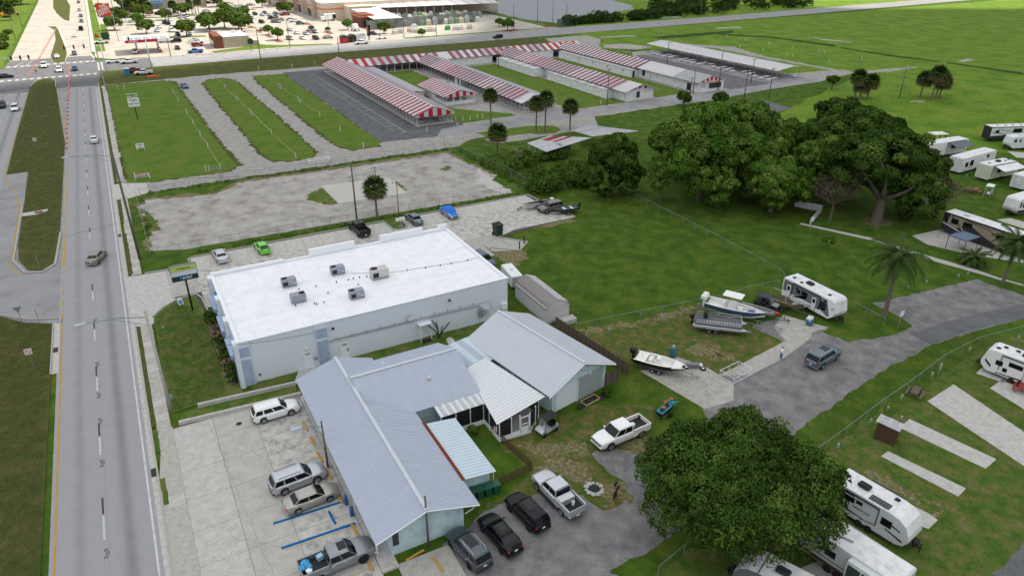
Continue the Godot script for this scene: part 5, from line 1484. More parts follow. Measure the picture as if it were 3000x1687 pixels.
func vehicles() -> void:
	var t := car("suv", "suv", srgb(238,240,242), "white crossover parked against the low wall of the front lot", "suv", 7.3,64.9,0.5, true, "", 0.11,0.1)
	rails(t, "suv", M.white)
	t = car("suv", "suv", srgb(186,192,200), "silver three row utility vehicle parked beside the tan sedan", "suv", 6.85,53.5,3.5, true, "", 0.11,0.55)
	t.scale = v3(1.05,1.04,1.04)
	rails(t, "suv", M.black)
	car("sedan", "sedan", srgb(168,163,156), "tan grey sedan parked beside the blue accessible bay", "sedan", 7.3,50.5,3.5, true, "", 0.11,0.5)
	t = car("pickup_truck", "pickup", srgb(138,142,148), "grey pickup with blue bags in its open bed", "pickup", 7.35,42.55,2.0, true, "", 0.11,0.55,M.rim_dark)
	sunroof(t, "pickup", 0.1,0.75)
	var bag := mb()
	rng.seed = 71
	for a in [[4.9,42.8,0.34],[4.6,42.5,0.30],[5.1,42.4,0.26]]:
		solo("plastic_bag", lump(a[2],0.7), mat_once("bag", srgb(60,158,214),0.4), "blue plastic bag lying in the grey pickup bed", "bag", "blue bags in the pickup bed", V(a[0], a[1],1.08), rng.randf() * 6)
	solo("plastic_bag", lump(0.25,0.6),M.white, "white plastic bag lying in the grey pickup bed", "bag", "", V(5.0,42.05,1.06))
	solo("carton", mb().box(v3(0,0.2,0),v3(0.5,0.4,0.4)).mesh(), mat_once("carton", srgb(150,196,220),0.6), "pale blue carton behind the cab in the grey pickup bed", "box", "", V(6.1,43.0,0.985),0.3)
	t = car("pickup_truck", "pickup", srgb(240,241,242), "white heavy duty pickup with chrome grille on the bare yard", "pickup", 36.8,44.5,-177.5, true, "", 0.02,0.05)
	t.scale = v3(1.05,1.05,1.02)
	part(t, "chrome_grille", mb().bbox(v3(2.99,0.92,0),v3(0.1,0.42,1.5),0.05).mesh(),M.chrome)
	solo("cooler", mb().bbox(v3(0,0.2,0),v3(0.8,0.4,0.45),0.05).mesh(),M.white, "white cooler lying in the white pickup bed", "cooler", "", V(38.1,44.55,0.94),0.2)
	t = car("pickup_truck", "pickup", srgb(196,200,206), "silver pickup with a tool box and white bucket in its bed", "pickup", 26.8,40.4,94.0, true, "", 0.02,0.5)
	for s in [-1.0,1.0]: part(t, "running_board", mb().box(v3(0.3,0.4, s * 1.02),v3(2.6,0.05,0.16)).mesh(),M.black)
	solo("tool_box", mb().bbox(v3(0,0.3,0),v3(1.5,0.6,0.75),0.03).mesh(),M.alu, "grey metal tool box behind the silver pickup's cab", "tool box", "", V(26.75,39.0,0.89),0.06)
	solo("bucket", mb().lathe(Vector3.ZERO, [v2(0.01,0.0),v2(0.13,0.0),v2(0.16,0.4),v2(0.14,0.4),v2(0.12,0.05)],14).mesh(),M.white, "white plastic bucket standing in the silver pickup bed", "bucket", "", V(27.1,38.35,0.89))
	t = car("suv", "suv", srgb(22,24,27), "black crossover parked on gravel beside the silver pickup", "suv", 23.3,39.8,96.5, true, "", 0.02,0.3,M.rim_dark)
	sunroof(t, "suv", -0.9,0.3)
	t = car("sedan", "sedan", srgb(20,22,25), "black sedan with clouds mirrored on its roof on the gravel drive", "sedan", 20.1,38.8,95.5, true, "", 0.02,0.3,M.rim_dark)
	sunroof(t, "sedan", -0.75,0.25)
	t = car("suv", "suv", srgb(72,82,90), "slate grey crossover with glass roof beside the house's end wall", "suv", 17.1,38.6,98.0, true, "", 0.02,0.5,M.rim_dark)
	sunroof(t, "suv", -1.0,0.35)
	rails(t, "suv", M.alu)
	t = car("suv", "big_suv", srgb(92,108,122), "large slate blue utility vehicle standing alone on the gravel drive", "suv", 66.2,44.5,9.0, true, "", 0.02,0.5)
	sunroof(t, "big_suv", -0.6,0.4)
	rails(t, "big_suv", M.chrome)
	t = car("coupe", "coupe", srgb(106,206,44), "bright green coupe with rear wing parked along the northern kerb", "car", 14.8,109.3,93.5, true, "", 0.06,0.1,M.rim_dark)
	part(t, "rear_wing", mb().bbox(v3(-2.05,1.22,0),v3(0.28,0.04,1.4),0.015).box(v3(-2.0,1.12,0.5),v3(0.1,0.2,0.05)).box(v3(-2.0,1.12,-0.5),v3(0.1,0.2,0.05)).mesh(),M.black)
	car("sedan", "sedan", srgb(190,195,202), "silver sedan parked nearest the road along the northern kerb", "sedan", 8.5,109.2,93.0, true, "", 0.06,0.55)
	car("pickup_truck", "pickup", srgb(40,42,44), "black lifted pickup parked below the tall utility pole", "pickup", 30.6,109.1,93.5, true, "", 0.06,0.3,M.rim_dark)
	car("sedan", "sedan", srgb(84,108,118), "teal grey sedan parked beside the planted island", "sedan", 40.4,109.2,92.0, true, "", 0.06,0.5)
	t = car("classic_car", "sedan", srgb(150,158,166), "old saloon mostly covered by a crumpled blue tarpaulin", "car", 47.0,108.9,-88.0, true, "", 0.06,0.5)
	var tb := mb()
	var grid := []
	rng.seed = 8
	for i in 13:
		var row := []
		for j in 9:
			var x := -2.3 + 4.5 * i / 12.0
			var z := -0.98 + 1.96 * j / 8.0
			var yy := prof(KINDS.sedan.top, x) + 0.07
			var cv: Array = KINDS.sedan.cab
			if x < cv[0] and x > cv[3]:
				var up := clampf(minf((cv[0] - x) / 0.78,(x - cv[3]) / 0.78),0.0,1.0)
				yy = maxf(yy, lerpf(yy, 1.54, up))
			yy -= 0.34 * pow(absf(z) / 0.98,5.0) - rng.randf_range(-0.03,0.035)
			row.append(v3(x, yy, z))
		grid.append(row)
	for i in 12:
		for j in 8: tb.quad(grid[i][j], grid[i + 1][j], grid[i + 1][j + 1], grid[i][j + 1])
	solo("tarpaulin", tb.mesh(true),M.blue_tarp, "crumpled blue tarpaulin spread over the old saloon", "tarpaulin", "", V(47.0,108.9,0.06), deg_to_rad(-88.0))
	t = car("suv", "suv", srgb(104,100,90), "olive brown compact utility vehicle parked between two boat trailers", "suv", 64.0,102.4,-178.0, true, "", 0.06,0.4)
	car("suv", "suv", srgb(52,74,104), "dark blue utility vehicle tucked behind the white store building", "suv", 43.3,88.0,-85.0, true, "", 0.06,0.5)
	car("sedan", "sedan", srgb(128,122,112), "tan sedan changing lanes on the main road", "sedan", -8.3,117.8,72.0, true, "", 0.026,0.5)
	car("sedan", "sedan", srgb(206,212,220), "pale blue sedan driving away under the street lamp arm", "sedan", -7.2,193.8,90.0, true, "", 0.026,0.4)
	car("coupe", "coupe", srgb(54,82,128), "blue coupe parked at the edge of the market lawn", "car", 19.2,251.0,-84.0, true, "", 0.02,0.4)
	car("suv", "suv", srgb(40,44,46), "dark green utility vehicle heading south past the median", "suv", -29.3,246.5,-90.0, false, "", 0.026)
	car("suv", "suv", srgb(232,234,236), "white boxy utility vehicle heading south past the median", "suv", -25.8,240.8,-90.0, false, "", 0.026)
	car("sedan", "sedan", srgb(44,56,68), "dark sedan crossing at the western corner of the junction", "sedan", -31.7,297.4,0.0, false, "", 0.03)
	car("pickup_truck", "pickup", srgb(236,237,238), "white pickup with cones and roof beacon inside the junction", "pickup", -21.0,314.6,-90.0, false, "", 0.03)
	car("suv", "suv", srgb(228,230,232), "white work vehicle with open tailgate inside the junction", "suv", -16.1,302.0,-88.0, false, "", 0.03)
	car("suv", "suv", srgb(62,92,138), "blue utility vehicle crossing the junction northward", "suv", -11.2,302.4,90.0, false, "", 0.03)
	car("suv", "suv", srgb(234,235,236), "white utility vehicle waiting behind the eastern crosswalk", "suv", 1.2,312.2,178.0, false, "", 0.03)
	car("pickup_truck", "pickup", srgb(232,232,230), "white flatbed truck carrying red brown equipment by the crossing", "truck", 6.6,308.4,178.0, false, "", 0.03)
	car("pickup_truck", "pickup", srgb(236,236,236), "white service truck with tool bodies parked on the verge", "truck", 9.6,281.6,175.0, false, "", 0.02)
	car("pickup_truck", "pickup", srgb(120,30,34), "maroon pickup parked behind the white service truck", "pickup", 6.8,287.0,176.0, false, "", 0.02)
	car("pickup_truck", "pickup", srgb(238,238,238), "white pickup driving past the garden sheds on the cross road", "pickup", 97.5,313.2,180.0, false, "", 0.02)
	car("suv", "suv", srgb(238,238,238), "white utility vehicle leaving the store lot by the black sign", "suv", 110.3,324.0,-172.0, false, "", 0.02)
	car("sedan", "sedan", srgb(40,42,46), "dark car waiting behind the white utility vehicle at the exit", "sedan", 111.7,339.5,-80.0, false, "", 0.02)
	car("suv", "suv", srgb(26,28,30), "black and white patrol vehicle on the cross road by the hall", "suv", 157.4,300.8,180.0, false, "", 0.02)

func lump(r: float, flat: float) -> ArrayMesh:
	# a crumpled bag-like lump standing on y = 0
	var b := mb()
	var nz := FastNoiseLite.new()
	nz.seed = int(r * 991); nz.frequency = 1.6
	var P := func(i: int, j: int):
		var th := PI * i / 7.0
		var ph := TAU * j / 12.0
		var d := v3(sin(th) * cos(ph), cos(th) * flat + flat, sin(th) * sin(ph))
		return d * r * (1.0 + 0.45 * nz.get_noise_3d(d.x * 2, d.y * 2, d.z * 2))
	for i in 7:
		for j in 12: b.quad(P.call(i, j), P.call(i + 1, j), P.call(i + 1, j + 1), P.call(i, j + 1))
	return b.mesh(true)

func rv(label: String, e: float, n: float, heading: float, L: float, o := {}) -> Node3D:
	# travel trailer or coach: x forward, side outline carried across, with separate skins, windows and roof kit
	var H: float = o.get("H", 3.15)
	var hw: float = o.get("W", 2.5) * 0.5
	var y0: float = o.get("y0", 0.5)
	var f := L * 0.5
	var nose: String = o.get("nose", "rake")
	var t := thing(o.get("called", "travel_trailer"), label, o.get("category", "trailer"),V(e, n, 0.02), deg_to_rad(heading), o.get("group", ""))
	var side := o.get("side", M.white) as Material
	var pr := PackedVector2Array()
	match nose:
		"rake": pr = pva([v2(-f, y0),v2(f - 0.75, y0),v2(f - 0.1, y0 + 0.55),v2(f, y0 + 1.0),v2(f - 0.35, H - 0.25),v2(f - 0.7, H),v2(-f + 0.08, H),v2(-f, H - 0.1)])
		"round": pr = pva([v2(-f, y0),v2(f - 0.9, y0),v2(f - 0.35, y0 + 0.2),v2(f - 0.05, y0 + 0.7),v2(f - 0.1, y0 + 1.3),v2(f - 0.5, H - 0.5),v2(f - 1.1, H - 0.12),v2(f - 1.8, H),v2(-f + 0.08, H),v2(-f, H - 0.1)])
		"fifth": pr = pva([v2(-f, y0),v2(f - 2.4, y0),v2(f - 2.3,1.5),v2(f - 0.3,1.6),v2(f, 2.1),v2(f - 0.3, H - 0.3),v2(f - 1.0, H),v2(-f + 0.1, H - 0.05),v2(-f, H - 0.2)])
		_: pr = pva([v2(-f, y0),v2(f, y0),v2(f, H - 0.12),v2(f - 0.12, H),v2(-f + 0.12, H),v2(-f, H - 0.12)])
	part(t, "body", mb().side(pr, -hw, hw).mesh(), side)
	var fx := f - (0.75 if nose == "rake" else 1.85 if nose == "round" else 1.0 if nose == "fifth" else 0.1)
	part(t, "roof", mb().bbox(v3((fx - f) * 0.5, H + 0.01,0),v3(fx + f - 0.1,0.06, hw * 2.0 - 0.04),0.03).mesh(),M.rv_roof)
	if nose in ["rake", "round"]:
		var cap := mb()
		for i in pr.size() - 1:
			if pr[i].x > f - 2.0 and pr[i + 1].x > f - 2.0 and pr[i].y > y0 + 0.1:
				cap.quad(v3(pr[i].x + 0.015, pr[i].y + 0.01,-hw * 0.99),v3(pr[i].x + 0.015, pr[i].y + 0.01, hw * 0.99),v3(pr[i + 1].x + 0.015, pr[i + 1].y + 0.01, hw * 0.99),v3(pr[i + 1].x + 0.015, pr[i + 1].y + 0.01,-hw * 0.99))
		part(t, "front_cap", cap.mesh(),M.rv_roof)
	# skins: list of [side, outline, material]
	for g in o.get("skins", []):
		var sg: float = g[0]
		part(t, "side_panel" if g.size() < 4 else g[3], mb().side(pl(g[1]), sg * (hw + 0.004), sg * (hw + 0.014)).mesh(), g[2])
	for w in o.get("wins", []):
		var sg: float = w[0]
		var wn := part(t, "window", mb().bbox(v3(w[1], w[2], sg * (hw + 0.02)),v3(w[3], w[4],0.04),0.015).mesh(),M.glass)
		part(wn, "window_frame", mb().bbox(v3(w[1], w[2], sg * (hw + 0.012)),v3(w[3] + 0.1, w[4] + 0.1,0.03),0.012).mesh(),M.black)
	for d in o.get("doors", []):
		var dn := part(t, "door", mb().bbox(v3(d[1], y0 + 1.02, d[0] * (hw + 0.018)),v3(0.7,1.85,0.04),0.015).mesh(),M.rv_roof)
		part(dn, "door_frame", mb().bbox(v3(d[1], y0 + 1.02, d[0] * (hw + 0.010)),v3(0.8,1.95,0.03),0.012).mesh(),M.black)
		part(dn, "door_window", mb().bbox(v3(d[1], y0 + 1.45, d[0] * (hw + 0.036)),v3(0.4,0.6,0.03),0.01).mesh(),M.glass)
	for a in o.get("ac", []):
		part(t, "air_conditioner", mb().bbox(v3(a, H + 0.2,0),v3(1.05,0.32,0.75),0.12).mesh(), o.get("acm", M.dark))
	for v in o.get("vents", []):
		part(t, "roof_vent", mb().bbox(v3(v[0], H + 0.08,v[1]),v3(0.42,0.12,0.42),0.04).mesh(), o.get("acm", M.dark))
	if o.has("awning"):
		var w: Array = o.awning
		part(t, "awning_tube", mb().cyl(v3(w[1], H - 0.16, w[0] * (hw + 0.1)),v3(w[2], H - 0.16, w[0] * (hw + 0.1)),0.07,0.07,8).mesh(),M.black)
		for x in [w[1], w[2]]: part(t, "awning_arm", mb().box(v3(x, (H + y0) * 0.5 + 0.2, w[0] * (hw + 0.05)),v3(0.06, H - y0 - 0.8,0.06)).mesh(),M.black)
		if w.size() > 3:
			var z0: float = w[0] * (hw + 0.05)
			var z1: float = w[0] * (hw + w[3])
			var ab := mb()
			ab.quad(v3(w[1], H - 0.15, z0),v3(w[2], H - 0.15, z0),v3(w[2], H - 0.65, z1),v3(w[1], H - 0.65, z1))
			ab.quad(v3(w[1], H - 0.17, z0),v3(w[2], H - 0.17, z0),v3(w[2], H - 0.67, z1),v3(w[1], H - 0.67, z1))
			part(t, "awning", ab.mesh(), w[4])
			for x in [w[1], w[2]]: part(t, "awning_post", mb().cyl(v3(x, H - 0.66, z1),v3(x, y0 + 0.4, z0),0.03).mesh(),M.alu)
	for x in o.get("axles", [-0.55,0.3]):
		for s in [-1.0,1.0]:
			var wh := part(t, "wheel", mb().lathe(v3(x, 0.35, s * (hw - 0.06)),[v2(0.2,-0.1),v2(0.34,-0.1),v2(0.35,0.0),v2(0.34,0.1),v2(0.2,0.1)],14, RX).mesh(true),M.rubber)
			part(wh, "rim", mb().lathe(v3(x, 0.35, s * (hw - 0.06)),[v2(0.2,0.09 * s),v2(0.06,0.06 * s),v2(0.01,0.1 * s)],12, RX).mesh(),M.rim_dark)
	part(t, "chassis", mb().box(v3(-0.3, y0 - 0.08,0),v3(L - 1.4,0.2, hw * 1.3)).mesh(),M.black)
	if o.get("hitch", true):
		part(t, "tongue", mb().cyl(v3(f - 0.8, y0 - 0.05,0.6),v3(f + 0.75, y0 - 0.02,0),0.06,0.06,5).cyl(v3(f - 0.8, y0 - 0.05,-0.6),v3(f + 0.75, y0 - 0.02,0),0.06,0.06,5).cyl(v3(f + 0.6,0.0,0),v3(f + 0.6, y0 + 0.5,0),0.04).mesh(),M.black)
		part(t, "gas_bottle_cover", mb().bbox(v3(f + 0.2, y0 + 0.3,0),v3(0.45,0.6,0.7),0.12).mesh(),M.dark)
	return t

func sweep(x0: float, y0: float, x1: float, y1: float, w0: float, w1: float) -> Array:
	return [x0, y0, x1, y1, x1, y1 + w1, x0, y0 + w0]

func campground() -> void:
	M.rv_roof = ground_mat(M.blot, 7.0, null, 1.0, srgb(238,240,243),0.5)
	M.rv_grey = mat(srgb(112,114,122),0.45)
	M.rv_dark = mat(srgb(46,46,50),0.4)
	M.rv_tan = mat(srgb(150,138,122),0.4)
	M.rv_pale = mat(srgb(214,220,224),0.4)
	# grey sided trailer in the storage row, nose to the south
	var t := rv("travel trailer with grey sides and white raked nose in the storage row", 75.75,54.2,-90.0,8.5, {"side": M.white, "skins": [
		[1.0,[-4.1,1.35,2.2,1.35,2.9,2.95,-4.1,2.95],M.rv_grey],[1.0,[2.2,1.2,3.4,0.7,3.6,1.0,2.9,2.9,2.6,2.9],M.rv_grey],
		[1.0, sweep(-2.4,1.0,-0.2,1.6,0.1,0.5),M.rv_dark, "stripe"],[1.0, sweep(-0.2,0.75,2.9,1.35,0.08,0.3),M.rv_dark, "stripe"],[1.0, sweep(1.3,1.1,2.8,1.9,0.05,0.3),M.white, "stripe"]],
		"wins": [[1.0,-1.6,2.15,0.5,0.45],[1.0,-0.6,2.2,0.9,0.6],[1.0,-1.9,2.5,0.25,0.2],[1.0,2.45,2.0,0.9,0.75],[-1.0,0.0,2.0,1.2,0.6]], "doors": [[1.0,-3.2],[1.0,1.0]], "ac": [-1.0], "vents": [[-3.4,0.3],[-1.9,0.6],[2.4,0.3]], "awning": [1.0,-2.6,1.9], "W": 2.55})
	text(t, "lettering", "TRAIL RUNNER", 0.22,v3(4.06,2.2,0.75), PI / 2, mat_once("letter", srgb(60,92,120),0.5),-0.2)
	t = rv("white travel trailer with solar panel and dark side stripes beside the big oak", 49.0,24.9,-81.0,6.9, {"nose": "round", "side": M.rv_pale, "wins": [[1.0,-1.9,2.25,1.1,0.42],[1.0,-0.9,2.35,0.45,0.25],[1.0,1.5,2.0,0.8,0.65],[1.0,-3.0,2.3,0.35,0.6]], "doors": [[1.0,-3.0]], "ac": [-1.3], "vents": [[-2.9,-0.2],[1.2,-0.7]], "awning": [1.0,-2.3,0.75], "skins": [[1.0, sweep(-2.2,1.0,-0.2,0.95,0.22,0.05),M.rv_dark, "stripe"],[1.0, sweep(-0.6,0.85,0.6,1.05,0.05,0.1),M.rv_dark, "stripe"],[1.0, sweep(1.5,1.35,3.0,0.95,0.12,0.2),M.rv_dark, "stripe"],[1.0, sweep(1.9,2.0,2.7,1.8,0.15,0.12),M.rv_dark, "stripe"],[1.0, sweep(-3.2,2.72,-1.4,2.62,0.2,0.12),M.rv_dark, "stripe"]], "H": 3.1})
	part(t, "solar_panel", mb().bbox(v3(0.45,3.2,0.7),v3(1.7,0.05,0.72),0.015).mesh(), mat(srgb(30,36,52),0.2))
	for k in 7: part(t, "solar_cell_line", mb().box(v3(-0.25 + k * 0.233,3.228,0.7),v3(0.012,0.006,0.68)).mesh(),M.alu)
	part(t, "slide_out", mb().bbox(v3(-0.1,1.75,-1.6),v3(2.6,1.7,0.75),0.04).mesh(),M.rv_pale)
	part(t, "slide_topper", mb().box(v3(-0.1,2.66,-1.62),v3(2.75,0.05,0.85)).mesh(),M.rv_dark)
	text(t, "lettering", "RANGE LITE", 0.2,v3(-0.6,1.75,1.28),0.0, mat_once("letter_grey", srgb(120,122,126),0.5))
	text(t, "lettering", "OPEN", 0.3,v3(3.28,1.85,0.15), PI / 2, mat_once("letter_dark", srgb(50,52,56),0.5),-0.25)
	t = rv("long old white park trailer with brown skirt stripe and sliding glass door", 42.75,22.9,-81.0,9.2, {"nose": "box", "side": M.rv_pale, "hitch": false, "H": 3.1, "W": 2.7, "wins": [[1.0,-0.6,1.95,0.8,0.55]], "skins": [[1.0,[-4.5,0.55,1.3,0.55,1.3,0.95,-4.5,0.95],M.brown_wood, "skirt_panel"],[1.0,[-4.5,1.25,1.2,1.25,1.2,1.32,-4.5,1.32],M.green_dark, "stripe"]], "vents": [[3.2,0.2]], "acm": M.rv_pale, "doors": []})
	part(t, "tip_out", mb().bbox(v3(2.4,1.75,1.62),v3(2.9,2.4,0.6),0.03).mesh(),M.rv_pale)
	for x in [1.55,2.65]: part(t, "sliding_pane", mb().bbox(v3(x, 1.65,1.935),v3(1.0,2.0,0.03),0.01).mesh(), mat_once("pane_green", srgb(70,84,82),0.1))
	part(t, "door_frame", mb().box(v3(2.1,1.65,1.925),v3(2.3,2.2,0.02)).mesh(),M.white)
	part(t, "antenna", mb().bbox(v3(-0.4,3.18,0.3),v3(1.6,0.05,0.22),0.02, Basis(Vector3.UP, 0.25)).mesh(),M.galv)
	t = rv("grey weathered travel trailer half hidden under the big oak", 35.9,22.9,112.0,7.2, {"nose": "round", "side": M.rv_grey, "wins": [[-1.0,1.6,2.0,0.7,0.7],[-1.0,0.4,2.2,0.4,0.3]], "ac": [0.3], "vents": [[-1.9,0.2]], "H": 2.95, "awning": [-1.0,-2.6,1.0]})
	t = rv("white travel trailer with black tyres and steps at the fenced corner lot", 82.4,31.2,101.0,7.4, {"nose": "rake", "side": M.white, "wins": [[-1.0,0.3,2.2,1.3,0.45],[-1.0,1.9,1.9,0.6,0.5],[-1.0,1.2,1.3,0.35,0.4]], "doors": [[-1.0,-1.0]], "ac": [-0.2], "vents": [[2.1,0.4],[2.6,-0.4],[0.9,0.5]], "awning": [-1.0,-2.5,1.8], "skins": [[-1.0, sweep(-3.4,0.8,2.0,0.6,0.3,0.1),M.rv_dark, "stripe"],[-1.0, sweep(2.6,1.0,3.3,1.6,0.3,0.3),M.rv_dark, "stripe"]]})
	part(t, "entry_step", mb().box(v3(-1.0,0.45,-1.5),v3(0.7,0.04,0.3)).box(v3(-1.0,0.22,-1.8),v3(0.7,0.04,0.3)).mesh(),M.alu)
	# motor coach with dark swooping sides
	t = rv("black and tan motor coach with swooping stripes beside the hard top gazebo", 117.7,56.6,-90.0,12.0, {"called": "motor_coach", "category": "motorhome", "nose": "box", "side": M.rv_dark, "H": 3.6, "W": 2.6, "hitch": false, "axles": [-3.4,4.2], "skins": [[1.0,[-5.8,2.0,-4.8,3.3,5.9,3.3,5.9,0.8,3.6,0.8,1.0,1.6,-1.6,2.8,-3.6,1.4],M.rv_tan],[1.0, sweep(-5.9,1.7,-1.2,0.7,0.16,0.14),M.rv_pale, "stripe"],[1.0, sweep(-4.9,3.3,-1.8,1.0,0.14,0.14),M.rv_pale, "stripe"],[1.0, sweep(-2.4,3.2,1.6,2.9,0.12,0.1),M.black, "stripe"],[1.0, sweep(1.6,2.9,4.6,1.0,0.12,0.2),M.rv_pale, "stripe"],[1.0, sweep(-1.6,1.0,3.8,0.75,0.1,0.1),M.black, "stripe"]], "wins": [[1.0,-4.0,2.5,1.1,0.8],[1.0,-1.9,2.5,1.4,0.9],[1.0,-5.4,2.4,0.4,0.9],[1.0,3.4,2.4,1.2,0.8]], "ac": [-3.0,3.4], "acm": M.rv_roof, "vents": [[0.6,0.3],[-0.6,-0.3]]})
	rv("white fifth wheel trailer with dark awning half behind the dark oak", 159.0,90.0,-6.0,12.0, {"nose": "box", "H": 3.4, "W": 2.6, "side": M.white, "wins": [[1.0,1.5,2.2,1.3,0.8],[1.0,4.6,2.4,0.7,0.5]], "vents": [[-3,0.2],[0,0.4],[2,-0.2]], "awning": [1.0,-0.5,5.2,2.5, mat(srgb(92,102,114),0.7)], "acm": M.rv_pale, "hitch": false})
	rv("white fifth wheel trailer with pale wave stripes beside the two power posts", 155.0,81.0,2.0,12.6, {"nose": "box", "H": 3.4, "W": 2.7, "side": M.rv_roof, "wins": [[1.0,-4.4,1.9,1.0,0.9],[1.0,-2.6,2.0,1.2,1.1],[1.0,3.2,2.6,0.8,0.6]], "skins": [[1.0, sweep(-6.0,0.9,-1.0,1.6,0.2,0.5),M.rv_pale, "stripe"]], "vents": [[-2,0.2],[0,0.4],[2,0.1],[4,0.0]], "acm": M.rv_pale, "hitch": false})
	rv("cream trailer with rear ladder and open white awning beside the picnic things", 153.8,75.0,-4.0,9.4, {"nose": "round", "H": 3.35, "W": 2.6, "side": mat(srgb(222,224,208),0.5), "wins": [[1.0,-1.5,2.0,1.0,0.8],[1.0,2.6,2.2,0.7,0.6]], "ac": [-0.6], "vents": [[-3.2,0],[1.3,0.2],[2.6,0]], "awning": [1.0,-3.6,3.2,2.4,M.rv_roof]})
	rv("black skirted white coach with large dark windows at the field's edge", 184.6,90.6,-22.0,10.5, {"nose": "box", "H": 3.5, "W": 2.6, "side": M.rv_dark, "skins": [[1.0,[-5.2,1.3,1.0,1.7,5.2,1.7,5.2,3.3,-5.2,3.3],M.rv_pale],[1.0, sweep(-4.8,2.2,-1.0,1.5,0.15,0.15),M.rv_dark, "stripe"],[1.0, sweep(-3.6,2.9,0.5,2.2,0.12,0.12),M.rv_dark, "stripe"]], "wins": [[1.0,-3.6,2.4,0.9,0.6],[1.0,1.6,2.5,2.2,0.9]], "vents": [[-3,0],[-1,0.2],[1,0],[3,0.1]], "hitch": false, "called": "motor_coach", "category": "motorhome"})
	rv("pale grey trailer with rounded cap on a concrete pad near the coach", 180.2,84.4,158.0,8.0, {"nose": "rake", "H": 3.1, "side": M.rv_pale, "wins": [[-1.0,3.0,2.2,0.5,0.6],[-1.0,1.8,2.2,0.3,0.6]], "acm": M.rv_roof, "ac": [1.0]})
	rv("small white trailer with one dark end window behind the white canopy swing", 153.0,68.5,0.0,7.6, {"nose": "box", "H": 3.0, "side": M.rv_roof, "wins": [[1.0,-2.2,2.2,1.2,0.5]], "hitch": false})
	rv("white and black trailer with large square windows on the paved site", 138.6,61.4,180.0,9.0, {"nose": "rake", "H": 3.2, "side": M.white, "wins": [[-1.0,2.4,2.0,1.2,0.8],[-1.0,3.7,2.2,0.4,0.9],[-1.0,0.4,2.0,0.8,0.8]], "skins": [[-1.0,[-4.0,0.55,4.2,0.55,4.3,1.3,3.0,1.1,-4.0,0.9],M.rv_dark]], "vents": [[0,0]]})
	# gazebo, picnic things
	t = thing("gazebo", "hard top gazebo with slate blue hipped roof on the paved pad", "gazebo", V(112.3,56.4,0.05))
	var top := v3(0,2.95,0)
	var cs := [v3(-1.9,2.3,-1.5),v3(1.9,2.3,-1.5),v3(1.9,2.3,1.5),v3(-1.9,2.3,1.5)]
	for i in 4:
		var a: Vector3 = cs[i]
		var b: Vector3 = cs[(i + 1) % 4]
		var mid := (a + b) * 0.5
		for h in [[a, mid],[mid, b]]:
			part(t, "roof_panel", tri_mesh(h[0], h[1], top), mat_once("gaz", srgb(92,112,134),0.5,0.2))
		part(t, "post", mb().cyl(v3(a.x * 0.92,0, a.z * 0.92),v3(a.x * 0.92,2.3, a.z * 0.92),0.05).mesh(),M.dark)
	part(t, "eave_rail", mb().tube([cs[0], cs[1], cs[2], cs[3], cs[0]],0.05,4).mesh(),M.dark)
	t = thing("carport", "small white flat carport roof on dark posts behind the fifth wheel", "carport", V(165.0,95.3))
	part(t, "roof", mb().box(v3(0,3.0,0),v3(3.6,0.12,2.4), Basis(Vector3.UP, -0.3)).mesh(),M.rv_roof)
	for s in [[-1.4,-0.8],[1.4,-0.8],[-1.4,0.8],[1.4,0.8]]: part(t, "post", post_mesh(3.0,0.07),M.dark, Basis(Vector3.UP, -0.3) * v3(s[0],0, s[1]))
	t = thing("porch_swing", "white canopied garden swing on the campground lawn", "swing", V(141.6,69.3),0.3)
	part(t, "canopy", mb().bbox(v3(0,2.0,0),v3(2.0,0.1,1.3),0.04).mesh(),M.rv_roof)
	part(t, "seat", mb().box(v3(0,0.5,0.1),v3(1.6,0.08,0.6)).box(v3(0,0.8,0.42),v3(1.6,0.55,0.06), Basis(Vector3.RIGHT, 0.2)).mesh(),M.rv_pale)
	for s in [[-0.9,-0.5],[0.9,-0.5],[-0.9,0.5],[0.9,0.5]]: part(t, "post", post_mesh(2.0,0.035),M.rv_pale, v3(s[0],0, s[1]))
	for a in [[140.32,72.50, "weathered picnic table on the campground lawn beside red chairs", M.wood],[141.20,71.46, "brick red picnic table beside the canopied swing", mat(srgb(150,90,70),0.8)],[69.54,34.96, "grey picnic table by the chain link fence", M.wood],[80.59,29.75, "red picnic table on the pad at the corner trailer", mat(srgb(150,52,46),0.7)]]:
		picnic(a[2], a[0], a[1], a[3])
	t = thing("storage_cabinet", "two white metal cabinets side by side under the dark oak branches", "cabinet", V(128.0,72.0))
	part(t, "cabinet", mb().box(v3(-0.6,0.8,0),v3(0.9,1.6,1.0)).mesh(),M.rv_roof)
	part(t, "crate", mb().box(v3(0.9,0.7,0),v3(1.6,1.4,1.2)).mesh(),M.rv_roof)
	part(t, "crate_top", mb().box(v3(0.6,0.72,0.05),v3(1.1,1.45,1.25)).mesh(),M.dark)
	# brown tool shed with metal lid
	t = thing("tool_shed", "small brown tool shed with slanted grey metal roof beside a concrete pad", "shed", V(60.15,31.65), deg_to_rad(-70))
	part(t, "wall", mb().side(pva([v2(-0.95,0),v2(0.95,0),v2(0.95,1.9),v2(-0.95,2.05)]),-0.65,0.65).mesh(),M.brown_wood)
	for k in 5: part(t, "roof_panel", mb().box(v3(-0.9 + k * 0.45,2.13 - 0.036 * k, 0.02),v3(0.44,0.04,1.6), Basis(Vector3.BACK, -0.08)).mesh(),[M.tin, M.tin2][k % 2])
	for k in 6: part(t, "batten", mb().box(v3(-0.85 + k * 0.34,0.95,0.67),v3(0.05,1.85,0.03)).mesh(),M.brown_wood)
	# barn roofed storage shed and cargo trailer by the store building
	t = thing("barn_shed", "grey gambrel roofed storage shed with patched shingle roof", "shed", V(43.8,71.7))
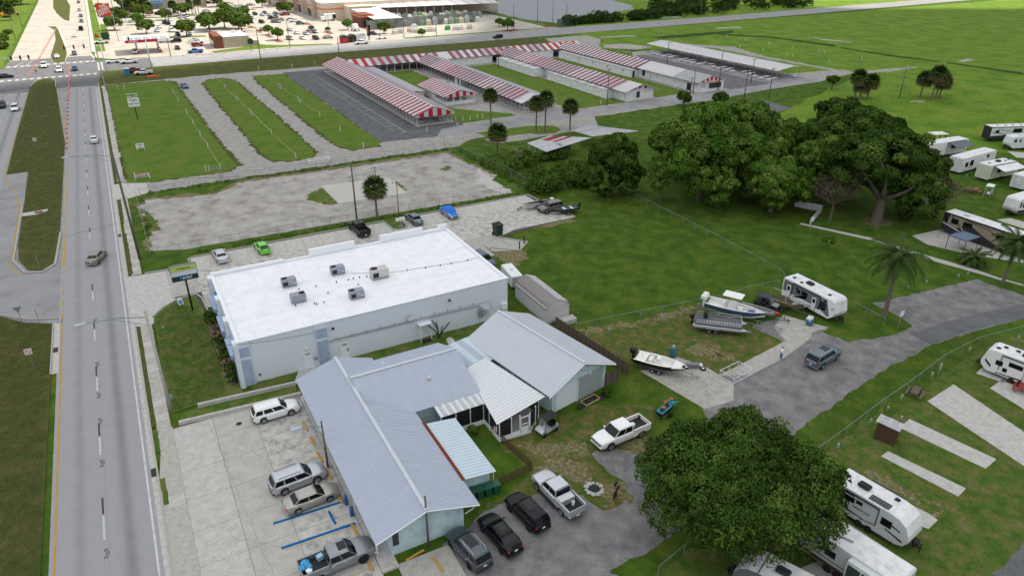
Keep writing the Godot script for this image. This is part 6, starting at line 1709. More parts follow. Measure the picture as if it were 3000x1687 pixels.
	part(t, "wall", mb().box(v3(0,1.35,0),v3(3.5,2.1,8.2)).mesh(), mat(srgb(196,194,196),0.8))
	part(t, "floor_frame", mb().box(v3(0,0.15,0),v3(3.3,0.3,8.0)).mesh(),M.conc2)
	var gp := [v2(-1.85,2.1),v2(-1.45,2.75),v2(0,3.35),v2(1.45,2.75),v2(1.85,2.1)]
	part(t, "gable", mb().side(pva([v2(-1.75,2.3),v2(-1.4,2.72),v2(0,3.28),v2(1.4,2.72),v2(1.75,2.3)]),-4.08,4.08).mesh(), mat(srgb(206,205,208),0.8))
	for i in 4:
		var a: Vector2 = gp[i]
		var b: Vector2 = gp[i + 1]
		part(t, "roof_panel", mb().quad(v3(a.x, a.y, -4.25),v3(b.x, b.y, -4.25),v3(b.x, b.y, 4.25),v3(a.x, a.y, 4.25)).mesh(),M.shingle if i < 2 else M.tin)
	solo("concrete_block", mb().bbox(v3(0,0.35,0),v3(2.6,0.7,1.2),0.04).mesh(),M.conc2, "weathered concrete ledge at the end of the grey storage shed", "ledge", "", V(44.6,66.8))
	t = thing("cargo_trailer", "white enclosed cargo trailer behind the white store building", "trailer", V(43.9,80.2,0.02), deg_to_rad(-8))
	part(t, "body", mb().bbox(v3(0,1.35,0),v3(1.7,1.7,4.4),0.1).mesh(), mat(srgb(226,232,236),0.4))
	part(t, "roof_vent", mb().bbox(v3(0,2.24,0),v3(0.4,0.1,0.4)).mesh(),M.alu)
	part(t, "rear_door", mb().box(v3(0,1.3,2.22),v3(1.5,1.5,0.04)).mesh(),M.alu)
	for s in [-1.0,1.0]: part(t, "wheel", mb().cyl(v3(0.85 * s, 0.33,0),v3(0.65 * s, 0.33,0),0.33,0.33,12).mesh(),M.rubber)
	part(t, "tongue", mb().cyl(v3(0,0.45,-2.2),v3(0,0.45,-3.3),0.06).mesh(),M.black)

func tri_mesh(a: Vector3, b: Vector3, c: Vector3) -> ArrayMesh:
	var m := mb()
	m.tri(a, b, c)
	m.tri(a - v3(0,0.03,0), c - v3(0,0.03,0), b - v3(0,0.03,0))
	return m.mesh()

func picnic(label: String, e: float, n: float, m: Material) -> void:
	var t := thing("picnic_table", label, "picnic table", V(e, n),0.35)
	for k in 5: part(t, "plank", mb().box(v3(0,0.74,-0.3 + k * 0.15),v3(1.8,0.04,0.14)).mesh(), m)
	for s in [-1.0,1.0]:
		part(t, "bench", mb().box(v3(0,0.44, s * 0.72),v3(1.8,0.05,0.26)).mesh(), m)
		part(t, "leg_frame", mb().cyl(v3(0.7 * s, 0,-0.6),v3(0.7 * s, 0.72,-0.2),0.04).cyl(v3(0.7 * s, 0,0.6),v3(0.7 * s, 0.72,0.2),0.04).cyl(v3(0.7 * s, 0.4,-0.75),v3(0.7 * s, 0.4,0.75),0.04).mesh(), m)

func hull(L: float, W: float, H: float, open := true) -> Array:
	# [hull shell, inner liner, gunwale]: x forward, bow tapering
	var st := []
	for i in 11:
		var t := i / 10.0
		var w := W * 0.5 * (1.0 - pow(maxf(0.0,(t - 0.35) / 0.65),2.4)) * (0.92 + 0.08 * minf(1.0, t * 4.0))
		var y := H * (1.0 + 0.16 * t * t)
		var k := H * 0.9 * pow(maxf(0.0,(t - 0.5) / 0.5),2.0)
		st.append([-L * 0.5 + L * t, maxf(w, 0.02), y, k])
	var a := mb()
	var b := mb()
	var g := mb()
	for i in 10:
		var p: Array = st[i]
		var q: Array = st[i + 1]
		for s in [-1.0,1.0]:
			var f := func(r: Array): return [v3(r[0], r[3],0),v3(r[0], r[3] * 0.6 + H * 0.34, s * r[1] * 0.84),v3(r[0], r[2], s * r[1])]
			var u: Array = f.call(p)
			var v: Array = f.call(q)
			for j in 2: a.quad(u[j],v[j],v[j + 1], u[j + 1])
			var ip: float = p[1] * 0.84
			var iq: float = q[1] * 0.84
			g.quad(v3(p[0], p[2] + 0.01, s * p[1] * 1.02),v3(q[0], q[2] + 0.01, s * q[1] * 1.02),v3(q[0], q[2] + 0.01, s * iq),v3(p[0], p[2] + 0.01, s * ip))
			var fl := H * 0.45 if i < 8 else H * 0.8
			b.quad(v3(p[0], p[2], s * ip),v3(q[0], q[2], s * iq),v3(q[0], fl, s * iq * 0.96),v3(p[0], fl, s * ip * 0.96))
			b.quad(v3(p[0], fl, s * ip * 0.96),v3(q[0], fl, s * iq * 0.96),v3(q[0], fl, 0),v3(p[0], fl, 0))
	var z: Array = st[0]
	a.quad(v3(z[0],0,0),v3(z[0], H * 0.34,-z[1] * 0.84),v3(z[0], z[2] * 0.9,-z[1]),v3(z[0], z[2] * 0.9,0))
	a.quad(v3(z[0],0,0),v3(z[0], H * 0.34, z[1] * 0.84),v3(z[0], z[2] * 0.9, z[1]),v3(z[0], z[2] * 0.9,0))
	return [a.mesh(), b.mesh(), g.mesh()]

func outboard(p: Node, at: Vector3, m: Material, k := 1.0) -> void:
	var o := part(p, "outboard_motor", mb().bbox(at + v3(-0.15,0.55,0) * k, v3(0.62,0.6,0.42) * k, 0.14 * k).mesh(), m)
	part(o, "leg", mb().bbox(at + v3(-0.12,-0.05,0) * k, v3(0.22,0.9,0.16) * k, 0.05 * k).mesh(), m)
	part(o, "propeller", mb().lathe(at + v3(-0.3,-0.42,0) * k, [v2(0.02,-0.05),v2(0.16 * k, 0.0),v2(0.02,0.05)],8, Basis(Vector3.BACK, PI / 2)).mesh(),M.dark)

func boat_trailer(e: float, n: float, y: float, heading: float, L: float, label: String, twin := false, m: Material = null) -> Node3D:
	if m == null: m = M.galv
	var t := thing("boat_trailer", label, "trailer", V(e, n, y), deg_to_rad(heading))
	var b := mb()
	for s in [-1.0,1.0]:
		b.cyl(v3(-L * 0.45,0.42,0.6 * s),v3(L * 0.22,0.42,0.6 * s),0.045,0.045,5)
		b.cyl(v3(L * 0.22,0.42,0.6 * s),v3(L * 0.62,0.45,0.0),0.045,0.045,5)
	for x in [-0.4,-0.1,0.2]: b.cyl(v3(L * x, 0.42,-0.6),v3(L * x, 0.42,0.6),0.04,0.04,5)
	b.cyl(v3(L * 0.46,0.42,0),v3(L * 0.46,1.0,0),0.045,0.045,5).cyl(v3(L * 0.56,0.0,0),v3(L * 0.56,0.7,0),0.035,0.035,5)
	part(t, "frame", b.mesh(), m)
	for x in ([-0.75,0.05] if twin else [-0.2]):
		for s in [-1.0,1.0]:
			part(t, "wheel", mb().lathe(v3(x - L * 0.1,0.32, s * 0.95),[v2(0.01,0.1 * s),v2(0.17,0.1 * s),v2(0.31,0.1),v2(0.32,0.0),v2(0.31,-0.1),v2(0.01,-0.1 * s)],14, RX).mesh(),M.rubber)
			part(t, "hub", mb().lathe(v3(x - L * 0.1,0.32, s * 0.95),[v2(0.17,0.105 * s),v2(0.01,0.12 * s)],10, RX).mesh(),M.rim)
			part(t, "fender", mb().box(v3(x - L * 0.1,0.70, s * 0.95),v3(0.75,0.03,0.26)).mesh(), m)
	return t

func boat(called: String, label: String, e: float, n: float, y: float, heading: float, L: float, W: float, H: float, hm: Material, dm: Material, gm: Material) -> Node3D:
	var t := thing(called, label, "boat", V(e, n, y), deg_to_rad(heading))
	var h := hull(L, W, H)
	part(t, "hull", h[0], hm)
	part(t, "deck_liner", h[1], dm)
	part(t, "gunwale", h[2], gm)
	return t

func boats() -> void:
	M.gel = mat(srgb(236,236,232),0.3)
	M.camo = ground_mat(noise_tex(256,0.05,3,[srgb(70,66,54), srgb(120,112,92), srgb(84,84,66)],77),2.0, null, 1.0)
	# bay boat, white deck over a black hull
	boat_trailer(48.6,51.6,0.03,-57.0,6.4, "twin axle boat trailer under the white bay boat", true)
	var t := boat("bay_boat", "white decked bay boat with black hull and large black outboard", 48.2,52.1,0.5,-57.0,6.2,2.3,0.85,M.black, M.gel, M.gel)
	part(t, "fore_deck", mb().slab(pl([1.4,-0.95,2.3,-0.6,3.0,0.0,2.3,0.6,1.4,0.95]),0.80,0.93).mesh(),M.gel)
	part(t, "aft_deck", mb().box(v3(-2.35,0.74,0),v3(1.2,0.16,2.0)).mesh(),M.gel)
	part(t, "console", mb().bbox(v3(-0.35,0.85,0),v3(0.6,0.9,0.7),0.1).mesh(),M.gel)
	part(t, "wheel", mb().lathe(v3(-0.7,1.15,0),[v2(0.2,0),v2(0.17,0.03),v2(0.2,0.05)],12, Basis(Vector3.BACK, PI / 2)).mesh(),M.dark)
	part(t, "seat", mb().bbox(v3(-1.25,0.7,0),v3(0.5,0.6,0.9),0.08).mesh(),M.gel)
	part(t, "rod_holder", mb().cyl(v3(-2.2,0.8,0.3),v3(-2.2,1.5,0.3),0.02).cyl(v3(-2.2,1.45,0.1),v3(-2.2,1.45,0.5),0.02).mesh(),M.alu)
	part(t, "bow_motor", mb().cyl(v3(2.4,0.98,0.2),v3(3.2,1.02,0.3),0.05).bbox(v3(2.6,1.08,0.15),v3(0.35,0.16,0.2),0.04).mesh(),M.dark)
	outboard(t, v3(-3.25,0.55,0),M.black, 1.35)
	# pontoon deck boat
	boat_trailer(60.6,55.6,0.02,-43.0,6.2, "twin axle trailer carrying the pontoon deck boat", true)
	t = thing("pontoon_boat", "open pontoon boat with grey deck and railings on a trailer", "boat", V(60.7,55.9,0.55), deg_to_rad(-43.0))
	for s in [-1.0,1.0]:
		part(t, "pontoon", mb().lathe(v3(0,0.3, s * 0.95),[v2(0.02,-3.3),v2(0.28,-3.2),v2(0.31,-2.9),v2(0.31,2.4),v2(0.2,3.0),v2(0.03,3.4)],14, Basis(Vector3.BACK, -PI / 2)).mesh(true),M.alu)
	part(t, "deck", mb().box(v3(-0.2,0.68,0),v3(5.8,0.12,2.5)).mesh(), mat(srgb(92,94,98),0.8))
	for s in [-1.0,1.0]:
		for yy in [0.95,1.25]: part(t, "rail", mb().cyl(v3(-2.9, yy, s * 1.2),v3(2.6, yy, s * 1.2),0.025,0.025,5).mesh(),M.alu)
		for k in 7: part(t, "rail_post", mb().cyl(v3(-2.9 + k * 0.916,0.7, s * 1.2),v3(-2.9 + k * 0.916,1.27, s * 1.2),0.02,0.02,4).mesh(),M.alu)
	part(t, "bow_rail", mb().cyl(v3(2.6,1.25,-1.2),v3(2.6,1.25,1.2),0.025,0.025,5).cyl(v3(2.6,0.95,-1.2),v3(2.6,0.95,1.2),0.025,0.025,5).mesh(),M.alu)
	for k in 12: part(t, "rod_holder", mb().cyl(v3(-1.6 + k * 0.35,0.95,1.08),v3(-1.6 + k * 0.35,1.28,1.08),0.045,0.05,6).mesh(),M.gel)
	part(t, "helm", mb().bbox(v3(-1.8,1.1,-0.6),v3(0.5,0.8,0.6),0.06).mesh(),M.dark)
	outboard(t, v3(-3.3,0.5,0),M.black, 1.0)
	# centre console with T-top
	boat_trailer(65.0,55.8,0.02,-61.0,8.2, "long galvanised trailer under the centre console boat", true)
	t = boat("centre_console_boat", "white centre console boat with T-top and twin white outboards", 64.6,57.2,0.6,-61.0,7.6,2.5,1.15, mat(srgb(62,92,112),0.3),M.gel, M.gel)
	part(t, "keel_band", hull(7.45,2.36,0.95)[0],M.gel, v3(0,-0.06,0))
	part(t, "console", mb().bbox(v3(-0.4,1.2,0),v3(1.1,1.2,0.9),0.12).mesh(),M.gel)
	part(t, "console_seat", mb().bbox(v3(0.55,0.9,0),v3(0.7,0.7,0.8),0.1).mesh(),M.gel)
	part(t, "t_top", mb().bbox(v3(-0.5,2.75,0),v3(2.5,0.12,1.7),0.06).mesh(),M.gel)
	for s in [[-1.2,-0.5],[-1.2,0.5],[0.2,-0.5],[0.2,0.5]]: part(t, "t_top_leg", mb().cyl(v3(s[0],0.6, s[1]),v3(s[0] * 0.9,2.75, s[1] * 1.1),0.03,0.03,5).mesh(),M.alu)
	part(t, "leaning_post", mb().bbox(v3(-1.6,1.1,0),v3(0.5,0.9,0.9),0.08).mesh(),M.gel)
	part(t, "bow_cushion", mb().bbox(v3(2.0,0.9,0.0),v3(0.9,0.3,1.0),0.1).mesh(), mat(srgb(40,86,150),0.6))
	for s in [-0.42,0.42]: outboard(t, v3(-3.95,0.85, s),M.gel, 1.35)
	# aluminium boat between, camo boat, utility vehicle
	boat_trailer(68.3,55.4,0.02,-62.0,5.2, "black trailer under the aluminium skiff", false, M.dark)
	t = boat("skiff", "grey aluminium skiff with red fuel tank beside the centre console", 67.9,56.2,0.45,-62.0,5.0,1.5,0.6,M.alu, M.galv, M.alu)
	solo("fuel_tank", mb().bbox(v3(0,0.15,0),v3(0.6,0.3,0.4),0.06).mesh(),M.red, "red fuel tank in the bow of the aluminium skiff", "fuel tank", "", V(68.9,54.2,0.95),-1.0)
	boat_trailer(72.6,55.0,0.02,-72.0,5.8, "black trailer under the camouflage duck boat", false, M.dark)
	t = boat("duck_boat", "camouflage painted duck boat with a bent hoop rail", 72.4,56.2,0.45,-72.0,5.6,1.7,0.65,M.camo, M.camo, M.camo)
	part(t, "hoop_rail", mb().tube([v3(-2.4,0.7,-0.8),v3(-2.0,1.6,-0.8),v3(-0.2,1.7,-0.6),v3(0.4,1.6,0.6),v3(0.6,0.8,0.8)],0.035,5).mesh(),M.alu)
	part(t, "bow_platform", mb().box(v3(1.6,0.85,0),v3(0.9,0.06,1.0), Basis(Vector3.BACK, 0.3)).mesh(),M.galv)
	t = thing("utility_buggy", "black side by side utility buggy with roof beside the duck boat", "buggy", V(70.2,57.0,0.02), deg_to_rad(-70.0))
	part(t, "body", mb().side(pva([v2(-1.6,0.4),v2(1.5,0.4),v2(1.65,0.7),v2(1.5,0.95),v2(0.7,1.05),v2(0.5,0.7),v2(-0.6,0.7),v2(-0.7,1.0),v2(-1.6,1.0)]),-0.7,0.7).mesh(),M.dark)
	part(t, "hood", mb().bbox(v3(1.15,1.06,0),v3(0.8,0.1,1.1),0.04, Basis(Vector3.BACK, -0.12)).mesh(),M.galv)
	part(t, "roof", mb().bbox(v3(-0.4,1.9,0),v3(1.9,0.08,1.35),0.03).mesh(), mat(srgb(38,44,52),0.5))
	for s in [-0.62,0.62]:
		part(t, "roll_cage", mb().tube([v3(0.75,1.0, s),v3(0.4,1.88, s),v3(-1.2,1.88, s),v3(-1.4,0.9, s)],0.035,5).mesh(),M.black)
		part(t, "seat", mb().bbox(v3(-0.3,0.9, s * 0.55),v3(0.5,0.4,0.45),0.06).bbox(v3(-0.55,1.25, s * 0.55),v3(0.12,0.6,0.45),0.05).mesh(),M.black)
		for x in [1.1,-1.15]: part(t, "wheel", mb().lathe(v3(x, 0.34, s * 1.2),[v2(0.01,-0.13),v2(0.2,-0.13),v2(0.34,-0.11),v2(0.34,0.11),v2(0.2,0.13),v2(0.01,0.13)],14, RX).mesh(),M.rubber)
	part(t, "windshield", mb().quad(v3(0.75,1.05,-0.6),v3(0.75,1.05,0.6),v3(0.42,1.85,0.6),v3(0.42,1.85,-0.6)).mesh(),M.pane)
	# two fishing boats at the end of the northern lot
	boat_trailer(61.9,104.6,0.06,174.0,5.6, "trailer under the grey bass boat at the lot's end", false, M.dark)
	t = boat("bass_boat", "grey bass boat with twin white motors at the lot's end", 62.6,104.7,0.5,174.0,5.4,1.9,0.6,M.alu, M.rv_grey, M.alu)
	outboard(t, v3(-2.8,0.4,-0.3),M.gel, 1.0)
	outboard(t, v3(-2.8,0.4,0.3),M.gel, 0.8)
	part(t, "seat", mb().bbox(v3(-0.8,0.7,0),v3(0.5,0.5,1.2),0.06).mesh(),M.dark)
	boat_trailer(64.9,99.9,0.06,172.0,5.6, "trailer under the dark green jon boat at the lot's end", false, M.dark)
	t = boat("jon_boat", "dark green jon boat with black motor at the lot's end", 65.6,100.0,0.5,172.0,5.2,1.7,0.55,M.green_dark, M.rv_grey, M.green_dark)
	outboard(t, v3(-2.7,0.4,0),M.black, 0.9)
	for x in [-1.2,0.2]: part(t, "seat", mb().box(v3(x, 0.5,0),v3(0.4,0.1,1.3)).mesh(),M.rv_pale)
	# water scooter on its trailer
	t = thing("jet_ski", "teal and black jet ski with orange details on a small trailer", "jet ski", V(43.6,45.5,0.02), deg_to_rad(18.0))
	part(t, "hull", hull(3.1,1.1,0.45)[0],M.black, v3(0,0.45,0))
	part(t, "deck", mb().side(pva([v2(-1.5,0.85),v2(1.3,0.95),v2(0.9,1.2),v2(0.3,1.3),v2(0.0,1.05),v2(-1.4,1.0)]),-0.42,0.42).mesh(), mat(srgb(30,130,144),0.3))
	part(t, "seat", mb().bbox(v3(-0.6,1.12,0),v3(1.5,0.2,0.4),0.08).mesh(),M.black)
	part(t, "handlebar", mb().cyl(v3(0.2,1.4,-0.4),v3(0.2,1.4,0.4),0.03).mesh(),M.black)
	part(t, "trailer_frame", mb().cyl(v3(-1.4,0.4,0.4),v3(2.2,0.4,0),0.04).cyl(v3(-1.4,0.4,-0.4),v3(2.2,0.4,0),0.04).mesh(),M.galv)
	for s in [-1.0,1.0]: part(t, "wheel", mb().cyl(v3(-0.3,0.24, s * 0.55),v3(-0.3,0.24, s * 0.7),0.24,0.24,10).mesh(),M.rubber)
	for a in [[0.8,0.15],[-0.9,-0.2],[-0.1,0.3]]: solo("life_vest", lump(0.2,0.5),M.orange, "orange red life vest lying on the jet ski", "life vest", "vests on the jet ski", V(43.6 + a[0],45.5 + a[1] + a[0] * 0.3,1.28), a[0])
	# golf cart
	t = thing("golf_cart", "silver golf cart with black roof beside the screened porch", "golf cart", V(30.9,49.0,0.02), deg_to_rad(192.0))
	part(t, "body", mb().side(pva([v2(-1.15,0.35),v2(1.1,0.35),v2(1.2,0.6),v2(0.9,0.85),v2(0.55,0.85),v2(0.5,0.42),v2(-0.1,0.42),v2(-0.15,0.7),v2(-1.15,0.75)]),-0.55,0.55).mesh(),M.alu)
	part(t, "seat", mb().bbox(v3(-0.45,0.82,0),v3(0.6,0.14,1.05),0.05).bbox(v3(-0.75,1.08,0),v3(0.12,0.5,1.05),0.05).mesh(),M.black)
	part(t, "roof", mb().bbox(v3(-0.25,1.88,0),v3(1.7,0.08,1.2),0.03).mesh(),M.black)
	for s in [-0.5,0.5]:
		part(t, "roof_post", mb().cyl(v3(0.75,0.85, s),v3(0.5,1.88, s),0.025).cyl(v3(-1.0,0.75, s),v3(-1.0,1.88, s),0.025).mesh(),M.black)
		for x in [0.8,-0.8]: part(t, "wheel", mb().lathe(v3(x, 0.23, s * 1.08),[v2(0.01,-0.09),v2(0.12,-0.09),v2(0.23,-0.08),v2(0.23,0.08),v2(0.12,0.09),v2(0.01,0.09)],12, RX).mesh(),M.rubber)
	part(t, "windshield", mb().quad(v3(0.76,0.9,-0.5),v3(0.76,0.9,0.5),v3(0.52,1.84,0.5),v3(0.52,1.84,-0.5)).mesh(),M.pane)

func far_side() -> void:
	M.stucco = ground_mat(M.blot, 9.0, null, 1.0, srgb(222,208,190))
	M.stucco2 = ground_mat(M.blot, 9.0, null, 1.0, srgb(198,184,168))
	M.brick = ground_mat(M.blot, 3.0,M.grain, 0.8, srgb(140,92,76))
	M.orange_band = mat(srgb(214,128,96),0.7)
	var s := thing("home_store", "huge tan warehouse store with orange band and white flat roof", "store")
	wall_box(s, "wall", 106,405,212,560,8.6,M.stucco)
	wall_box(s, "roof", 106.4,405.4,211.6,559.6,0.3,M.white_roof, 8.5)
	part(s, "orange_band", mb().box(V(105.95,482,5.6),v3(0.12,0.9,154)).box(V(120,404.95,5.6),v3(28.2,0.9,0.12)).mesh(),M.orange_band)
	for n in [418.0,440.0,462.0]: part(s, "pier", mb().box(V(104.8, n, 4.8),v3(2.2,9.6,2.6)).mesh(),M.stucco2)
	for n in [[450,458],[428,436]]: wall_box(s, "shop_window", 105.8, n[0],106.0, n[1],4.0,M.win)
	part(s, "entrance_canopy", mb().box(V(102.5,500,6.0),v3(7,1.4,24)).mesh(),M.orange)
	for n in [490.0,510.0]: part(s, "canopy_pier", mb().box(V(99.8, n, 2.7),v3(1.6,5.4,1.6)).mesh(),M.stucco2)
	for k in 6: part(s, "roof_unit", mb().bbox(V(116 + k * 13.0,418 + (k * 17) % 40,9.4),v3(2.4,1.2,1.8),0.1).mesh(),M.hvac_tan)
	wall_box(s, "parapet", 118,395,133,405,7.2,M.stucco)
	part(s, "wall_sign", mb().box(V(128.5,394.9,5.6),v3(3.2,0.7,0.12)).mesh(),M.red)
	s = thing("garden_centre", "open garden centre with white ribbed canopy and tall grey fence", "store")
	slope(s, V(133,418,7.6),V(206,410,7.6),V(133,393,6.2),2.4,1,[M.sheet_white, M.sheet_white, M.sheet_grey])
	for k in 9: part(s, "canopy_post", post_mesh(6.2,0.12),M.sheet_white, V(133.5 + k * 5.2,393.4 - k * 0.45))
	wall_box(s, "back_wall", 133,408,206,408.4,6.0,M.stucco2)
	wall_box(s, "side_wall", 132.6,393.4,133.0,412,6.2,M.stucco)
	wall_box(s, "porch", 114.5,366,121.5,380,6.0,M.brick)
	part(s, "porch_band", mb().box(V(118,365.9,5.2),v3(7.2,0.8,0.15)).box(V(114.4,373,5.2),v3(0.15,0.8,14.1)).mesh(),M.orange_band)
	wall_box(s, "porch_door", 116,365.8,119.6,366.0,3.4,M.win)
	slope(s, V(118,392,6.4),V(133,392,6.4),V(118,356,4.8),2.5,1,[M.sheet_white])
	for k in 24:
		var e := 113.6 + k * 2.9
		var n := 354.0 + k * 0.55
		part(s, "fence_post", post_mesh(5.0,0.09),M.galv, V(e, n))
		if k < 23 and k != 18:
			var f := part(s, "fence_panel", mb().box(v3(0,2.4,0),v3(2.8,4.4,0.04)).mesh(),M.mesh_grey, V(e + 1.45, n + 0.27), atan2(-0.55,2.9) * -1.0)
	part(s, "gate_opening", mb().box(V(167.2,364.6,2.1),v3(2.7,4.0,0.3)).mesh(),M.mesh_grey)
	rng.seed = 40
	var goods := [srgb(206,206,204), srgb(150,160,150), srgb(120,150,110), srgb(196,186,170), srgb(170,176,182), srgb(98,110,104)]
	var rack := 0
	for row in [[360.0,118.0,178.0],[369.0,124.0,184.0],[380.0,136.0,188.0],[389.0,137.0,180.0]]:
		var e: float = row[1]
		while e < row[2]:
			var w := rng.randf_range(2.2,3.6)
			var h := rng.randf_range(1.4,3.4)
			solo("pallet_stack", mb().bbox(v3(0, h * 0.5,0),v3(w * 0.86, h, 2.0),0.15).box(v3(0, h + 0.25,0),v3(w * 0.6,0.5,1.5)).mesh(), mat_once("goods%d" % (rack % 6), goods[rack % 6],0.8), "wrapped pallet of goods stacked behind the garden centre fence", "pallet", "pallets behind the garden fence", V(e, row[0] + rng.randf_range(-0.6,0.6)))
			e += w + 0.3
			rack += 1
	var front := [[121.7,337.2,0],[124.3,337.7,4],[130.4,340.3,3],[131.4,337.8,0],[132.9,335.0,3],[137.1,336.7,0],[139.1,336.4,3],[141.2,336.5,0],[149.3,338.2,6],[152.8,336.4,0],[155.2,335.9,0],[160.4,336.5,3],[136.9,351.5,0]]
	for i in front.size():
		var f: Array = front[i]
		var lab := "bright green skip of goods standing before the garden centre fence" if f[2] == 6 else "wrapped pallet of bagged goods standing before the garden centre fence"
		var c: Color = srgb(60,160,84) if f[2] == 6 else goods[f[2]]
		solo("goods_pallet", mb().bbox(v3(0,0.85,0),v3(2.6,1.7,1.8),0.2).box(v3(0.2,1.9,0),v3(1.7,0.4,1.3)).mesh(), mat_once("gp%d" % f[2], c, 0.8), lab, "pallet", "" if f[2] == 6 else "pallets before the garden fence", V(f[0], f[1]))
	# display sheds beside the cross road
	var sp := [[91.9,319.2, srgb(176,40,48), "red display shed beside the black one at the store lot's edge"],[96.0,320.3, srgb(40,36,36), "black display shed between the red and the white ones"],[100.9,322.7, srgb(220,224,228), "white barn shaped display shed beside the black one"]]
	for a in sp:
		var t := thing("garden_shed", a[3], "shed", V(a[0], a[1]))
		part(t, "wall", mb().box(v3(0,1.2,-1.2),v3(3.1,2.4,3.0)).mesh(), mat(a[2],0.7))
		part(t, "roof", mb().side(pva([v2(-1.75,2.3),v2(1.75,2.3),v2(1.1,3.1),v2(0,3.4),v2(-1.1,3.1)]),-2.8,0.45).mesh(), mat(srgb(70,76,76) if a[2].r < 0.8 else srgb(200,204,206),0.8))
		part(t, "door", mb().box(v3(0,1.0,0.32),v3(1.4,1.9,0.06)).mesh(), mat(a[2].lightened(0.12),0.7))
	# corner filling station
	s = thing("fuel_canopy", "filling station canopy with red lettered front over the pumps", "canopy")
	part(s, "deck", mb().box(V(15.2,337,5.0),v3(16.0,0.3,15.6)).mesh(),M.white_roof)
	for k in 5: part(s, "deck_panel", mb().box(V(9.0 + k * 3.1,335,5.2),v3(2.6,0.08,10.5)).mesh(),M.hvac)
	part(s, "fascia", mb().box(V(13.0,329.1,5.0),v3(11.6,1.1,0.2)).mesh(),M.red)
	part(s, "fascia_end", mb().box(V(21.0,329.1,5.0),v3(4.4,1.1,0.2)).box(V(7.1,337,5.0),v3(0.2,1.1,15.8)).box(V(23.3,337,5.0),v3(0.2,1.1,15.8)).mesh(),M.white)
	text(s, "lettering", "CITGO", 0.75,V(10.0,328.95,5.0),0.0,M.white)
	for e in [11.0,19.0]:
		for n in [333.5,340.5]: part(s, "column", mb().box(V(e, n, 2.4),v3(0.5,4.8,0.5)).mesh(),M.rv_pale)
	for e in [11.0,19.0]:
		for n in [332.0,338.6]:
			var pmp := thing("fuel_pump", "red and white fuel pump under the station canopy", "pump", V(e, n),0.0, "pumps under the canopy")
			part(pmp, "cabinet", mb().bbox(v3(0,0.95,0),v3(0.6,1.9,0.9),0.05).mesh(),M.red)
			part(pmp, "screen_panel", mb().box(v3(0,1.3,0.47),v3(0.45,0.5,0.04)).mesh(),M.white)
	s = thing("corner_shop", "tan box shaped corner shop with brown brick end beside the fuel canopy", "shop")
	wall_box(s, "wall", 41.5,330.0,54.0,346,4.4,M.stucco2)
	wall_box(s, "brick_end", 40.2,329.6,43.4,346.2,4.9,M.brick)
	wall_box(s, "roof", 43.4,330.3,53.7,345.7,0.2,M.white_roof, 4.35)
	wall_box(s, "shop_window", 40.0,332.5,40.2,344,2.8,M.win)
	wall_box(s, "yard_wall", 54.0,331.0,58.0,336,2.2,M.stucco2)
	part(s, "roof_unit", mb().bbox(V(49.5,340,5.1),v3(2.0,1.2,1.4),0.1).mesh(),M.hvac_tan)
	s = thing("clinic_building", "low grey building with stepped parapet and blue awning behind the palms", "building")
	wall_box(s, "wall", 20,515,62,540,5.0,M.stucco2)
	wall_box(s, "tower", 27,513.6,40,515,7.4, mat(srgb(150,146,142),0.8))
	wall_box(s, "roof", 20.5,516,61.5,539.5,0.3,M.white_roof, 4.9)
	text(s, "lettering", "dental", 2.0,V(33.5,513.4,5.6),0.0,M.white)
	part(s, "awning", mb().box(V(33.5,512.6,3.1),v3(6,1.0,2.0)).mesh(), mat(srgb(40,130,190),0.6))
	s = thing("strip_shop", "long white flat roofed shop row at the lot's far edge", "building")
	wall_box(s, "wall", 66,565,120,590,5,M.stucco)
	# signs of the corner
	s = thing("store_sign", "tall orange square store sign on a post at the lot's corner", "sign", V(3.0,432.0))
	part(s, "post", mb().box(v3(0,2.5,0),v3(1.4,5.0,0.6)).mesh(), mat(srgb(70,110,140),0.7))
	part(s, "panel", mb().box(v3(0,8.0,0),v3(6.2,6.0,0.5)).mesh(), mat(srgb(206,66,34),0.6))
	for k in [["THE", 9.8],["HOME", 8.2],["DEPOT", 6.6]]: text(s, "lettering", k[0],1.3,v3(0, k[1],0.3),0.0,M.white).rotation.z = 0.35
	s = thing("station_sign", "green price sign on the filling station corner", "sign", V(0.9,371.0))
	part(s, "panel", mb().box(v3(0,2.6,0),v3(3.0,3.4,0.4)).mesh(),M.green_dark)
	part(s, "top_sign", mb().side(pva([v2(-1.2,4.4),v2(1.2,4.4),v2(0,6.2)]),-0.2,0.2).mesh(),M.red, v3(-3.4,-2,0))
	s = thing("billboard", "dark billboard on two posts above the corner verge", "billboard", V(5.5,520.0))
	part(s, "panel", mb().box(v3(0,8.0,0),v3(13,3.6,0.5)).mesh(),M.dark)
	for e in [-3.5,3.5]: part(s, "post", mb().box(v3(e, 3.1,0),v3(0.4,6.2,0.4)).mesh(),M.galv)
	s = thing("pylon_sign", "narrow black and red pylon sign at the store exit", "sign", V(104.0,322.5))
	part(s, "panel", mb().box(v3(0,4.2,0),v3(1.6,4.6,0.4)).mesh(),M.black)
	part(s, "red_panel", mb().box(v3(-0.5,4.6,0.22),v3(0.6,3.0,0.06)).mesh(), mat(srgb(206,96,70),0.6))
	part(s, "post", mb().box(v3(0,1,0),v3(0.4,2.0,0.3)).mesh(),M.black)
	s = thing("house_sign", "dark green house shaped sign on a post by the cross road", "sign", V(52.4,318.2))
	part(s, "post", post_mesh(2.6,0.1),M.brown_wood)
	part(s, "panel", mb().side(pva([v2(-1.1,2.6),v2(1.1,2.6),v2(1.1,4.2),v2(0,5.0),v2(-1.1,4.2)]),-0.3,0.3).mesh(),M.green_dark)
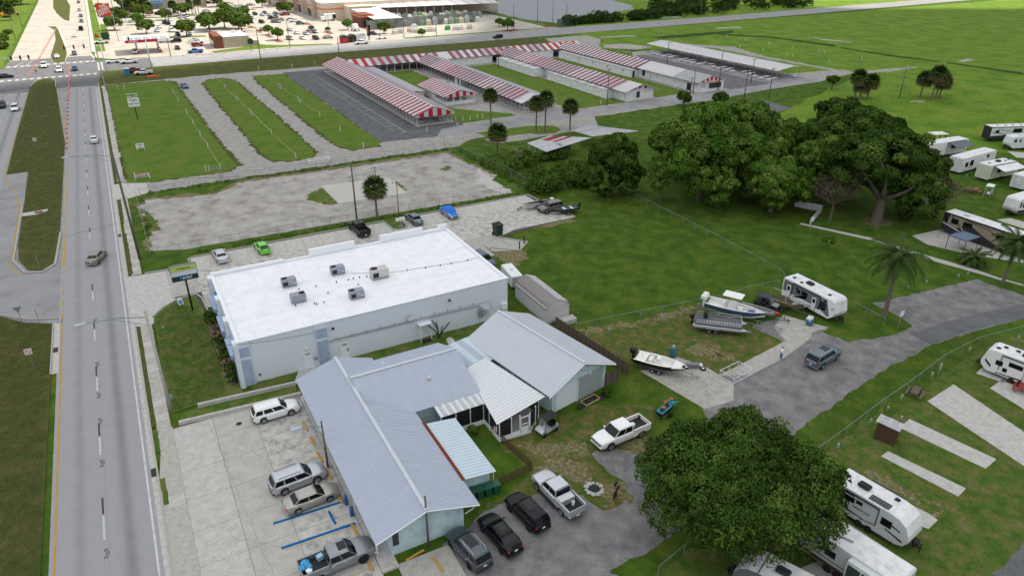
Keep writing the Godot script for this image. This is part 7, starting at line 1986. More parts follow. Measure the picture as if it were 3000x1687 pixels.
	# islands, verges and mulch in the store lot
	for a in [[66.5,362.0,68.6,364.3,68.7,352.9,66.3,353.1],[66.7,344.3,68.9,345.2,69.4,336.6,66.6,336.1],[94.3,399.6,96.0,400.1,96.4,390.7,93.3,390.7],[94.7,363.2,96.8,363.3,96.3,351.4,93.5,351.8],[66.6,383.6,68.1,384.0,67.5,372.0,65.7,371.8],[65.4,400.0,67.5,401.6,68.2,391.7,65.1,392.1],[63.2,486.3,66.2,488.5,66.1,479.1,63.5,479.7],[2.8,416.0,5.8,418.2,8.7,412.3,4.7,411.3],[16.5,432.3,19.0,433.1,18.3,425.8,16.4,426.8],[82.7,485.3,84.9,487.3,85.2,478.1,82.7,477.6]]:
		raised("planting_island", ragged(pl(a),1.0,0.1,3),0.12,M.mulch)
	sheet("verge", pl([37.4,323.9,51.0,329.1,57.9,336.9,59.9,331.8,66.9,327.0,86.7,321.0,86.2,318.4,65.6,321.1,47.5,320.1,38.0,318.4]),0.05,M.strip, 0.2,1.0)
	sheet("verge", pl([-0.1,444.2,2.4,445.6,3.0,392.2,-0.3,396.3]),0.05,M.strip, 0.2,1.0)
	sheet("verge", pl([13.8,472.9,32.0,464.5,53.2,468.1,52.6,463.3,31.6,459.9,13.9,468.0]),0.05,M.strip, 0.2,1.0)
	sheet("verge", pl([26.4,376.1,42.1,374.2,41.5,370.0,26.3,372.8]),0.05,M.strip, 0.2,1.0)
	sheet("verge", pl([120,319.6,150,319.4,196,319.6,196,321.5,150,322,120,323]),0.05,M.strip, 0.2,1.0)
	sheet("lake_bank", pl([198.4,330,203.6,334,203.4,500,199.5,500,200.5,410]),0.03,M.strip, 0.4,2.0)
	raised("planting_island", pl([197.0,327.4,201.7,326.2,202.2,321.4,197.0,322.5]),0.1,M.mulch)
	raised("planting_island", pl([170.5,322.5,179.2,325.3,181.1,322.1,173.3,317.6]),0.1,M.mulch)
	# pump house and rails by the lake
	s = thing("pump_house", "low teal walled pump yard at the lake's corner", "building", V(213.5,326.2))
	for k in [[0,0,11.0,0.2],[0,-4.6,11.0,0.2]]: part(s, "wall", mb().box(v3(k[0],1.3, k[1]),v3(k[2],2.6, k[3])).mesh(), mat_once("teal", srgb(86,118,124),0.7))
	for x in [-5.4,5.4]: part(s, "wall", mb().box(v3(x, 1.3,-2.3),v3(0.2,2.6,4.6)).mesh(), mat_once("teal", srgb(86,118,124),0.7))
	s = thing("guard_rail", "white pipe guard rail beside the cross road at the mangroves", "rail", V(276,321.6),-0.02)
	for yy in [0.5,1.0]: part(s, "rail", mb().cyl(v3(-6.5, yy, 0),v3(6.5, yy, 0),0.07).mesh(),M.rv_pale)
	for k in 6: part(s, "post", post_mesh(1.0,0.07),M.rv_pale, v3(-6.5 + k * 2.6,0,0))
	# yellow excavator on the western verge
	s = thing("excavator", "yellow tracked excavator with raised boom on the western verge", "excavator", V(-44.7,504.4),0.15)
	for z in [-1.0,1.0]: part(s, "track", mb().bbox(v3(0,0.45, z),v3(4.0,0.9,0.6),0.3).mesh(),M.dark)
	M.digger = mat(srgb(222,158,30),0.5)
	part(s, "house", mb().bbox(v3(-0.8,1.7,0),v3(3.4,1.3,2.6),0.15).mesh(),M.digger)
	part(s, "cab", mb().bbox(v3(0.5,2.4,0.7),v3(1.5,1.7,1.1),0.12).mesh(),M.glass)
	part(s, "boom", mb().cyl(v3(0.9,1.8,0),v3(3.2,4.9,0),0.35,0.3,4).cyl(v3(3.2,4.9,0),v3(4.6,5.1,0),0.3,0.28,4).mesh(),M.digger)
	part(s, "stick", mb().cyl(v3(4.4,5.2,0),v3(5.7,2.0,0),0.25,0.18,4).mesh(),M.digger)
	part(s, "bucket", mb().side(pva([v2(5.2,0.6),v2(6.2,0.9),v2(6.1,2.0),v2(5.4,2.0),v2(5.0,1.2)]),-0.6,0.6).mesh(),M.dark)
	s = thing("portable_toilet", "blue portable toilet on the verge beside the maroon pickup", "toilet", V(4.5,282.7))
	part(s, "cabin", mb().bbox(v3(0,1.1,0),v3(1.5,2.2,1.5),0.05).mesh(), mat(srgb(40,128,176),0.5))
	part(s, "roof", mb().bbox(v3(0,2.3,0),v3(1.55,0.25,1.55),0.1).mesh(),M.rv_pale)
	solo("barrier_pile", mb().box(v3(0,0.2,0),v3(4.0,0.4,0.8), Basis(Vector3.UP, 0.2)).box(v3(-0.8,0.3,-0.8),v3(2.8,0.4,0.6)).mesh(),M.orange, "orange plastic barriers lying on the verge behind the service truck", "barrier", "", V(12.2,275.0))
	# traffic cones in two lines
	var cp := thing("traffic_cone", "orange traffic cone in the line closing the lane", "cone", V(-12.9,258),0.0, "cones closing the lanes")
	cp.set_meta("base_name", "traffic_cone")
	part(cp, "cone", mb().lathe(Vector3.ZERO, [v2(0.2,0.04),v2(0.05,0.95),v2(0.01,0.97)],8).mesh(),M.orange)
	part(cp, "base", mb().box(v3(0,0.025,0),v3(0.5,0.05,0.5)).mesh(),M.red)
	part(cp, "band", mb().lathe(Vector3.ZERO, [v2(0.155,0.4),v2(0.115,0.62)],8).mesh(),M.white)
	for k in 40:
		var n := 200.0 + k * 2.6
		if k < 12: n = 190.0 + k * 5.2
		else: n = 248.0 + (k - 12) * 2.55
		copy_of(cp, V(-13.0 + 0.1 * sin(k * 1.3) - maxf(0, n - 300) * 0.02, n, 0.03))
	for k in 34: copy_of(cp, V(-25.0 + k * 0.17,296.0 + k * 4.1,0.03),0.0, "orange traffic cone in the line along the western carriageway")
	for k in 9: copy_of(cp, V(26.0 + k * 5.2,316.6,0.03),0.0, "orange traffic cone along the kerb of the cross road")

func lot_traffic() -> void:
	var W := srgb(236,237,238)
	var K := srgb(34,36,40)
	var G := srgb(120,126,132)
	var S := srgb(188,192,198)
	var B := srgb(52,84,130)
	var R := srgb(130,36,40)
	var N := srgb(150,140,124)
	var T := srgb(84,98,104)
	var name_of := {W: "white", K: "black", G: "grey", S: "silver", B: "blue", R: "red", N: "tan", T: "slate"}
	var list := [
		[74.8,408.8, "suv", K, -75],[74.3,431.7, "sedan", S, -70],[79.1,448.8, "suv", K, -80],[82.0,443.8, "sedan", S, 95],[84.9,452.5, "suv", B, 95],[85.6,442.8, "sedan", S, 95],[90.4,449.5, "sedan", srgb(70,150,214),95],[93.5,438.5, "pickup", R, 10],[82.6,425.6, "suv", K, 95],[85.8,427.0, "pickup", G, 95],[80.6,408.5, "suv", T, 95],[83.0,407.8, "pickup", S, 95],[86.5,415.7, "sedan", G, 95],[90.9,413.3, "sedan", G, 10],[91.0,405.2, "pickup", W, 5],[91.1,392.8, "suv", T, -10],[69.0,378.5, "suv", S, 95],[73.0,358.4, "sedan", S, 95],[80.4,371.0, "sedan", S, 95],[80.8,358.3, "sedan", W, 95],[73.4,340.6, "suv", N, -78],[78.9,339.7, "sedan", W, -80],[83.9,335.9, "suv", K, -80],[84.0,353.5, "sedan", S, -78],[86.3,358.1, "sedan", R, -80],[89.1,357.8, "suv", G, -78],[91.3,372.6, "suv", K, 95],[89.4,336.1, "sedan", N, 0],[78.2,497.8, "sedan", S, 0],[80.8,502.5, "sedan", S, 0],[80.8,486.3, "pickup", T, 95],[76.2,509.3, "pickup", W, 10],[75.5,516.1, "pickup", W, 10],[74.1,482.2, "suv", G, 100],[71.2,468.9, "suv", K, 100],[86.2,503.8, "sedan", G, 0],[88.2,507.0, "sedan", W, 0],[57.3,482.0, "sedan", S, 0],[56.6,471.6, "sedan", S, 0],[64.0,533.4, "suv", K, 0],[77.3,476.7, "sedan", W, 90],[69.9,411.5, "suv", K, -70],
		[15.5,444.2, "sedan", S, 0],[20.2,431.6, "suv", G, 95],[22.7,426.1, "suv", srgb(196,164,60),90],[23.6,445.6, "sedan", W, 0],[25.9,413.6, "sedan", W, -85],[29.7,430.6, "suv", K, 95],[31.0,425.7, "suv", K, 95],[33.8,444.6, "sedan", W, -85],[31.3,410.6, "sedan", S, -85],[29.6,395.2, "pickup", W, -85],[23.5,398.5, "sedan", S, -85],[30.8,379.3, "suv", K, -85],[36.0,378.7, "sedan", W, -85],[40.6,451.8, "sedan", S, 0],[43.0,447.3, "suv", W, -85],[44.6,428.3, "pickup", W, -85],[46.8,428.5, "suv", T, 90],[51.1,446.0, "sedan", K, -85],[27.9,485.5, "suv", R, 90],[31.0,476.9, "suv", K, 0],[39.2,477.5, "pickup", W, 0],[2.3,504.9, "sedan", S, 0],[3.7,478.4, "pickup", B, 0],[5.9,458.4, "suv", B, 90],[9.9,332.1, "suv", W, -90],[23.0,358.0, "sedan", N, 0],[27.6,356.5, "suv", K, 178],[26.1,335.4, "sedan", K, -88],[31.3,321.2, "pickup", srgb(64,112,176),176],[35.1,353.3, "pickup", W, 0],[35.2,348.3, "pickup", W, 0],[34.3,339.2, "suv", R, 0],[-1.0,368.2, "pickup", W, 178],
		[-11.4,339.6, "suv", G, 90],[-17.3,334.8, "sedan", W, 90],[-11.4,397.9, "sedan", W, 90],[-8.6,422.7, "pickup", K, 90],[-8.2,458.7, "suv", G, 90],[-8.3,486.1, "suv", G, 90],[-8.9,521.4, "suv", S, 90],[-9.1,576.5, "suv", G, 90],[-27.5,640, "sedan", K, -90]]
	for q in list:
		var onroad: bool = q[0] < -4.6
		var c: Color = q[3]
		var nm: String = name_of.get(c, "blue" if c.b > c.r else "yellow")
		var kind: String = q[2]
		var kn: String = {"suv": "utility vehicle", "sedan": "sedan", "pickup": "pickup"}[kind]
		var lab := "%s %s %s" % [nm, kn, "in the queue north of the junction" if onroad else ("beside the corner filling station" if q[0] < 45 and q[1] < 352 else "parked in the sunlit store lot")]
		var t := car({"suv": "suv", "sedan": "sedan", "pickup": "pickup_truck"}[kind], kind, c, lab, {"suv": "suv", "sedan": "sedan", "pickup": "pickup"}[kind], q[0], q[1] + 0.9, q[4], false, lab + "s", 0.03)
	# box truck with its door open
	var t := thing("box_truck", "white box truck with open dark rear door at the store front", "truck", V(108.9,401.9),0.2)
	part(t, "box", mb().bbox(v3(0,2.3,0),v3(6.0,2.8,2.4),0.06).mesh(),M.white)
	part(t, "rear_door", mb().box(v3(2.0,2.2,1.23),v3(1.9,2.2,0.06)).mesh(),M.black)
	part(t, "cab", mb().bbox(v3(-4.0,1.6,0),v3(1.9,1.9,2.2),0.2).mesh(),M.white)
	for x in [-3.6,1.6]:
		for z in [-1.0,1.0]: part(t, "wheel", mb().cyl(v3(x, 0.45, z),v3(x, 0.45, z * 1.2),0.45,0.45,10).mesh(),M.rubber)
	t = thing("semi_truck", "white semi tractor beside the garden centre porch", "truck", V(108.4,356.5),-1.4)
	part(t, "cab", mb().bbox(v3(0,1.9,0),v3(2.4,2.6,2.4),0.2).mesh(),M.white)
	part(t, "hood", mb().bbox(v3(1.9,1.3,0),v3(1.6,1.2,1.8),0.2).mesh(),M.white)
	part(t, "grille", mb().box(v3(2.72,1.2,0),v3(0.06,0.9,1.0)).mesh(),M.chrome)
	for x in [1.6,-1.4]:
		for z in [-1.0,1.0]: part(t, "wheel", mb().cyl(v3(x, 0.5, z),v3(x, 0.5, z * 1.2),0.5,0.5,10).mesh(),M.rubber)

func leaves(lobes: Array, count: int, size: float, cols: Array, seed_: int, droop := 0.0, clump := 0.5) -> ArrayMesh:
	# leaf clumps spread through lobes [centre, radii]; colours are linear and vary from twig to twig
	var r := RandomNumberGenerator.new()
	r.seed = seed_
	var nz := FastNoiseLite.new()
	nz.seed = seed_
	nz.frequency = 0.22
	var v := PackedVector3Array()
	var c := PackedColorArray()
	var wsum := 0.0
	for l in lobes: wsum += l[1].x * l[1].x
	for l in lobes:
		var o: Vector3 = l[0]
		var rad: Vector3 = l[1]
		var rb := clampf(rad.x * 0.27,0.3,1.3) * (0.7 + 0.6 * clump)
		var share := count * rad.x * rad.x / wsum
		var boughs := maxi(5, int(5.5 * rad.x * rad.x / (rb * rb)))
		var per := maxi(6, int(share / boughs))
		for t in boughs:
			var d := v3(r.randfn(), r.randfn(), r.randfn()).normalized()
			if d.y < -0.25 and r.randf() < 0.7: d.y = -d.y
			var bc := o + d * rad * lerpf(0.55,0.95, sqrt(r.randf()))
			bc += d * nz.get_noise_3dv(bc) * rad.x * 0.36
			bc.y -= droop * r.randf() * r.randf()
			var q := rb * r.randf_range(0.6,1.25)
			var col: Color = (cols[r.randi() % cols.size()] as Color) * r.randf_range(0.72,1.3)
			for k in per:
				var e := (v3(r.randfn(), r.randfn(), r.randfn()).normalized() + d * 0.7 + v3(0,0.25,0)).normalized()
				var p := bc + e * v3(q, q * 0.72, q) * lerpf(0.55,1.08, sqrt(r.randf()))
				p.y -= droop * 0.12 * r.randf()
				var n := (e + v3(r.randfn(), r.randfn(), r.randfn()) * 0.38).normalized()
				var x := n.cross(v3(r.randfn(), r.randfn(), r.randfn())).normalized() * size * r.randf_range(0.55,1.2)
				var y := n.cross(x) * 0.6
				v.append(p - x); v.append(p + y); v.append(p + x)
				v.append(p - x); v.append(p + x); v.append(p - y)
				var cc := col * r.randf_range(0.85,1.15)
				cc.a = 1.0
				for z in 6: c.append(cc)
	var a := []
	a.resize(Mesh.ARRAY_MAX)
	a[Mesh.ARRAY_VERTEX] = v
	a[Mesh.ARRAY_COLOR] = c
	var m := ArrayMesh.new()
	m.add_surface_from_arrays(Mesh.PRIMITIVE_TRIANGLES, a)
	return m

func limbs(h: float, spread: float, n: int, r0: float, seed_: int, twigs := 0) -> ArrayMesh:
	var r := RandomNumberGenerator.new()
	r.seed = seed_
	var b := mb()
	b.cyl(v3(0,-0.1,0),v3(0.1, h * 0.18,0), r0 * 1.35, r0,9, false)
	b.cyl(v3(0.1, h * 0.18,0),v3(0, h * 0.36,0.1), r0, r0 * 0.85,9, false)
	for i in n:
		var a := TAU * i / n + r.randf() * 0.7
		var p := v3(0, h * 0.32,0.1)
		var d := v3(cos(a), r.randf_range(0.5,1.1), sin(a)).normalized()
		var rr := r0 * 0.55
		for k in 4:
			var q := p + d * spread * r.randf_range(0.22,0.32)
			b.cyl(p, q, rr, rr * 0.66,6, false)
			for t in twigs:
				var e := (d + v3(r.randfn(), r.randfn() + 0.3, r.randfn()) * 0.7).normalized() * spread * r.randf_range(0.12,0.34)
				b.cyl(q, q + e, rr * 0.3,0.012,3, false)
				for z in 2: b.cyl(q + e * 0.6, q + e * 0.6 + v3(r.randfn(), r.randfn() + 0.4, r.randfn()) * spread * 0.07,0.02,0.008,3, false)
			p = q
			rr *= 0.66
			d = (d + v3(r.randfn(), r.randfn() + 0.2, r.randfn()) * 0.35).normalized()
	return b.mesh(true)

func tree(called: String, label: String, e: float, n: float, h: float, lobes: Array, count: int, size: float, cols: Array, seed_: int, droop := 0.0, clump := 0.5, trunk_r := 0.35, group := "") -> Node3D:
	var t := thing(called, label, "tree", V(e, n),0.0, group)
	t.set_meta("base_name", called)
	var sp := 0.0
	for l in lobes: sp = maxf(sp, v2(l[0].x, l[0].z).length() + l[1].x * 0.6)
	part(t, "trunk", limbs(h * 0.9, sp * 0.62,6, trunk_r, seed_),M.trunk)
	part(t, "crown", leaves(lobes, count, size, cols, seed_, droop, clump),M.leaf)
	return t

func lobed(r: float, y: float, n: int, seed_: int, flat := 0.75) -> Array:
	# a crown of overlapping lobes round a middle one
	var g := RandomNumberGenerator.new()
	g.seed = seed_
	var a := [[v3(0, y, 0),v3(r * 0.72, r * 0.72 * flat, r * 0.72)]]
	for i in n:
		var t := TAU * i / n + g.randf() * 0.5
		var q := r * g.randf_range(0.36,0.5)
		a.append([v3(cos(t) * (r - q), y + g.randf_range(-0.34,0.24) * r * flat, sin(t) * (r - q)),v3(q, q * 0.85 * (flat + 0.2), q)])
	return a

func fan_crown(seed_: int, rr: float) -> Array:
	# [green fans, brown hanging skirt]
	var r := RandomNumberGenerator.new()
	r.seed = seed_
	var g := mb()
	var s := mb()
	g.use_c = true
	s.use_c = true
	for i in 46:
		var a := i * 2.39996 + r.randf() * 0.3
		var up := 1.25 - 2.1 * i / 46.0
		var d := v3(cos(a) * cos(up), sin(up), sin(a) * cos(up))
		var dead := i > 37
		var b := s if dead else g
		var c0: Color = Color(0.20,0.15,0.09) if dead else Color(0.045,0.085,0.022).lerp(Color(0.09,0.13,0.04), r.randf())
		if not dead and i > 30: c0 = c0.lerp(Color(0.16,0.13,0.06),0.35)
		b.col = c0 * r.randf_range(0.8,1.2)
		b.col.a = 1
		var base := d * rr * 0.42 + v3(0,0.1,0)
		b.cyl(Vector3.ZERO, base, 0.025,0.018,3, false)
		var side := d.cross(Vector3.UP).normalized()
		var nrm := side.cross(d).normalized()
		for k in 11:
			var t := (k - 5) / 5.0 * 1.35
			var tip := base + (d * cos(t) + side * sin(t)).normalized() * rr * 0.62 * (1.0 - 0.12 * absf(t))
			tip += v3(0,-0.16 * rr, 0) * (1.0 + 0.6 * absf(t)) + nrm * r.randfn() * 0.05
			var w := (side * cos(t) - d * sin(t)) * 0.075 * rr
			var mid := base.lerp(tip, 0.55) + v3(0,0.05 * rr, 0)
			b.tri(base, mid + w, mid - w)
			b.tri(mid - w, mid + w, tip)
	return [g.mesh(), s.mesh()]

func palm(label: String, e: float, n: float, h: float, rr: float, variant := 0, group := "", called := "cabbage_palm") -> Node3D:
	rr *= 1.22
	var key := "fan %d" % variant
	if not cache.has(key): cache[key] = fan_crown(60 + variant, 1.0)
	var t := thing(called, label, "palm", V(e, n),variant * 1.1, group)
	var b := mb()
	var lean := v3(sin(variant * 2.1) * 0.25,0, cos(variant * 1.7) * 0.25)
	b.cyl(v3(0,-0.1,0),v3(0, h * 0.4,0) + lean * 0.4,0.22,0.18,8, false).cyl(v3(0, h * 0.4,0) + lean * 0.4,v3(0, h - rr * 0.75,0) + lean, 0.18,0.2,8, false)
	part(t, "trunk", b.mesh(true),M.palm_trunk)
	for q in 2:
		var o := part(t, ["crown", "dead_skirt"][q], cache[key][q],M.leaf, v3(0, h - rr * 0.8,0) + lean)
		o.scale = Vector3.ONE * rr
	return t

func feather_palm(label: String, e: float, n: float, h: float, rr: float, seed_: int, trunk := 0.24) -> Node3D:
	var r := RandomNumberGenerator.new()
	r.seed = seed_
	var g := mb()
	g.use_c = true
	for i in 30:
		var a := i * 2.39996
		var up := 1.15 - 1.6 * i / 30.0
		g.col = Color(0.045,0.085,0.024).lerp(Color(0.08,0.12,0.04), r.randf())
		var d := v3(cos(a) * cos(up), sin(up), sin(a) * cos(up))
		var p := Vector3.ZERO
		for k in 9:
			var q := p + d * rr * 0.125
			d = (d + v3(0,-0.17,0)).normalized()
			g.cyl(p, q, 0.02,0.015,3, false)
			var side := d.cross(Vector3.UP).normalized()
			for z in 2:
				for s in [-1.0,1.0]:
					var o := p.lerp(q, z * 0.5)
					var tip: Vector3 = o + side * s * rr * 0.2 * sin(PI * (k + 1.5) / 11.0) + d * rr * 0.08 + v3(0,-rr * 0.11,0)
					g.tri(o - d * 0.14, o + d * 0.14, tip)
			p = q
	var t := thing("feather_palm", label, "palm", V(e, n), seed_)
	var b := mb()
	b.cyl(v3(0,-0.1,0),v3(0.15, h * 0.5,0), trunk, trunk * 0.8,9, false).cyl(v3(0.15, h * 0.5,0),v3(0.3, h, 0), trunk * 0.8, trunk * 0.6,9, false)
	part(t, "trunk", b.mesh(true),M.palm_trunk)
	part(t, "crown", g.mesh(),M.leaf, v3(0.3, h, 0))
	return t

func scatter(called: String, label: String, category: String, proto: ArrayMesh, m: Material, spots: PackedVector3Array, smin: float, smax: float, seed_: int, tints: Array) -> void:
	var r := RandomNumberGenerator.new()
	r.seed = seed_
	var mm := MultiMesh.new()
	mm.transform_format = MultiMesh.TRANSFORM_3D
	mm.use_colors = true
	mm.mesh = proto
	mm.instance_count = spots.size()
	for i in spots.size():
		var s := r.randf_range(smin, smax)
		mm.set_instance_transform(i, Transform3D(Basis(Vector3.UP, r.randf() * TAU).scaled(v3(s, s * r.randf_range(0.7,1.2), s)), spots[i]))
		var c: Color = (tints[r.randi() % tints.size()] as Color) * r.randf_range(0.85,1.15)
		c.a = 1.0
		mm.set_instance_color(i, c)
	var o := MultiMeshInstance3D.new()
	o.name = numbered(called)
	o.multimesh = mm
	o.material_override = m
	add_child(o)
	o.set_meta("kind", "stuff")
	tag(o, label, category)

func tuft(n: int, h: float, w: float, seed_: int) -> ArrayMesh:
	var r := RandomNumberGenerator.new()
	r.seed = seed_
	var b := mb()
	b.use_c = true
	for i in n:
		var p := v3(r.randfn() * w, 0, r.randfn() * w)
		var d := v3(r.randfn() * 0.5,1.0, r.randfn() * 0.5).normalized() * h * r.randf_range(0.5,1.2)
		var s := d.cross(v3(r.randfn(),0, r.randfn())).normalized() * h * 0.13
		b.tri(p - s, p + s, p + d)
	return b.mesh()

func spots_in(p: PackedVector2Array, n: int, seed_: int, y := 0.0, keep_out: Array = []) -> PackedVector3Array:
	var r := RandomNumberGenerator.new()
	r.seed = seed_
	var lo := p[0]
	var hi := p[0]
	for q in p:
		lo = lo.min(q)
		hi = hi.max(q)
	var out := PackedVector3Array()
	var tries := 0
	while out.size() < n and tries < n * 6:
		tries += 1
		var q := v2(r.randf_range(lo.x, hi.x), r.randf_range(lo.y, hi.y))
		if not Geometry2D.is_point_in_polygon(q, p): continue
		var bad := false
		for k in keep_out:
			if Geometry2D.is_point_in_polygon(q, k): bad = true
		if not bad: out.append(V(q.x, q.y, y))
	return out

func vegetation() -> void:
	var dk := [Color(0.040,0.082,0.016), Color(0.050,0.098,0.018), Color(0.062,0.115,0.022), Color(0.092,0.15,0.03)]
	var md := [Color(0.066,0.138,0.020), Color(0.082,0.160,0.024), Color(0.104,0.182,0.03), Color(0.145,0.215,0.045)]
	var br := [Color(0.07,0.12,0.025), Color(0.09,0.14,0.03), Color(0.12,0.16,0.035)]
	# the big oak over the gravel drive
	tree("live_oak", "broad round live oak overhanging the gravel drive and parked trailers", 37.5,30.1,9.6, lobed(8.3,5.6,11,4,0.62) + [[v3(1.5,8.0,-1.5),v3(3.6,2.2,3.6)],[v3(-2.5,7.4,1.5),v3(2.6,1.8,2.6)]],110000,0.15, dk, 11,1.0,0.34,0.55)
	tree("dense_tree", "dense dark rounded tree beside the tin shed and brush", 78.9,104.6,11,[[v3(0,6.2,0),v3(4.6,5.4,4.6)],[v3(-2.6,4.0,1),v3(2.8,3.8,2.8)],[v3(2.4,4.2,1),v3(2.8,3.8,2.8)],[v3(0.4,9.4,0),v3(2.6,2.8,2.6)]],30000,0.28, dk, 12,0.6,0.7)
	# bright spreading trees of the grove
	tree("shade_tree", "bright green spreading tree with drooping branches, tallest of the grove", 91.5,93.8,16,[[v3(0,11.0,0),v3(6.0,5.0,6.0)],[v3(-4.5,8.6,2.5),v3(4.2,5.0,4.2)],[v3(4.8,9.2,3.5),v3(4.6,5.0,4.6)],[v3(1.0,15.0,-1.5),v3(4.2,3.0,4.2)],[v3(-4.0,13.2,-1.0),v3(3.4,2.6,3.4)],[v3(7.5,6.6,6.8),v3(3.8,4.2,3.8)],[v3(-1.5,5.8,5.0),v3(3.6,3.6,3.6)]],52000,0.3, md, 13,3.2,0.8,0.5)
	tree("shade_tree", "bright green wide crowned tree behind the drooping one", 104.0,97.0,14.5,[[v3(0,11.6,0),v3(6.4,4.6,6.4)],[v3(-5.5,9.6,0),v3(4.4,3.6,4.4)],[v3(5.5,8.6,2),v3(4.6,3.8,4.6)],[v3(1,8.0,5),v3(4.2,3.8,4.2)]],42000,0.32, md, 14,2.0,0.8,0.45)
	tree("shade_tree", "leafy tree at the edge of the grove above the white fence enclosure", 98.5,83.0,11,[[v3(0,7.0,0),v3(4.2,3.6,4.2)],[v3(3.2,5.2,2.0),v3(3.2,3.2,3.2)],[v3(-2.6,5.6,1.5),v3(3.0,3.2,3.0)]],26000,0.28, md, 15,2.6,0.75,0.35)
	tree("shade_tree", "slim pale trunked tree at the corner of the lawn fence", 84.1,96.4,9,[[v3(0.3,6.8,0),v3(2.6,2.4,2.6)],[v3(-0.9,5.0,0.4),v3(1.8,2.2,1.8)]],4500,0.24, md, 16,2.0,0.5,0.14)
	tree("live_oak", "massive dark live oak with thick grey trunk on the campground lawn", 110.5,70.4,15,[[v3(2,11.0,-2),v3(7.0,5.0,7.0)],[v3(8.0,8.0,-2),v3(5.0,4.4,5.0)],[v3(-3.5,10.5,-4),v3(4.8,4.0,4.8)],[v3(5,5.2,2.5),v3(4.2,4.0,4.2)],[v3(12.5,6.2,-1),v3(4.2,4.2,4.2)],[v3(3.0,14.0,-5),v3(4.6,3.0,4.6)]],64000,0.3, dk, 17,1.6,0.85,0.85)
	tree("live_oak", "dark live oak standing behind the massive one toward the field", 124.5,90.0,15,[[v3(0,10,0),v3(6.6,5.0,6.6)],[v3(-6,9.5,1),v3(4.6,4.0,4.6)],[v3(5.5,9.0,1),v3(4.4,4.2,4.4)],[v3(-1.0,12.6,-1),v3(4.4,3.0,4.4)]],42000,0.34, dk, 18,1.2,0.85,0.6)
	for a in [[97.0,101.0,12.5,6.2, "tall leafy tree joining the drooping tree and the wide one"],[112.0,84.0,12.5,6.4, "tall leafy tree joining the wide crown and the dark oaks"],[105.0,108.0,11.0,5.6, "leafy tree of the grove behind the wide crowned tree"],[118.0,97.0,12.0,6.0, "leafy tree of the grove before the dark back oak"],[116.0,104.0,8.5,4.2, "leafy tree at the back of the grove beside the market road"],[131.0,101.0,9.0,4.6, "leafy tree between the grove and the black asphalt patch"],[98.0,111.0,10,4.6, "leafy tree of the grove facing the market's white halls"],[108.0,122.0,7.0,3.6, "low tree of the grove nearest the tin shed"],[89.0,118.0,7.5,3.6, "leafy tree rising behind the tin shed roof"],[141.0,155.4,4.4,2.2, "small dark tree beside the service road"],[149.0,149.5,4.6,2.4, "small spreading tree beside the black asphalt patch"],[196.8,150.6,5.4,2.0, "lone small tree at the end of the white canopy"]]:
		tree("broadleaf_tree", a[4], a[0], a[1], a[2], lobed(a[3], a[2] * 0.62,6, int(a[0]),0.8), int(a[3] * a[3] * 800),0.3, dk if a[2] < 6.5 else md, int(a[0]),0.8,0.6,0.2)
	tree("young_tree", "young green sapling in a mulched ring on the campground lawn", 92.9,66.0,3.3, lobed(0.95,2.0,5,5,1.0),1500,0.16, md, 19,0.2,0.25,0.06)
	for a in [[104.6,75.1,9.0,5.2, "leafless brown twigged tree beside the white fence enclosure", 5],[121.0,66.5,8.5,4.6, "pale dead branches reaching out beside the dark oak", 5],[150.0,98.0,6.0,3.0, "bare grey tree at the campground's back edge", 4],[158.0,101.0,6.5,3.2, "bare grey tree behind the small carport", 4]]:
		var t := thing("bare_tree", a[4], "tree", V(a[0], a[1]))
		part(t, "trunk", limbs(a[2], a[3],8,0.2, int(a[0]), a[5]), mat_once("twig", srgb(112,98,86),0.9))
		part(t, "twigs", leaves(lobed(a[3] * 0.8, a[2] * 0.66,5, int(a[0]),0.7),3000 if a[5] == 5 else 900,0.11,[Color(0.12,0.09,0.065), Color(0.16,0.13,0.10)], int(a[0]),0.3,0.5),M.leaf)
	# palms
	palm("cabbage palm standing alone by the utility pole of the dirt lot", 35.7,115.0,7.3,2.1,0)
	palm("cabbage palm on the lawn before the snack stand", 83.4,163.6,9.0,2.0,1)
	palm("shorter cabbage palm of the pair on the round lawn", 89.7,151.2,8.9,2.1,2)
	palm("taller cabbage palm of the pair on the round lawn", 91.4,149.7,10.2,2.1,0)
	palm("cabbage palm beside the service road bend", 97.9,148.3,7.8,2.1,1)
	palm("shaggy cabbage palm among the weeds beyond the dirt lot", 72.2,138.6,7.0,2.3,2)
	for a in [[192.0,138.5,8.5, "tallest cabbage palm of the clump before the white canopy"],[193.4,137.6,6.1, "shortest cabbage palm of the clump before the white canopy"],[195.4,136.6,7.2, "cabbage palm leaning out of the clump before the white canopy"],[210.8,130.2,7.7, "cabbage palm at the edge of the field clump"],[210.4,126.4,9.9, "tallest cabbage palm of the field clump"],[212.6,126.6,8.6, "cabbage palm in the middle of the field clump"],[215.0,127.0,7.0, "lowest cabbage palm of the field clump"]]:
		palm(a[3], a[0], a[1], a[2],2.5, int(a[0]) % 3)
	feather_palm("tall queen palm leaning beside the campground gate", 82.6,48.2,8.6,3.8,3,0.32)
	feather_palm("queen palm beside the path at the coach site", 105.7,46.1,6.6,3.2,4)
	feather_palm("short bushy date palm beside the hard top gazebo", 108.6,52.6,1.0,2.4,5,0.3)
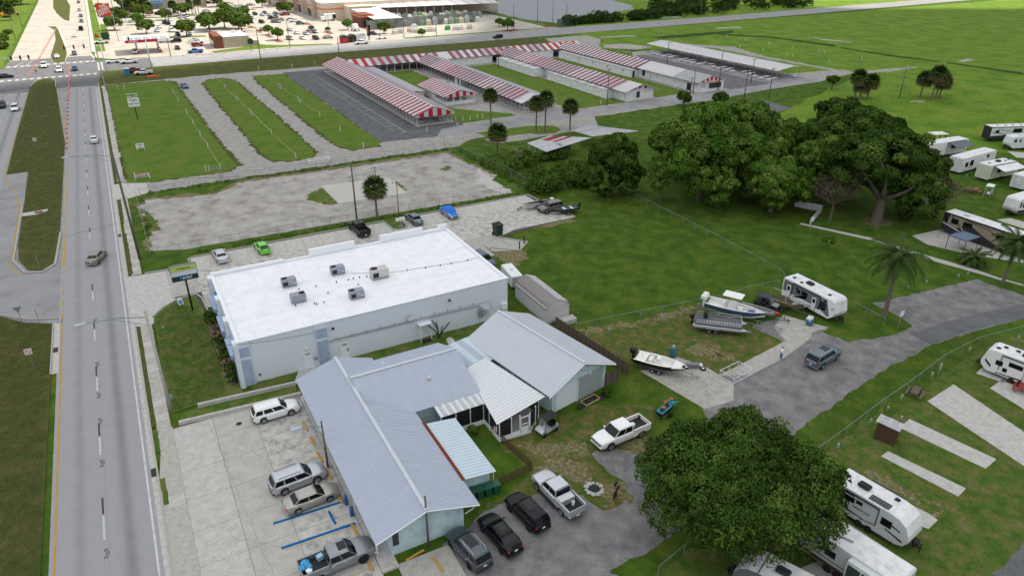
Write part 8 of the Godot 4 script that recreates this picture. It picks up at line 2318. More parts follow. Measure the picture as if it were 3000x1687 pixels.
	for a in [[70.5,126.7,4.4],[82.0,113.5,4.6]]:
		var t := thing("dead_palm", "dead brown palm standing in the weeds beside the tin shed" if a[0] < 75 else "dead brown palm leaning against the dense dark tree", "palm", V(a[0], a[1]))
		part(t, "trunk", mb().cyl(Vector3.ZERO, v3(0.3, a[2] - 1,0),0.16,0.14,7, false).mesh(true),M.palm_trunk)
		var g := mb()
		g.use_c = true
		g.col = Color(0.30,0.23,0.16)
		rng.seed = int(a[0])
		for i in 60:
			var q := i * 2.4
			var d := v3(cos(q) * 0.8, rng.randf_range(-0.5,0.9), sin(q) * 0.8)
			g.tri(v3(0.3, a[2] - 1,0),v3(0.3, a[2] - 1,0) + d * 1.5 + v3(0.05,0,0.05),v3(0.3, a[2] - 1,0) + d * 1.5)
		part(t, "crown", g.mesh(),M.leaf)
	# store lot trees: three moulds, many copies
	var moulds := []
	for k in 3:
		var t := tree("lot_tree", "round green shade tree on a planted island of the store lot", [34.1,46.0,60.0][k],[375.6,388.0,392.0][k],7.5, lobed([4.6,4.0,5.0][k],4.8,6,70 + k, 0.7),5200,0.5, br if k != 1 else md, 80 + k, 0.4,0.9,0.25, "shade trees of the store lot")
		moulds.append(t)
	var at := [[46.7,397.1,2,1.0],[54.4,398.0,2,1.15],[59.5,380.0,2,1.1],[70.3,435.5,1,0.9],[65.6,451.1,1,0.8],[68.7,363.1,1,0.6],[68.5,343.3,1,0.75],[94.9,447.0,0,0.9],[98.5,453.9,0,0.8],[91.6,492.5,1,0.9],[67.3,509.9,0,1.2],[65.0,465.2,1,0.9],[95.3,358.0,1,0.35],[106.4,361.8,1,0.7],[5.7,415.7,0,0.9],[17.7,434.4,1,0.8],[18.6,395.2,0,0.9],[10.7,449.8,0,0.9],[22.6,468.1,0,0.9],[31.8,448.7,0,0.8],[18.4,478.6,0,0.9],[41.5,466.0,0,0.9],[44.7,469.3,0,0.9],[9.1,472.2,0,0.8],[2.0,518.0,0,0.6],[176.9,336.2,1,0.6],[173.1,320.2,1,0.8],[117.1,339.6,0,0.75],[129.0,321.7,1,0.5]]
	for i in at.size():
		var a: Array = at[i]
		var t := copy_of(moulds[a[2]],V(a[0], a[1]), i * 1.3)
		t.scale = Vector3.ONE * a[3]
	moulds[0].set_meta("label", "largest round shade tree beside the filling station canopy")
	for i in 9:
		var a: Array = [[14.6,475.7,8.0],[15.9,471.7,9.0],[16.6,473.0,7.6],[25.3,497.7,8.0],[26.2,476.1,7.0],[38.8,476.1,7.5],[48.1,470.9,9.5],[50.1,471.6,10.0],[51.8,472.4,9.0]][i]
		palm("cabbage palm in the planted row before the clinic building", a[0], a[1], a[2],2.6, i % 3, "palms before the clinic")
	var back := tree("back_tree", "tall dark tree behind the clinic building and lots", 18,500,12, lobed(8.5,7.5,7,91,0.8),5000,0.9, md, 92,0.5,1.4,0.4, "trees behind the far lots")
	for a in [[-48,520,1.2],[-60,470,1.0],[-42,585,1.1],[-70,560,1.3],[-52,640,1.3],[-90,500,1.2],[66,548,1.0],[74,535,0.8],[-80,640,1.3],[125,585,0.9]]:
		copy_of(back, V(a[0], a[1]), a[0]).scale = Vector3.ONE * a[2]
	var bush := tree("verge_shrub", "yellow green shrub crowding the western verge by the road", -41,385,5, lobed(5.0,2.6,6,95,0.7),3500,0.6, br, 96,0.2,0.9,0.2, "shrubs on the western verge")
	for a in [[-38,372,0.6],[-46,372,0.9],[-40,402,0.6],[-50,395,1.1],[-39,425,0.4]]: copy_of(bush, V(a[0], a[1]), a[0]).scale = Vector3.ONE * a[2]
	palm("lone cabbage palm on the western verge by the excavator", -41.5,488,8.5,3.2,1)
	# the mangrove belt between lake and cross road: one mass
	rng.seed = 23
	var lob := []
	for i in 150:
		var e := 212.0 + 190.0 * rng.randf()
		var top := 322.5 + (e - 212.0) * 0.02
		var deep := clampf((e - 268.0) * 1.3,4.0,100.0)
		lob.append([V(e, top + 2.5 + deep * rng.randf(), rng.randf_range(0.6,2.4)),v3(1,0.75,1) * rng.randf_range(2.2,4.2)])
	var o := part(self, numbered("mangrove_belt"), leaves(lob, 60000,0.5,[Color(0.03,0.062,0.016), Color(0.042,0.08,0.02), Color(0.055,0.095,0.026)],24,0.6,0.9),M.leaf)
	o.set_meta("kind", "stuff")
	tag(o, "dense mass of mangroves between the lake and the cross road", "mangroves")
	lob = []
	for i in 26: lob.append([V(rng.randf_range(420,560), rng.randf_range(400,520),2.0),v3(1,0.6,1) * rng.randf_range(4,9)])
	o = part(self, numbered("far_scrub"), leaves(lob, 9000,0.9, dk, 25,0.4,1.2),M.leaf)
	o.set_meta("kind", "stuff")
	tag(o, "far scrub thickets beyond the cross road", "scrub")
	# brush behind the dirt lot, ditch reeds, hedge weeds
	lob = []
	for i in 46: lob.append([V(rng.randf_range(66.5,84), rng.randf_range(111,133), rng.randf_range(0.3,1.6)),v3(1,0.9,1) * rng.randf_range(0.9,2.2)])
	for i in 26: lob.append([V(rng.randf_range(66,80), rng.randf_range(110.8,114), rng.randf_range(0.6,2.0)),v3(1,1,1) * rng.randf_range(0.9,1.8)])
	o = part(self, numbered("undergrowth"), leaves(lob, 16000,0.2, dk + md, 26,0.3,0.45),M.leaf)
	o.set_meta("kind", "stuff")
	tag(o, "tangled weeds and brush between the dirt lot and the grove", "undergrowth")
	for row in [[4,113.8,64,113.2,90,0.2],[1,147.6,64,147.3,80,0.24],[66,146.2,66,113,30,0.5],[-0.5,113,-0.5,145,24,0.3]]:
		lob = []
		for i in row[4]:
			var f := rng.randf()
			lob.append([V(lerpf(row[0], row[2], f) + rng.randfn() * 0.3, lerpf(row[1], row[3], f) + rng.randfn() * 0.35,0.1),v3(1,0.8,1) * row[5] * rng.randf_range(0.5,1.5)])
		o = part(self, numbered("weeds"), leaves(lob, row[4] * 36,0.11, md, 27,0.05,0.2),M.leaf)
		o.set_meta("kind", "stuff")
		tag(o, "low weeds growing along the dirt lot's fence line", "weeds")
	# planting before the store building
	for k in 10:
		var n := 73.6 + k * 1.85
		var dry := k in [2,6,7]
		tree("bed_shrub", "dry tan leaved shrub in the bed before the store building" if dry else "dark green shrub in the bed before the store building", 4.4 + 0.2 * sin(k * 2.0), n, 0.9, lobed(0.75,0.55,4, k + 3,0.8),420,0.15,[Color(0.22,0.17,0.11)] if dry else dk, 30 + k, 0.05,0.25,0.04, "dry shrubs in the bed" if dry else "green shrubs in the bed")
	var cactus := thing("cactus", "leggy columnar cactus against the white store wall", "cactus", V(28.6,71.2,0.05))
	for a in [[-1.4,2.3,0.2],[-0.8,2.8,0.4],[-0.3,2.4,0.1],[0.5,1.6,0.3],[1.5,1.9,0.2]]:
		part(cactus, "arm", mb().tube([v3(0,0,0),v3(a[0] * 0.35, a[1] * 0.55, a[2]),v3(a[0], a[1], a[2] * 0.4)],0.085,6).mesh(), mat_once("cactus", srgb(66,84,58),0.8))
	tree("potted_shrub", "yellow green shrub beside the porch's knee wall", 24.2,52.4,0.9, lobed(0.6,0.5,4,8,0.8),500,0.12, br, 51,0.0,0.2,0.03)
	tree("porch_shrub", "small dark shrub by the garage's sliding door", 40.0,51.3,0.8, lobed(0.55,0.45,4,9,0.8),400,0.12, dk, 52,0.0,0.2,0.03)
	grass()

func grass() -> void:
	var tm := mat(Color(1,1,1),0.9,0.0,0.2)
	tm.vertex_color_use_as_albedo = true
	tm.backlight_enabled = true
	tm.backlight = Color(0.3,0.35,0.15)
	var t := tuft(16,0.10,0.16,3)
	var green := [Color(0.10,0.19,0.035), Color(0.12,0.21,0.042), Color(0.14,0.225,0.05), Color(0.17,0.225,0.07)]
	var olive := [Color(0.13,0.15,0.055), Color(0.15,0.165,0.065), Color(0.18,0.17,0.08)]
	scatter("grass", "short lawn grass between the store building and the grove", "grass", t, tm, spots_in(pl([41,66,46,65,60,62,78,60,108,50,125,62,128,96,90,100,70,112,66,98,52,90,47,80]),26000,41),0.4,0.9,42, green)
	scatter("grass", "worn grass of the yards and trailer sites", "grass", t, tm, spots_in(pl([26,51,33,50,42,50,46,62,62,62,66,52,52,46,44,42,32,40,28,43]),9000,43),0.4,0.9,44, green + olive)
	scatter("grass", "rough grass of the trailer sites", "grass", t, tm, spots_in(pl([33,30,46,36,60,38,76,41,90,41,92,30,70,15,46,14,30,24]),26000,45),0.4,0.9,46, green + olive)
	scatter("grass", "dull median grass beside the main road", "grass", t, tm, spots_in(pl([-13.9,50,-13.9,98,-20,104,-24,104,-20,50]),11000,47,0.09),0.5,1.0,48, olive)
	scatter("grass", "dull median grass north of the opening", "grass", t, tm, spots_in(pl([-13.7,134,-13.7,194,-16.6,270,-18,286,-22,286,-23.6,210,-23.5,175,-19.7,174,-19.3,130,-17,120,-15,120]),13000,49,0.09),0.5,1.1,50, olive)
	scatter("grass", "patchy grass before the store building", "grass", t, tm, spots_in(pl([-2.2,71,3.4,71.4,3.6,90,1.4,97,-2.0,94]),3500,51,0.11),0.6,1.2,52, olive + green)

func fence_run(label: String, pts: Array, h: float, gap := 3.0, group := "") -> void:
	var t := thing("chain_link_fence", label, "fence", Vector3.ZERO, 0.0, group)
	var p := pl(pts)
	var post := mb().cyl(Vector3.ZERO, v3(0, h + 0.05,0),0.035,0.035,6).mesh()
	for i in p.size() - 1:
		var a := p[i]
		var b := p[i + 1]
		var k := maxi(1, roundi(a.distance_to(b) / gap))
		for j in k + (1 if i == p.size() - 2 else 0):
			var q := a.lerp(b, float(j) / k)
			part(t, "post", post, M.galv, V(q.x, q.y))
		part(t, "top_rail", mb().cyl(V(a.x, a.y, h),V(b.x, b.y, h),0.028,0.028,5).mesh(),M.galv)
		var m := mb()
		var l := a.distance_to(b)
		m.quv(V(a.x, a.y, 0.03),V(b.x, b.y, 0.03),V(b.x, b.y, h),V(a.x, a.y, h),v2(0, h),v2(l, h),v2(l, 0),v2(0,0))
		part(t, "wire_mesh", m.mesh(),M.chain)

func fences() -> void:
	fence_run("chain link fence along the dirt lot's side toward the parking bays", [0.2,114.4,12.4,114.2,30,113.9,50,113.5,66.2,113.6],1.7)
	fence_run("chain link fence along the dirt lot's side toward the market lane", [-0.4,145.6,14.6,147.2,40,147.4,63.4,147.6],1.7)
	fence_run("tall chain link fence at the dirt lot's far end by the weeds", [63.4,148.0,64.6,140,66.6,127,66.4,113.8,69.5,112.4],2.0,2.6)
	fence_run("chain link fence of the dirt lot beside the footway", [-1.0,145.4,-1.0,130,-0.9,113.4],1.7)
	fence_run("chain link gate frame open at the dirt lot's corner", [14.6,152.6,15.0,147.2],1.8,1.8)
	fence_run("long chain link fence dividing the lawn from the campground", [80.7,99.1,80.6,88.8,80.4,79.7,79.47,63.37,78.67,61.80],1.3)
	fence_run("chain link fence between the lawn and the boat storage yard", [44.35,64.18,53.70,63.01,60.06,62.07,68.37,61.15,70.68,61.31,76.46,60.64],1.3)
	fence_run("chain link fence beside the grey sided travel trailer", [80.26,51.16,79.97,49.28,79.95,46.44],1.3)
	fence_run("long chain link fence between the gravel drive and the trailer sites", [29.29,29.35,32.56,30.06,46.76,32.57,53.38,33.37,64.80,35.31,69.55,35.97,78.67,37.57,86.36,37.94,94.05,36.84],1.1,3.4)
	fence_run("chain link fence along the lake bank", [198.8,334,200.6,410,199.6,470],1.8,6.0)
	fence_run("chain link fence crossing the weeds before the tin shed", [64.9,149.6,72.5,149.3,78.4,146.1,81.4,142.4],1.7,4.0)
	# wooden fences: every board a piece
	var t := thing("board_fence", "weathered grey board fence behind the garage", "fence")
	var bd := mb().box(v3(0,0.85,0),v3(0.155,1.7,0.025)).mesh()
	for seg in [[42.76,66.40,44.24,53.11],[40.72,52.66,42.73,52.86]]:
		var a := V(seg[0], seg[1])
		var b := V(seg[2], seg[3])
		var k := int(a.distance_to(b) / 0.165)
		for i in k: part(t, "board", bd, M.wood if (i * 7) % 5 else M.brown_wood, a.lerp(b, (i + 0.5) / k) + v3(0,-0.03 * ((i * 5) % 3),0), atan2(-(b - a).z, (b - a).x))
	t = thing("picket_fence", "low brown picket fence around the little yard", "fence")
	bd = mb().box(v3(0,0.48,0),v3(0.09,0.96,0.02)).mesh()
	for seg in [[26.1,50.0,26.75,44.8],[26.75,44.8,22.9,44.4]]:
		var a := V(seg[0], seg[1])
		var b := V(seg[2], seg[3])
		var k := int(a.distance_to(b) / 0.17)
		for i in k: part(t, "picket", bd, M.brown_wood, a.lerp(b, (i + 0.5) / k), atan2(-(b - a).z, (b - a).x))
		for y in [0.3,0.75]: part(t, "rail", mb().cyl(a + v3(0, y, 0), b + v3(0, y, 0),0.03,0.03,4).mesh(),M.brown_wood)
	# white fence round the enclosure under the trees
	t = thing("white_fence", "white panel enclosure around equipment under the grove", "fence", V(102.9,76.7),0.45)
	for k in 5: part(t, "panel", mb().box(v3(-3.2 + k * 1.6,0.7,0),v3(1.55,1.2,0.06)).mesh(),M.rv_pale)
	for k in 3: part(t, "panel", mb().box(v3(3.9,0.7,-0.8 - k * 1.6),v3(0.06,1.2,1.55)).mesh(),M.rv_pale)
	# market posts with sagging ropes
	var mp := mb().box(v3(0,0.65,0),v3(0.2,1.3,0.2)).mesh()
	var pts := [0.6,258.1,2.3,257.2,15.3,263.6,15.2,244.2,15.2,230.9,15.5,213.3,15.6,200.8,15.6,186.9,15.7,175.1,15.7,156.8,13.4,156.5,12.8,156.8,30.1,262.2,30.2,243.6,30.3,224.9,30.6,223.2,30.8,205.6,30.8,202.3,45.4,259.9,45.3,236.2,45.5,234.4,46.1,214.0,45.9,211.1,46.5,192.4,30.8,205.5,30.8,202.3,31.2,180.0,31.5,156.7,47.3,157.8,37.9,150.2,46.2,272.2,57.6,270.5,66.4,272.7,46.8,174.6,65.6,163.8,73.9,163.7,76.3,169.9,78.4,170.0,80.3,169.5,82.5,169.6,83.9,169.4,121.4,168.3,250.3,252.3,250.8,241.3,234.1,227.6,235.0,215.6,250.7,227.3,251.1,214.6,234.7,202.9,234.5,199.8,252.8,203.1,252.1,199.4,253.4,183.2,235.8,183.8,236.4,159.8]
	for i in pts.size() / 2:
		solo("marker_post", mp, M.sheet_white, "white square marker post standing in the market's parking lawns", "post", "white posts of the market lawns", V(pts[i * 2], pts[i * 2 + 1]))
	for r in [[3,4],[5,6],[6,7],[7,8],[8,9],[12,13],[13,14],[15,16],[17,27],[18,19],[20,21],[22,23],[24,25],[25,26]]:
		var a := V(pts[r[0] * 2], pts[r[0] * 2 + 1],1.15)
		var b := V(pts[r[1] * 2], pts[r[1] * 2 + 1],1.15)
		if a.distance_to(b) > 90.0: continue
		var q := []
		for k in 9: q.append(a.lerp(b, k / 8.0) - v3(0,0.5 * sin(PI * k / 8.0),0))
		solo("rope", mb().tube(q, 0.025,4).mesh(), mat_once("rope", srgb(206,196,160),0.9), "sagging rope between two white posts of the market lawns", "rope", "ropes of the market lawns")

func pole(label: String, e: float, n: float, h: float, m: Material, r := 0.14, heads := 0, arm := 0.0, group := "") -> Node3D:
	var t := thing("light_pole" if heads > 0 else "utility_pole", label, "pole", V(e, n),0.0, group)
	part(t, "shaft", mb().cyl(v3(0,-0.1,0),v3(0, h, 0), r, r * 0.7,8).mesh(true), m)
	for k in heads:
		var s := -1.0 if k % 2 else 1.0
		part(t, "floodlight", mb().bbox(v3(s * (0.5 + 0.4 * (k / 2)), h - 0.05,0.15),v3(0.45,0.25,0.5),0.08).mesh(),M.hvac_tan)
	if heads > 0: part(t, "crossarm", mb().box(v3(0, h - 0.2,0),v3(1.6,0.1,0.1)).mesh(), m)
	if arm > 0.0:
		part(t, "arm", mb().tube([v3(0, h - 0.7,0),v3(-arm * 0.5, h - 0.1,0),v3(-arm, h, 0)],0.05,6).cyl(v3(0, h - 1.6,0),v3(-arm * 0.55, h - 0.2,0),0.03,0.03,5).mesh(),M.galv)
		part(t, "lamp_head", mb().bbox(v3(-arm - 0.4, h, 0),v3(1.0,0.18,0.36),0.08).mesh(), mat_once("lamp_head", srgb(176,192,206),0.5))
	return t

func poles_and_signs() -> void:
	pole("tall pale concrete street lamp pole arching over the main road by the store", -2.3,71.2,12.1,M.conc2,0.17,0,5.2)
	pole("tall dark street lamp pole arching over the main road by the dirt lot", -2.5,115.0,17.0,M.pole_wood, 0.2,0,5.4)
	pole("tall weathered utility pole rising above the black pickup", 32.1,115.3,9.9,M.pole_wood, 0.17)
	pole("brown twin headed lamp post on the planted island", 38.8,112.2,6.8, mat(srgb(140,108,76),0.7),0.1,2)
	pole("dark wooden pole by the house's gable end", 14.5,40.9,5.5,M.pole_wood, 0.11)
	pole("dark wooden yard lamp pole at the front lot's wheel stops", 9.85,54.4,5.5,M.pole_wood, 0.11,0,1.9)
	pole("short lamp post beside the slab in the dirt lot", 41.5,132.3,3.4,M.pole_wood, 0.1,1)
	var mk := "weathered market lamp pole near the striped halls"
	for a in [[123,234.7,9.9,1],[122.2,166.4,10.2,2],[164.6,166.6,11.6,0],[138.3,168,6.8,0],[148.2,161,6.4,1],[154.2,166.4,7.5,0],[183.1,171,7.5,4],[170.4,151.3,8.6,1],[162.7,153.7,8.2,1],[204.6,132.6,9.0,2],[176,205,9.0,4]]:
		pole(mk, a[0], a[1], a[2],M.pole_wood, 0.15, a[3],0.0, "poles around the market")
	for a in [[81.5,292.9,6.4],[67.9,318,11.4],[51.5,295.8,11.4],[204.3,344.6,12.3],[207,333.5,11.1],[207.7,321.6,11],[200.7,383.8,10],[179.6,325.9,11.9],[295.9,320.5,10.8],[121.1,324.1,9.6],[134.8,318.5,9.4],[21.6,317.4,7.0],[-34.5,449,9.1],[-35,404,8]]:
		pole("utility pole standing along the cross road and lake", a[0], a[1], a[2],M.pole_wood, 0.17,0,0.0, "poles along the cross road")
	for a in [[95.9,399.2,11.2],[91.8,342.1,13.7],[5.7,371.5,12.3],[12.7,452.1,10.6],[46.5,446.4,9.6],[68,430,11]]:
		pole("slim lamp post of the sunlit store lot", a[0], a[1], a[2],M.galv, 0.14,2,0.0, "lamp posts of the store lot")
	pole("tall grey strain pole at the junction's footway corner", -2.7,258.2,13.4,M.conc2,0.22)
	# signal masts
	for a in [["traffic signal mast reaching over the northbound lanes", -1.4,289.8,9.3,-11.4,[-10.9,-8.0,-5.0]],["traffic signal mast reaching over the southbound lanes", -35.5,273.4,9.3,14.5,[9.2,11.6,13.8]],["white signal mast and lamp beside the service trucks", 12.8,291.0,10.8,-6.0,[-5.2]]]:
		var t := thing("signal_mast", a[0], "traffic signal", V(a[1], a[2]))
		part(t, "shaft", mb().cyl(Vector3.ZERO, v3(0, a[3] + 0.4,0),0.2,0.14,8).mesh(true),M.rv_pale)
		part(t, "arm", mb().cyl(v3(0, a[3],0),v3(a[4], a[3] + 0.2,0),0.12,0.07,7).mesh(true),M.rv_pale)
		for x in a[5]:
			var s := part(t, "signal_head", mb().bbox(v3(x, a[3] + 0.1,0.2),v3(0.5,1.3,0.35),0.06).mesh(), mat_once("sig", srgb(96,60,36) if a[4] < 0 else srgb(40,40,42),0.6))
			for k in 3: part(s, "lens", mb().lathe(v3(x, a[3] + 0.5 - 0.4 * k, 0.38),[v2(0.15,0),v2(0.01,0.03)],10, RX).mesh(),M.dark)
	# cables over the lots
	for c in [[V(-2.5,115,13),V(32.1,115.3,9.5), "thin cable strung from the street lamp pole to the utility pole"],[V(32.1,115.3,9.6),V(90,118.5,9.0), "thin cable strung from the utility pole toward the grove"],[V(-2.3,71.2,8.0),V(14.5,72.0,4.6), "thin service cable strung from the lamp pole to the store"]]:
		var q := []
		for k in 9: q.append((c[0] as Vector3).lerp(c[1], k / 8.0) - v3(0,0.7 * sin(PI * k / 8.0),0))
		solo("cable", mb().tube(q, 0.022,4).mesh(),M.dark, c[2], "cable")
	# pylon sign of the store
	var t := thing("pylon_sign", "pole sign with green banner, blank panel and dark lettered panel", "sign", V(2.55,93.6))
	part(t, "post", mb().cyl(v3(0,0,0),v3(0,4.7,0),0.13,0.13,10).mesh(true),M.black)
	part(t, "cabinet", mb().bbox(v3(0,5.75,0),v3(3.25,2.2,0.5),0.05).mesh(), mat(srgb(110,114,118),0.6))
	part(t, "banner_panel", mb().box(v3(0,6.42,0.26),v3(3.1,0.72,0.03)).mesh(), mat(srgb(190,206,110),0.6))
	part(t, "blank_panel", mb().box(v3(0,5.72,0.26),v3(3.1,0.62,0.03)).mesh(), mat(srgb(214,222,234),0.6))
	part(t, "dark_panel", mb().box(v3(0,5.05,0.26),v3(3.1,0.68,0.03)).mesh(), mat(srgb(40,52,64),0.6))
	text(t, "lettering", "AT&T", 0.34,v3(0.3,5.05,0.29),0.0,M.white)
	text(t, "lettering", "Tobacco", 0.3,v3(0,6.42,0.29),0.0, mat(srgb(90,80,20),0.7))
	part(t, "globe_mark", mb().lathe(v3(-0.45,5.05,0.28),[v2(0.19,0),v2(0.01,0.03)],14, RX).mesh(), mat(srgb(40,140,200),0.5))
	t = thing("a_frame_sign", "white and blue sandwich board on the grass by the pole sign", "sign", V(1.3,96.2),0.3)
	for s in [-1.0,1.0]: part(t, "board", mb().box(v3(0,0.5,0.2 * s),v3(0.65,1.05,0.03), Basis(Vector3.RIGHT, 0.35 * s * -1.0)).mesh(),M.white)
	part(t, "print", mb().box(v3(0,0.5,0.23),v3(0.4,0.6,0.02), Basis(Vector3.RIGHT, -0.35)).mesh(), mat(srgb(70,160,210),0.6))
	t = thing("market_sign", "white marquee sign with black letters on a pole in the lawn", "sign", V(3.3,212.6))
	part(t, "post", mb().cyl(Vector3.ZERO, v3(0,6.6,0),0.11,0.11,8).mesh(),M.black)
	part(t, "panel", mb().box(v3(0,4.6,0.2),v3(2.7,2.3,0.25)).mesh(),M.white)
	part(t, "top_rail", mb().box(v3(0,6.7,0.1),v3(2.8,0.12,0.2)).box(v3(0,6.1,0.1),v3(2.6,0.1,0.2)).mesh(),M.rv_pale)
	for q in [["CLOSED", 5.2],["T", 4.7],["THE   ALK", 4.2]]: text(t, "lettering", q[0],0.36,v3(0, q[1],0.34),0.0,M.black)
	t = thing("lawn_sign", "small white two legged sign on the market lawn", "sign", V(1.95,179.9))
	part(t, "panel", mb().box(v3(0,1.25,0),v3(1.7,1.1,0.06)).mesh(),M.white)
	for s in [-0.75,0.75]: part(t, "leg", post_mesh(1.2,0.05),M.white, v3(s, 0,0))
	text(t, "lettering", "TURN", 0.26,v3(0,1.5,0.05),0.0,M.rust)
	text(t, "lettering", "IN", 0.22,v3(0,1.05,0.05),0.0,M.black)
	t = thing("entrance_sign", "long red arrow shaped ENTRANCE sign beside the market lane", "sign", V(0.8,157.1))
	part(t, "panel", mb().box(v3(0,0.9,0),v3(2.7,0.7,0.06)).mesh(),M.white)
	part(t, "arrow", mb().side(pva([v2(-1.28,0.62),v2(0.95,0.62),v2(0.95,0.58),v2(1.3,0.9),v2(0.95,1.22),v2(0.95,1.18),v2(-1.28,1.18)]),0.034,0.05).mesh(), mat(srgb(150,52,46),0.7))
	text(t, "lettering", "ENTRANCE", 0.36,v3(-0.15,0.9,0.06),0.0,M.white)
	for s in [-1.3,1.3]: part(t, "post", post_mesh(1.7 if s < 0 else 1.2,0.06),M.white, v3(s, 0,0))
	# road signs
	for a in [[-15.5,87.8, "white no left turn sign standing in the southern median", 0],[-17.2,100.1, "grey back of a yield sign at the median opening", 1],[-15.26,99.2, "thin sign post at the median opening", 2],[-15.9,118.4, "thin grey sign post on the nose of the northern median", 2],[-18.9,193.2, "white square sign standing in the northern median", 0],[-2.6,170, "white arrow sign standing behind the footway", 0],[81.02,45.16, "small white notice on a post by the campground gate", 0],[97.30,73.05, "white sign with red board beside the sapling lawn", 0]]:
		var s := thing("road_sign", a[2] as String, "sign", V(a[0], a[1],0.05))
		part(s, "post", mb().cyl(Vector3.ZERO, v3(0,2.3,0),0.04,0.04,6).mesh(),M.galv)
		if a[3] == 0:
			part(s, "plate", mb().box(v3(0,2.2,0.05),v3(0.75,0.75,0.02)).mesh(),M.white)
			if a[0] < -10: part(s, "ring", mb().lathe(v3(0,2.2,0.065),[v2(0.30,0),v2(0.24,0.012)],16, RX).box(v3(0,2.2,0.07),v3(0.5,0.06,0.01), Basis(Vector3.BACK, -0.78)).mesh(),M.red)
		elif a[3] == 1: part(s, "plate", mb().side(pva([v2(-0.5,2.6),v2(0,1.7),v2(0.5,2.6)]),0.03,0.05).mesh(),M.galv)

func small_things() -> void:
	# wheel stops
	var ws := mb().bbox(v3(0,0.075,0),v3(0.2,0.15,1.75),0.05).mesh()
	for a in [[9.48,61.51],[9.51,58.84],[9.52,56.13],[9.63,53.24],[9.60,49.85],[9.64,45.42],[9.55,41.43]]:
		solo("wheel_stop", ws, M.yellow, "yellow concrete wheel stop heading a bay of the front lot", "wheel stop", "yellow wheel stops of the front lot", V(a[0], a[1],0.12),0.05)
	solo("wheel_stop", ws, M.blue_paint, "blue concrete wheel stop in the accessible bay", "wheel stop", "", V(8.34,47.78,0.12),0.05)
	solo("wheel_stop", ws, M.yellow, "yellow wheel stop lying beside the wooden pole's base", "wheel stop", "", V(13.12,40.44,0.1),1.75)
	solo("wheel_stop", ws, M.yellow, "yellow wheel stop standing askew on the side pad", "wheel stop", "", V(14.40,38.71,0.1),0.1)
	for a in [[9.92,48.79, "blue bollard nearer the tan sedan's nose"],[9.95,47.21, "blue bollard between the blue bay and the porch"]]:
		solo("bollard", mb().cyl(Vector3.ZERO, v3(0,1.0,0),0.17,0.17,14).lathe(v3(0,1.0,0),[v2(0.17,0),v2(0.1,0.06),v2(0.01,0.08)],14).mesh(true), mat_once("bollard", srgb(34,96,158),0.5), a[2], "bollard", "", V(a[0], a[1],0.115))
	for a in [[50.8,90.2, "dark post at the inner corner of the bin enclosure"],[52.5,91.7, "dark post at the outer corner of the bin enclosure"]]:
		solo("bollard", mb().cyl(Vector3.ZERO, v3(0,1.3,0),0.1,0.1,10).mesh(),M.dark, a[2], "bollard", "", V(a[0], a[1],0.06))
	# bins
	var lab := ["green wheeled bin touching the house's lean-to wall", "green wheeled bin second from the lean-to wall", "green wheeled bin third from the lean-to wall", "green wheeled bin nearest the picket fence"]
	for k in 4: bin(lab[k],20.0 + k * 0.78,44.1 - 0.08 * k, M.green_bin, 0.0,0.02)
	bin("large dark green dumpster bin on the lot's corner pad", 50.4,96.9,M.green_dark, 0.1,0.06,1.9)
	# mailbox cluster on the island
	var t := thing("mailbox_cluster", "three white mailboxes on a stand on the planted island", "mailbox", V(37.6,108.2,0.12))
	part(t, "stand", post_mesh(1.0,0.06),M.galv)
	part(t, "foot", mb().box(v3(0,0.04,0),v3(0.7,0.08,0.5)).mesh(),M.galv)
	for k in 3: part(t, "mailbox", mb().bbox(v3(-0.55 + k * 0.55,1.25,0),v3(0.5,0.5,0.5),0.05).mesh(),M.rv_pale)
	# boat yard odds and ends
	t = thing("dock_ladder_rack", "white welded pipe rack lying on the concrete drive", "rack", V(55.2,47.3,0.02),0.12)
	for y in [0.05,0.75]: part(t, "rail", mb().tube([v3(-1.6, y, -1.0),v3(1.6, y, -1.0),v3(1.6, y, 1.0),v3(-1.6, y, 1.0),v3(-1.6, y, -1.0)],0.04,5).mesh(),M.rv_pale)
	for s in [[-1.6,-1.0],[1.6,-1.0],[1.6,1.0],[-1.6,1.0],[0,-1.0]]: part(t, "upright", post_mesh(0.75,0.03),M.rv_pale, v3(s[0],0, s[1]))
	for k in 4: part(t, "brace", mb().cyl(v3(-1.2 + k * 0.8,0.05,-1),v3(-1.0 + k * 0.8,0.05,1),0.03,0.03,5).mesh(),M.rv_pale)
	solo("tub", mb().lathe(Vector3.ZERO, [v2(0.01,0.02),v2(0.42,0.0),v2(0.5,0.6),v2(0.42,0.6),v2(0.36,0.1)],8).mesh(), mat(srgb(52,106,140),0.5), "blue octagonal tub beside a white chest on the drive", "tub", "", V(71.9,51.3,0.03))
	solo("chest", mb().bbox(v3(0,0.35,0),v3(1.1,0.7,0.7),0.05).mesh(),M.rv_pale, "white chest beside the blue tub on the drive", "chest", "", V(72.5,51.8,0.03),0.4)
	t = thing("cistern", "teal plastic tank with grey cap beside the bay boat", "tank", V(51.52,53.96,0.03))
	part(t, "tank", mb().lathe(Vector3.ZERO, [v2(0.4,0),v2(0.42,1.0),v2(0.34,1.25),v2(0.15,1.35)],16).mesh(true), mat(srgb(44,112,122),0.5))
	part(t, "cap", mb().lathe(v3(0,1.35,0),[v2(0.15,0),v2(0.12,0.12),v2(0.01,0.14)],12).mesh(),M.hvac_tan)
	solo("locker", mb().bbox(v3(0,0.25,0),v3(1.5,0.5,0.6),0.03).mesh(),M.rv_grey, "slate grey locker lying on the slab by the bay boat", "locker", "", V(51.98,50.95,0.03),-0.55)
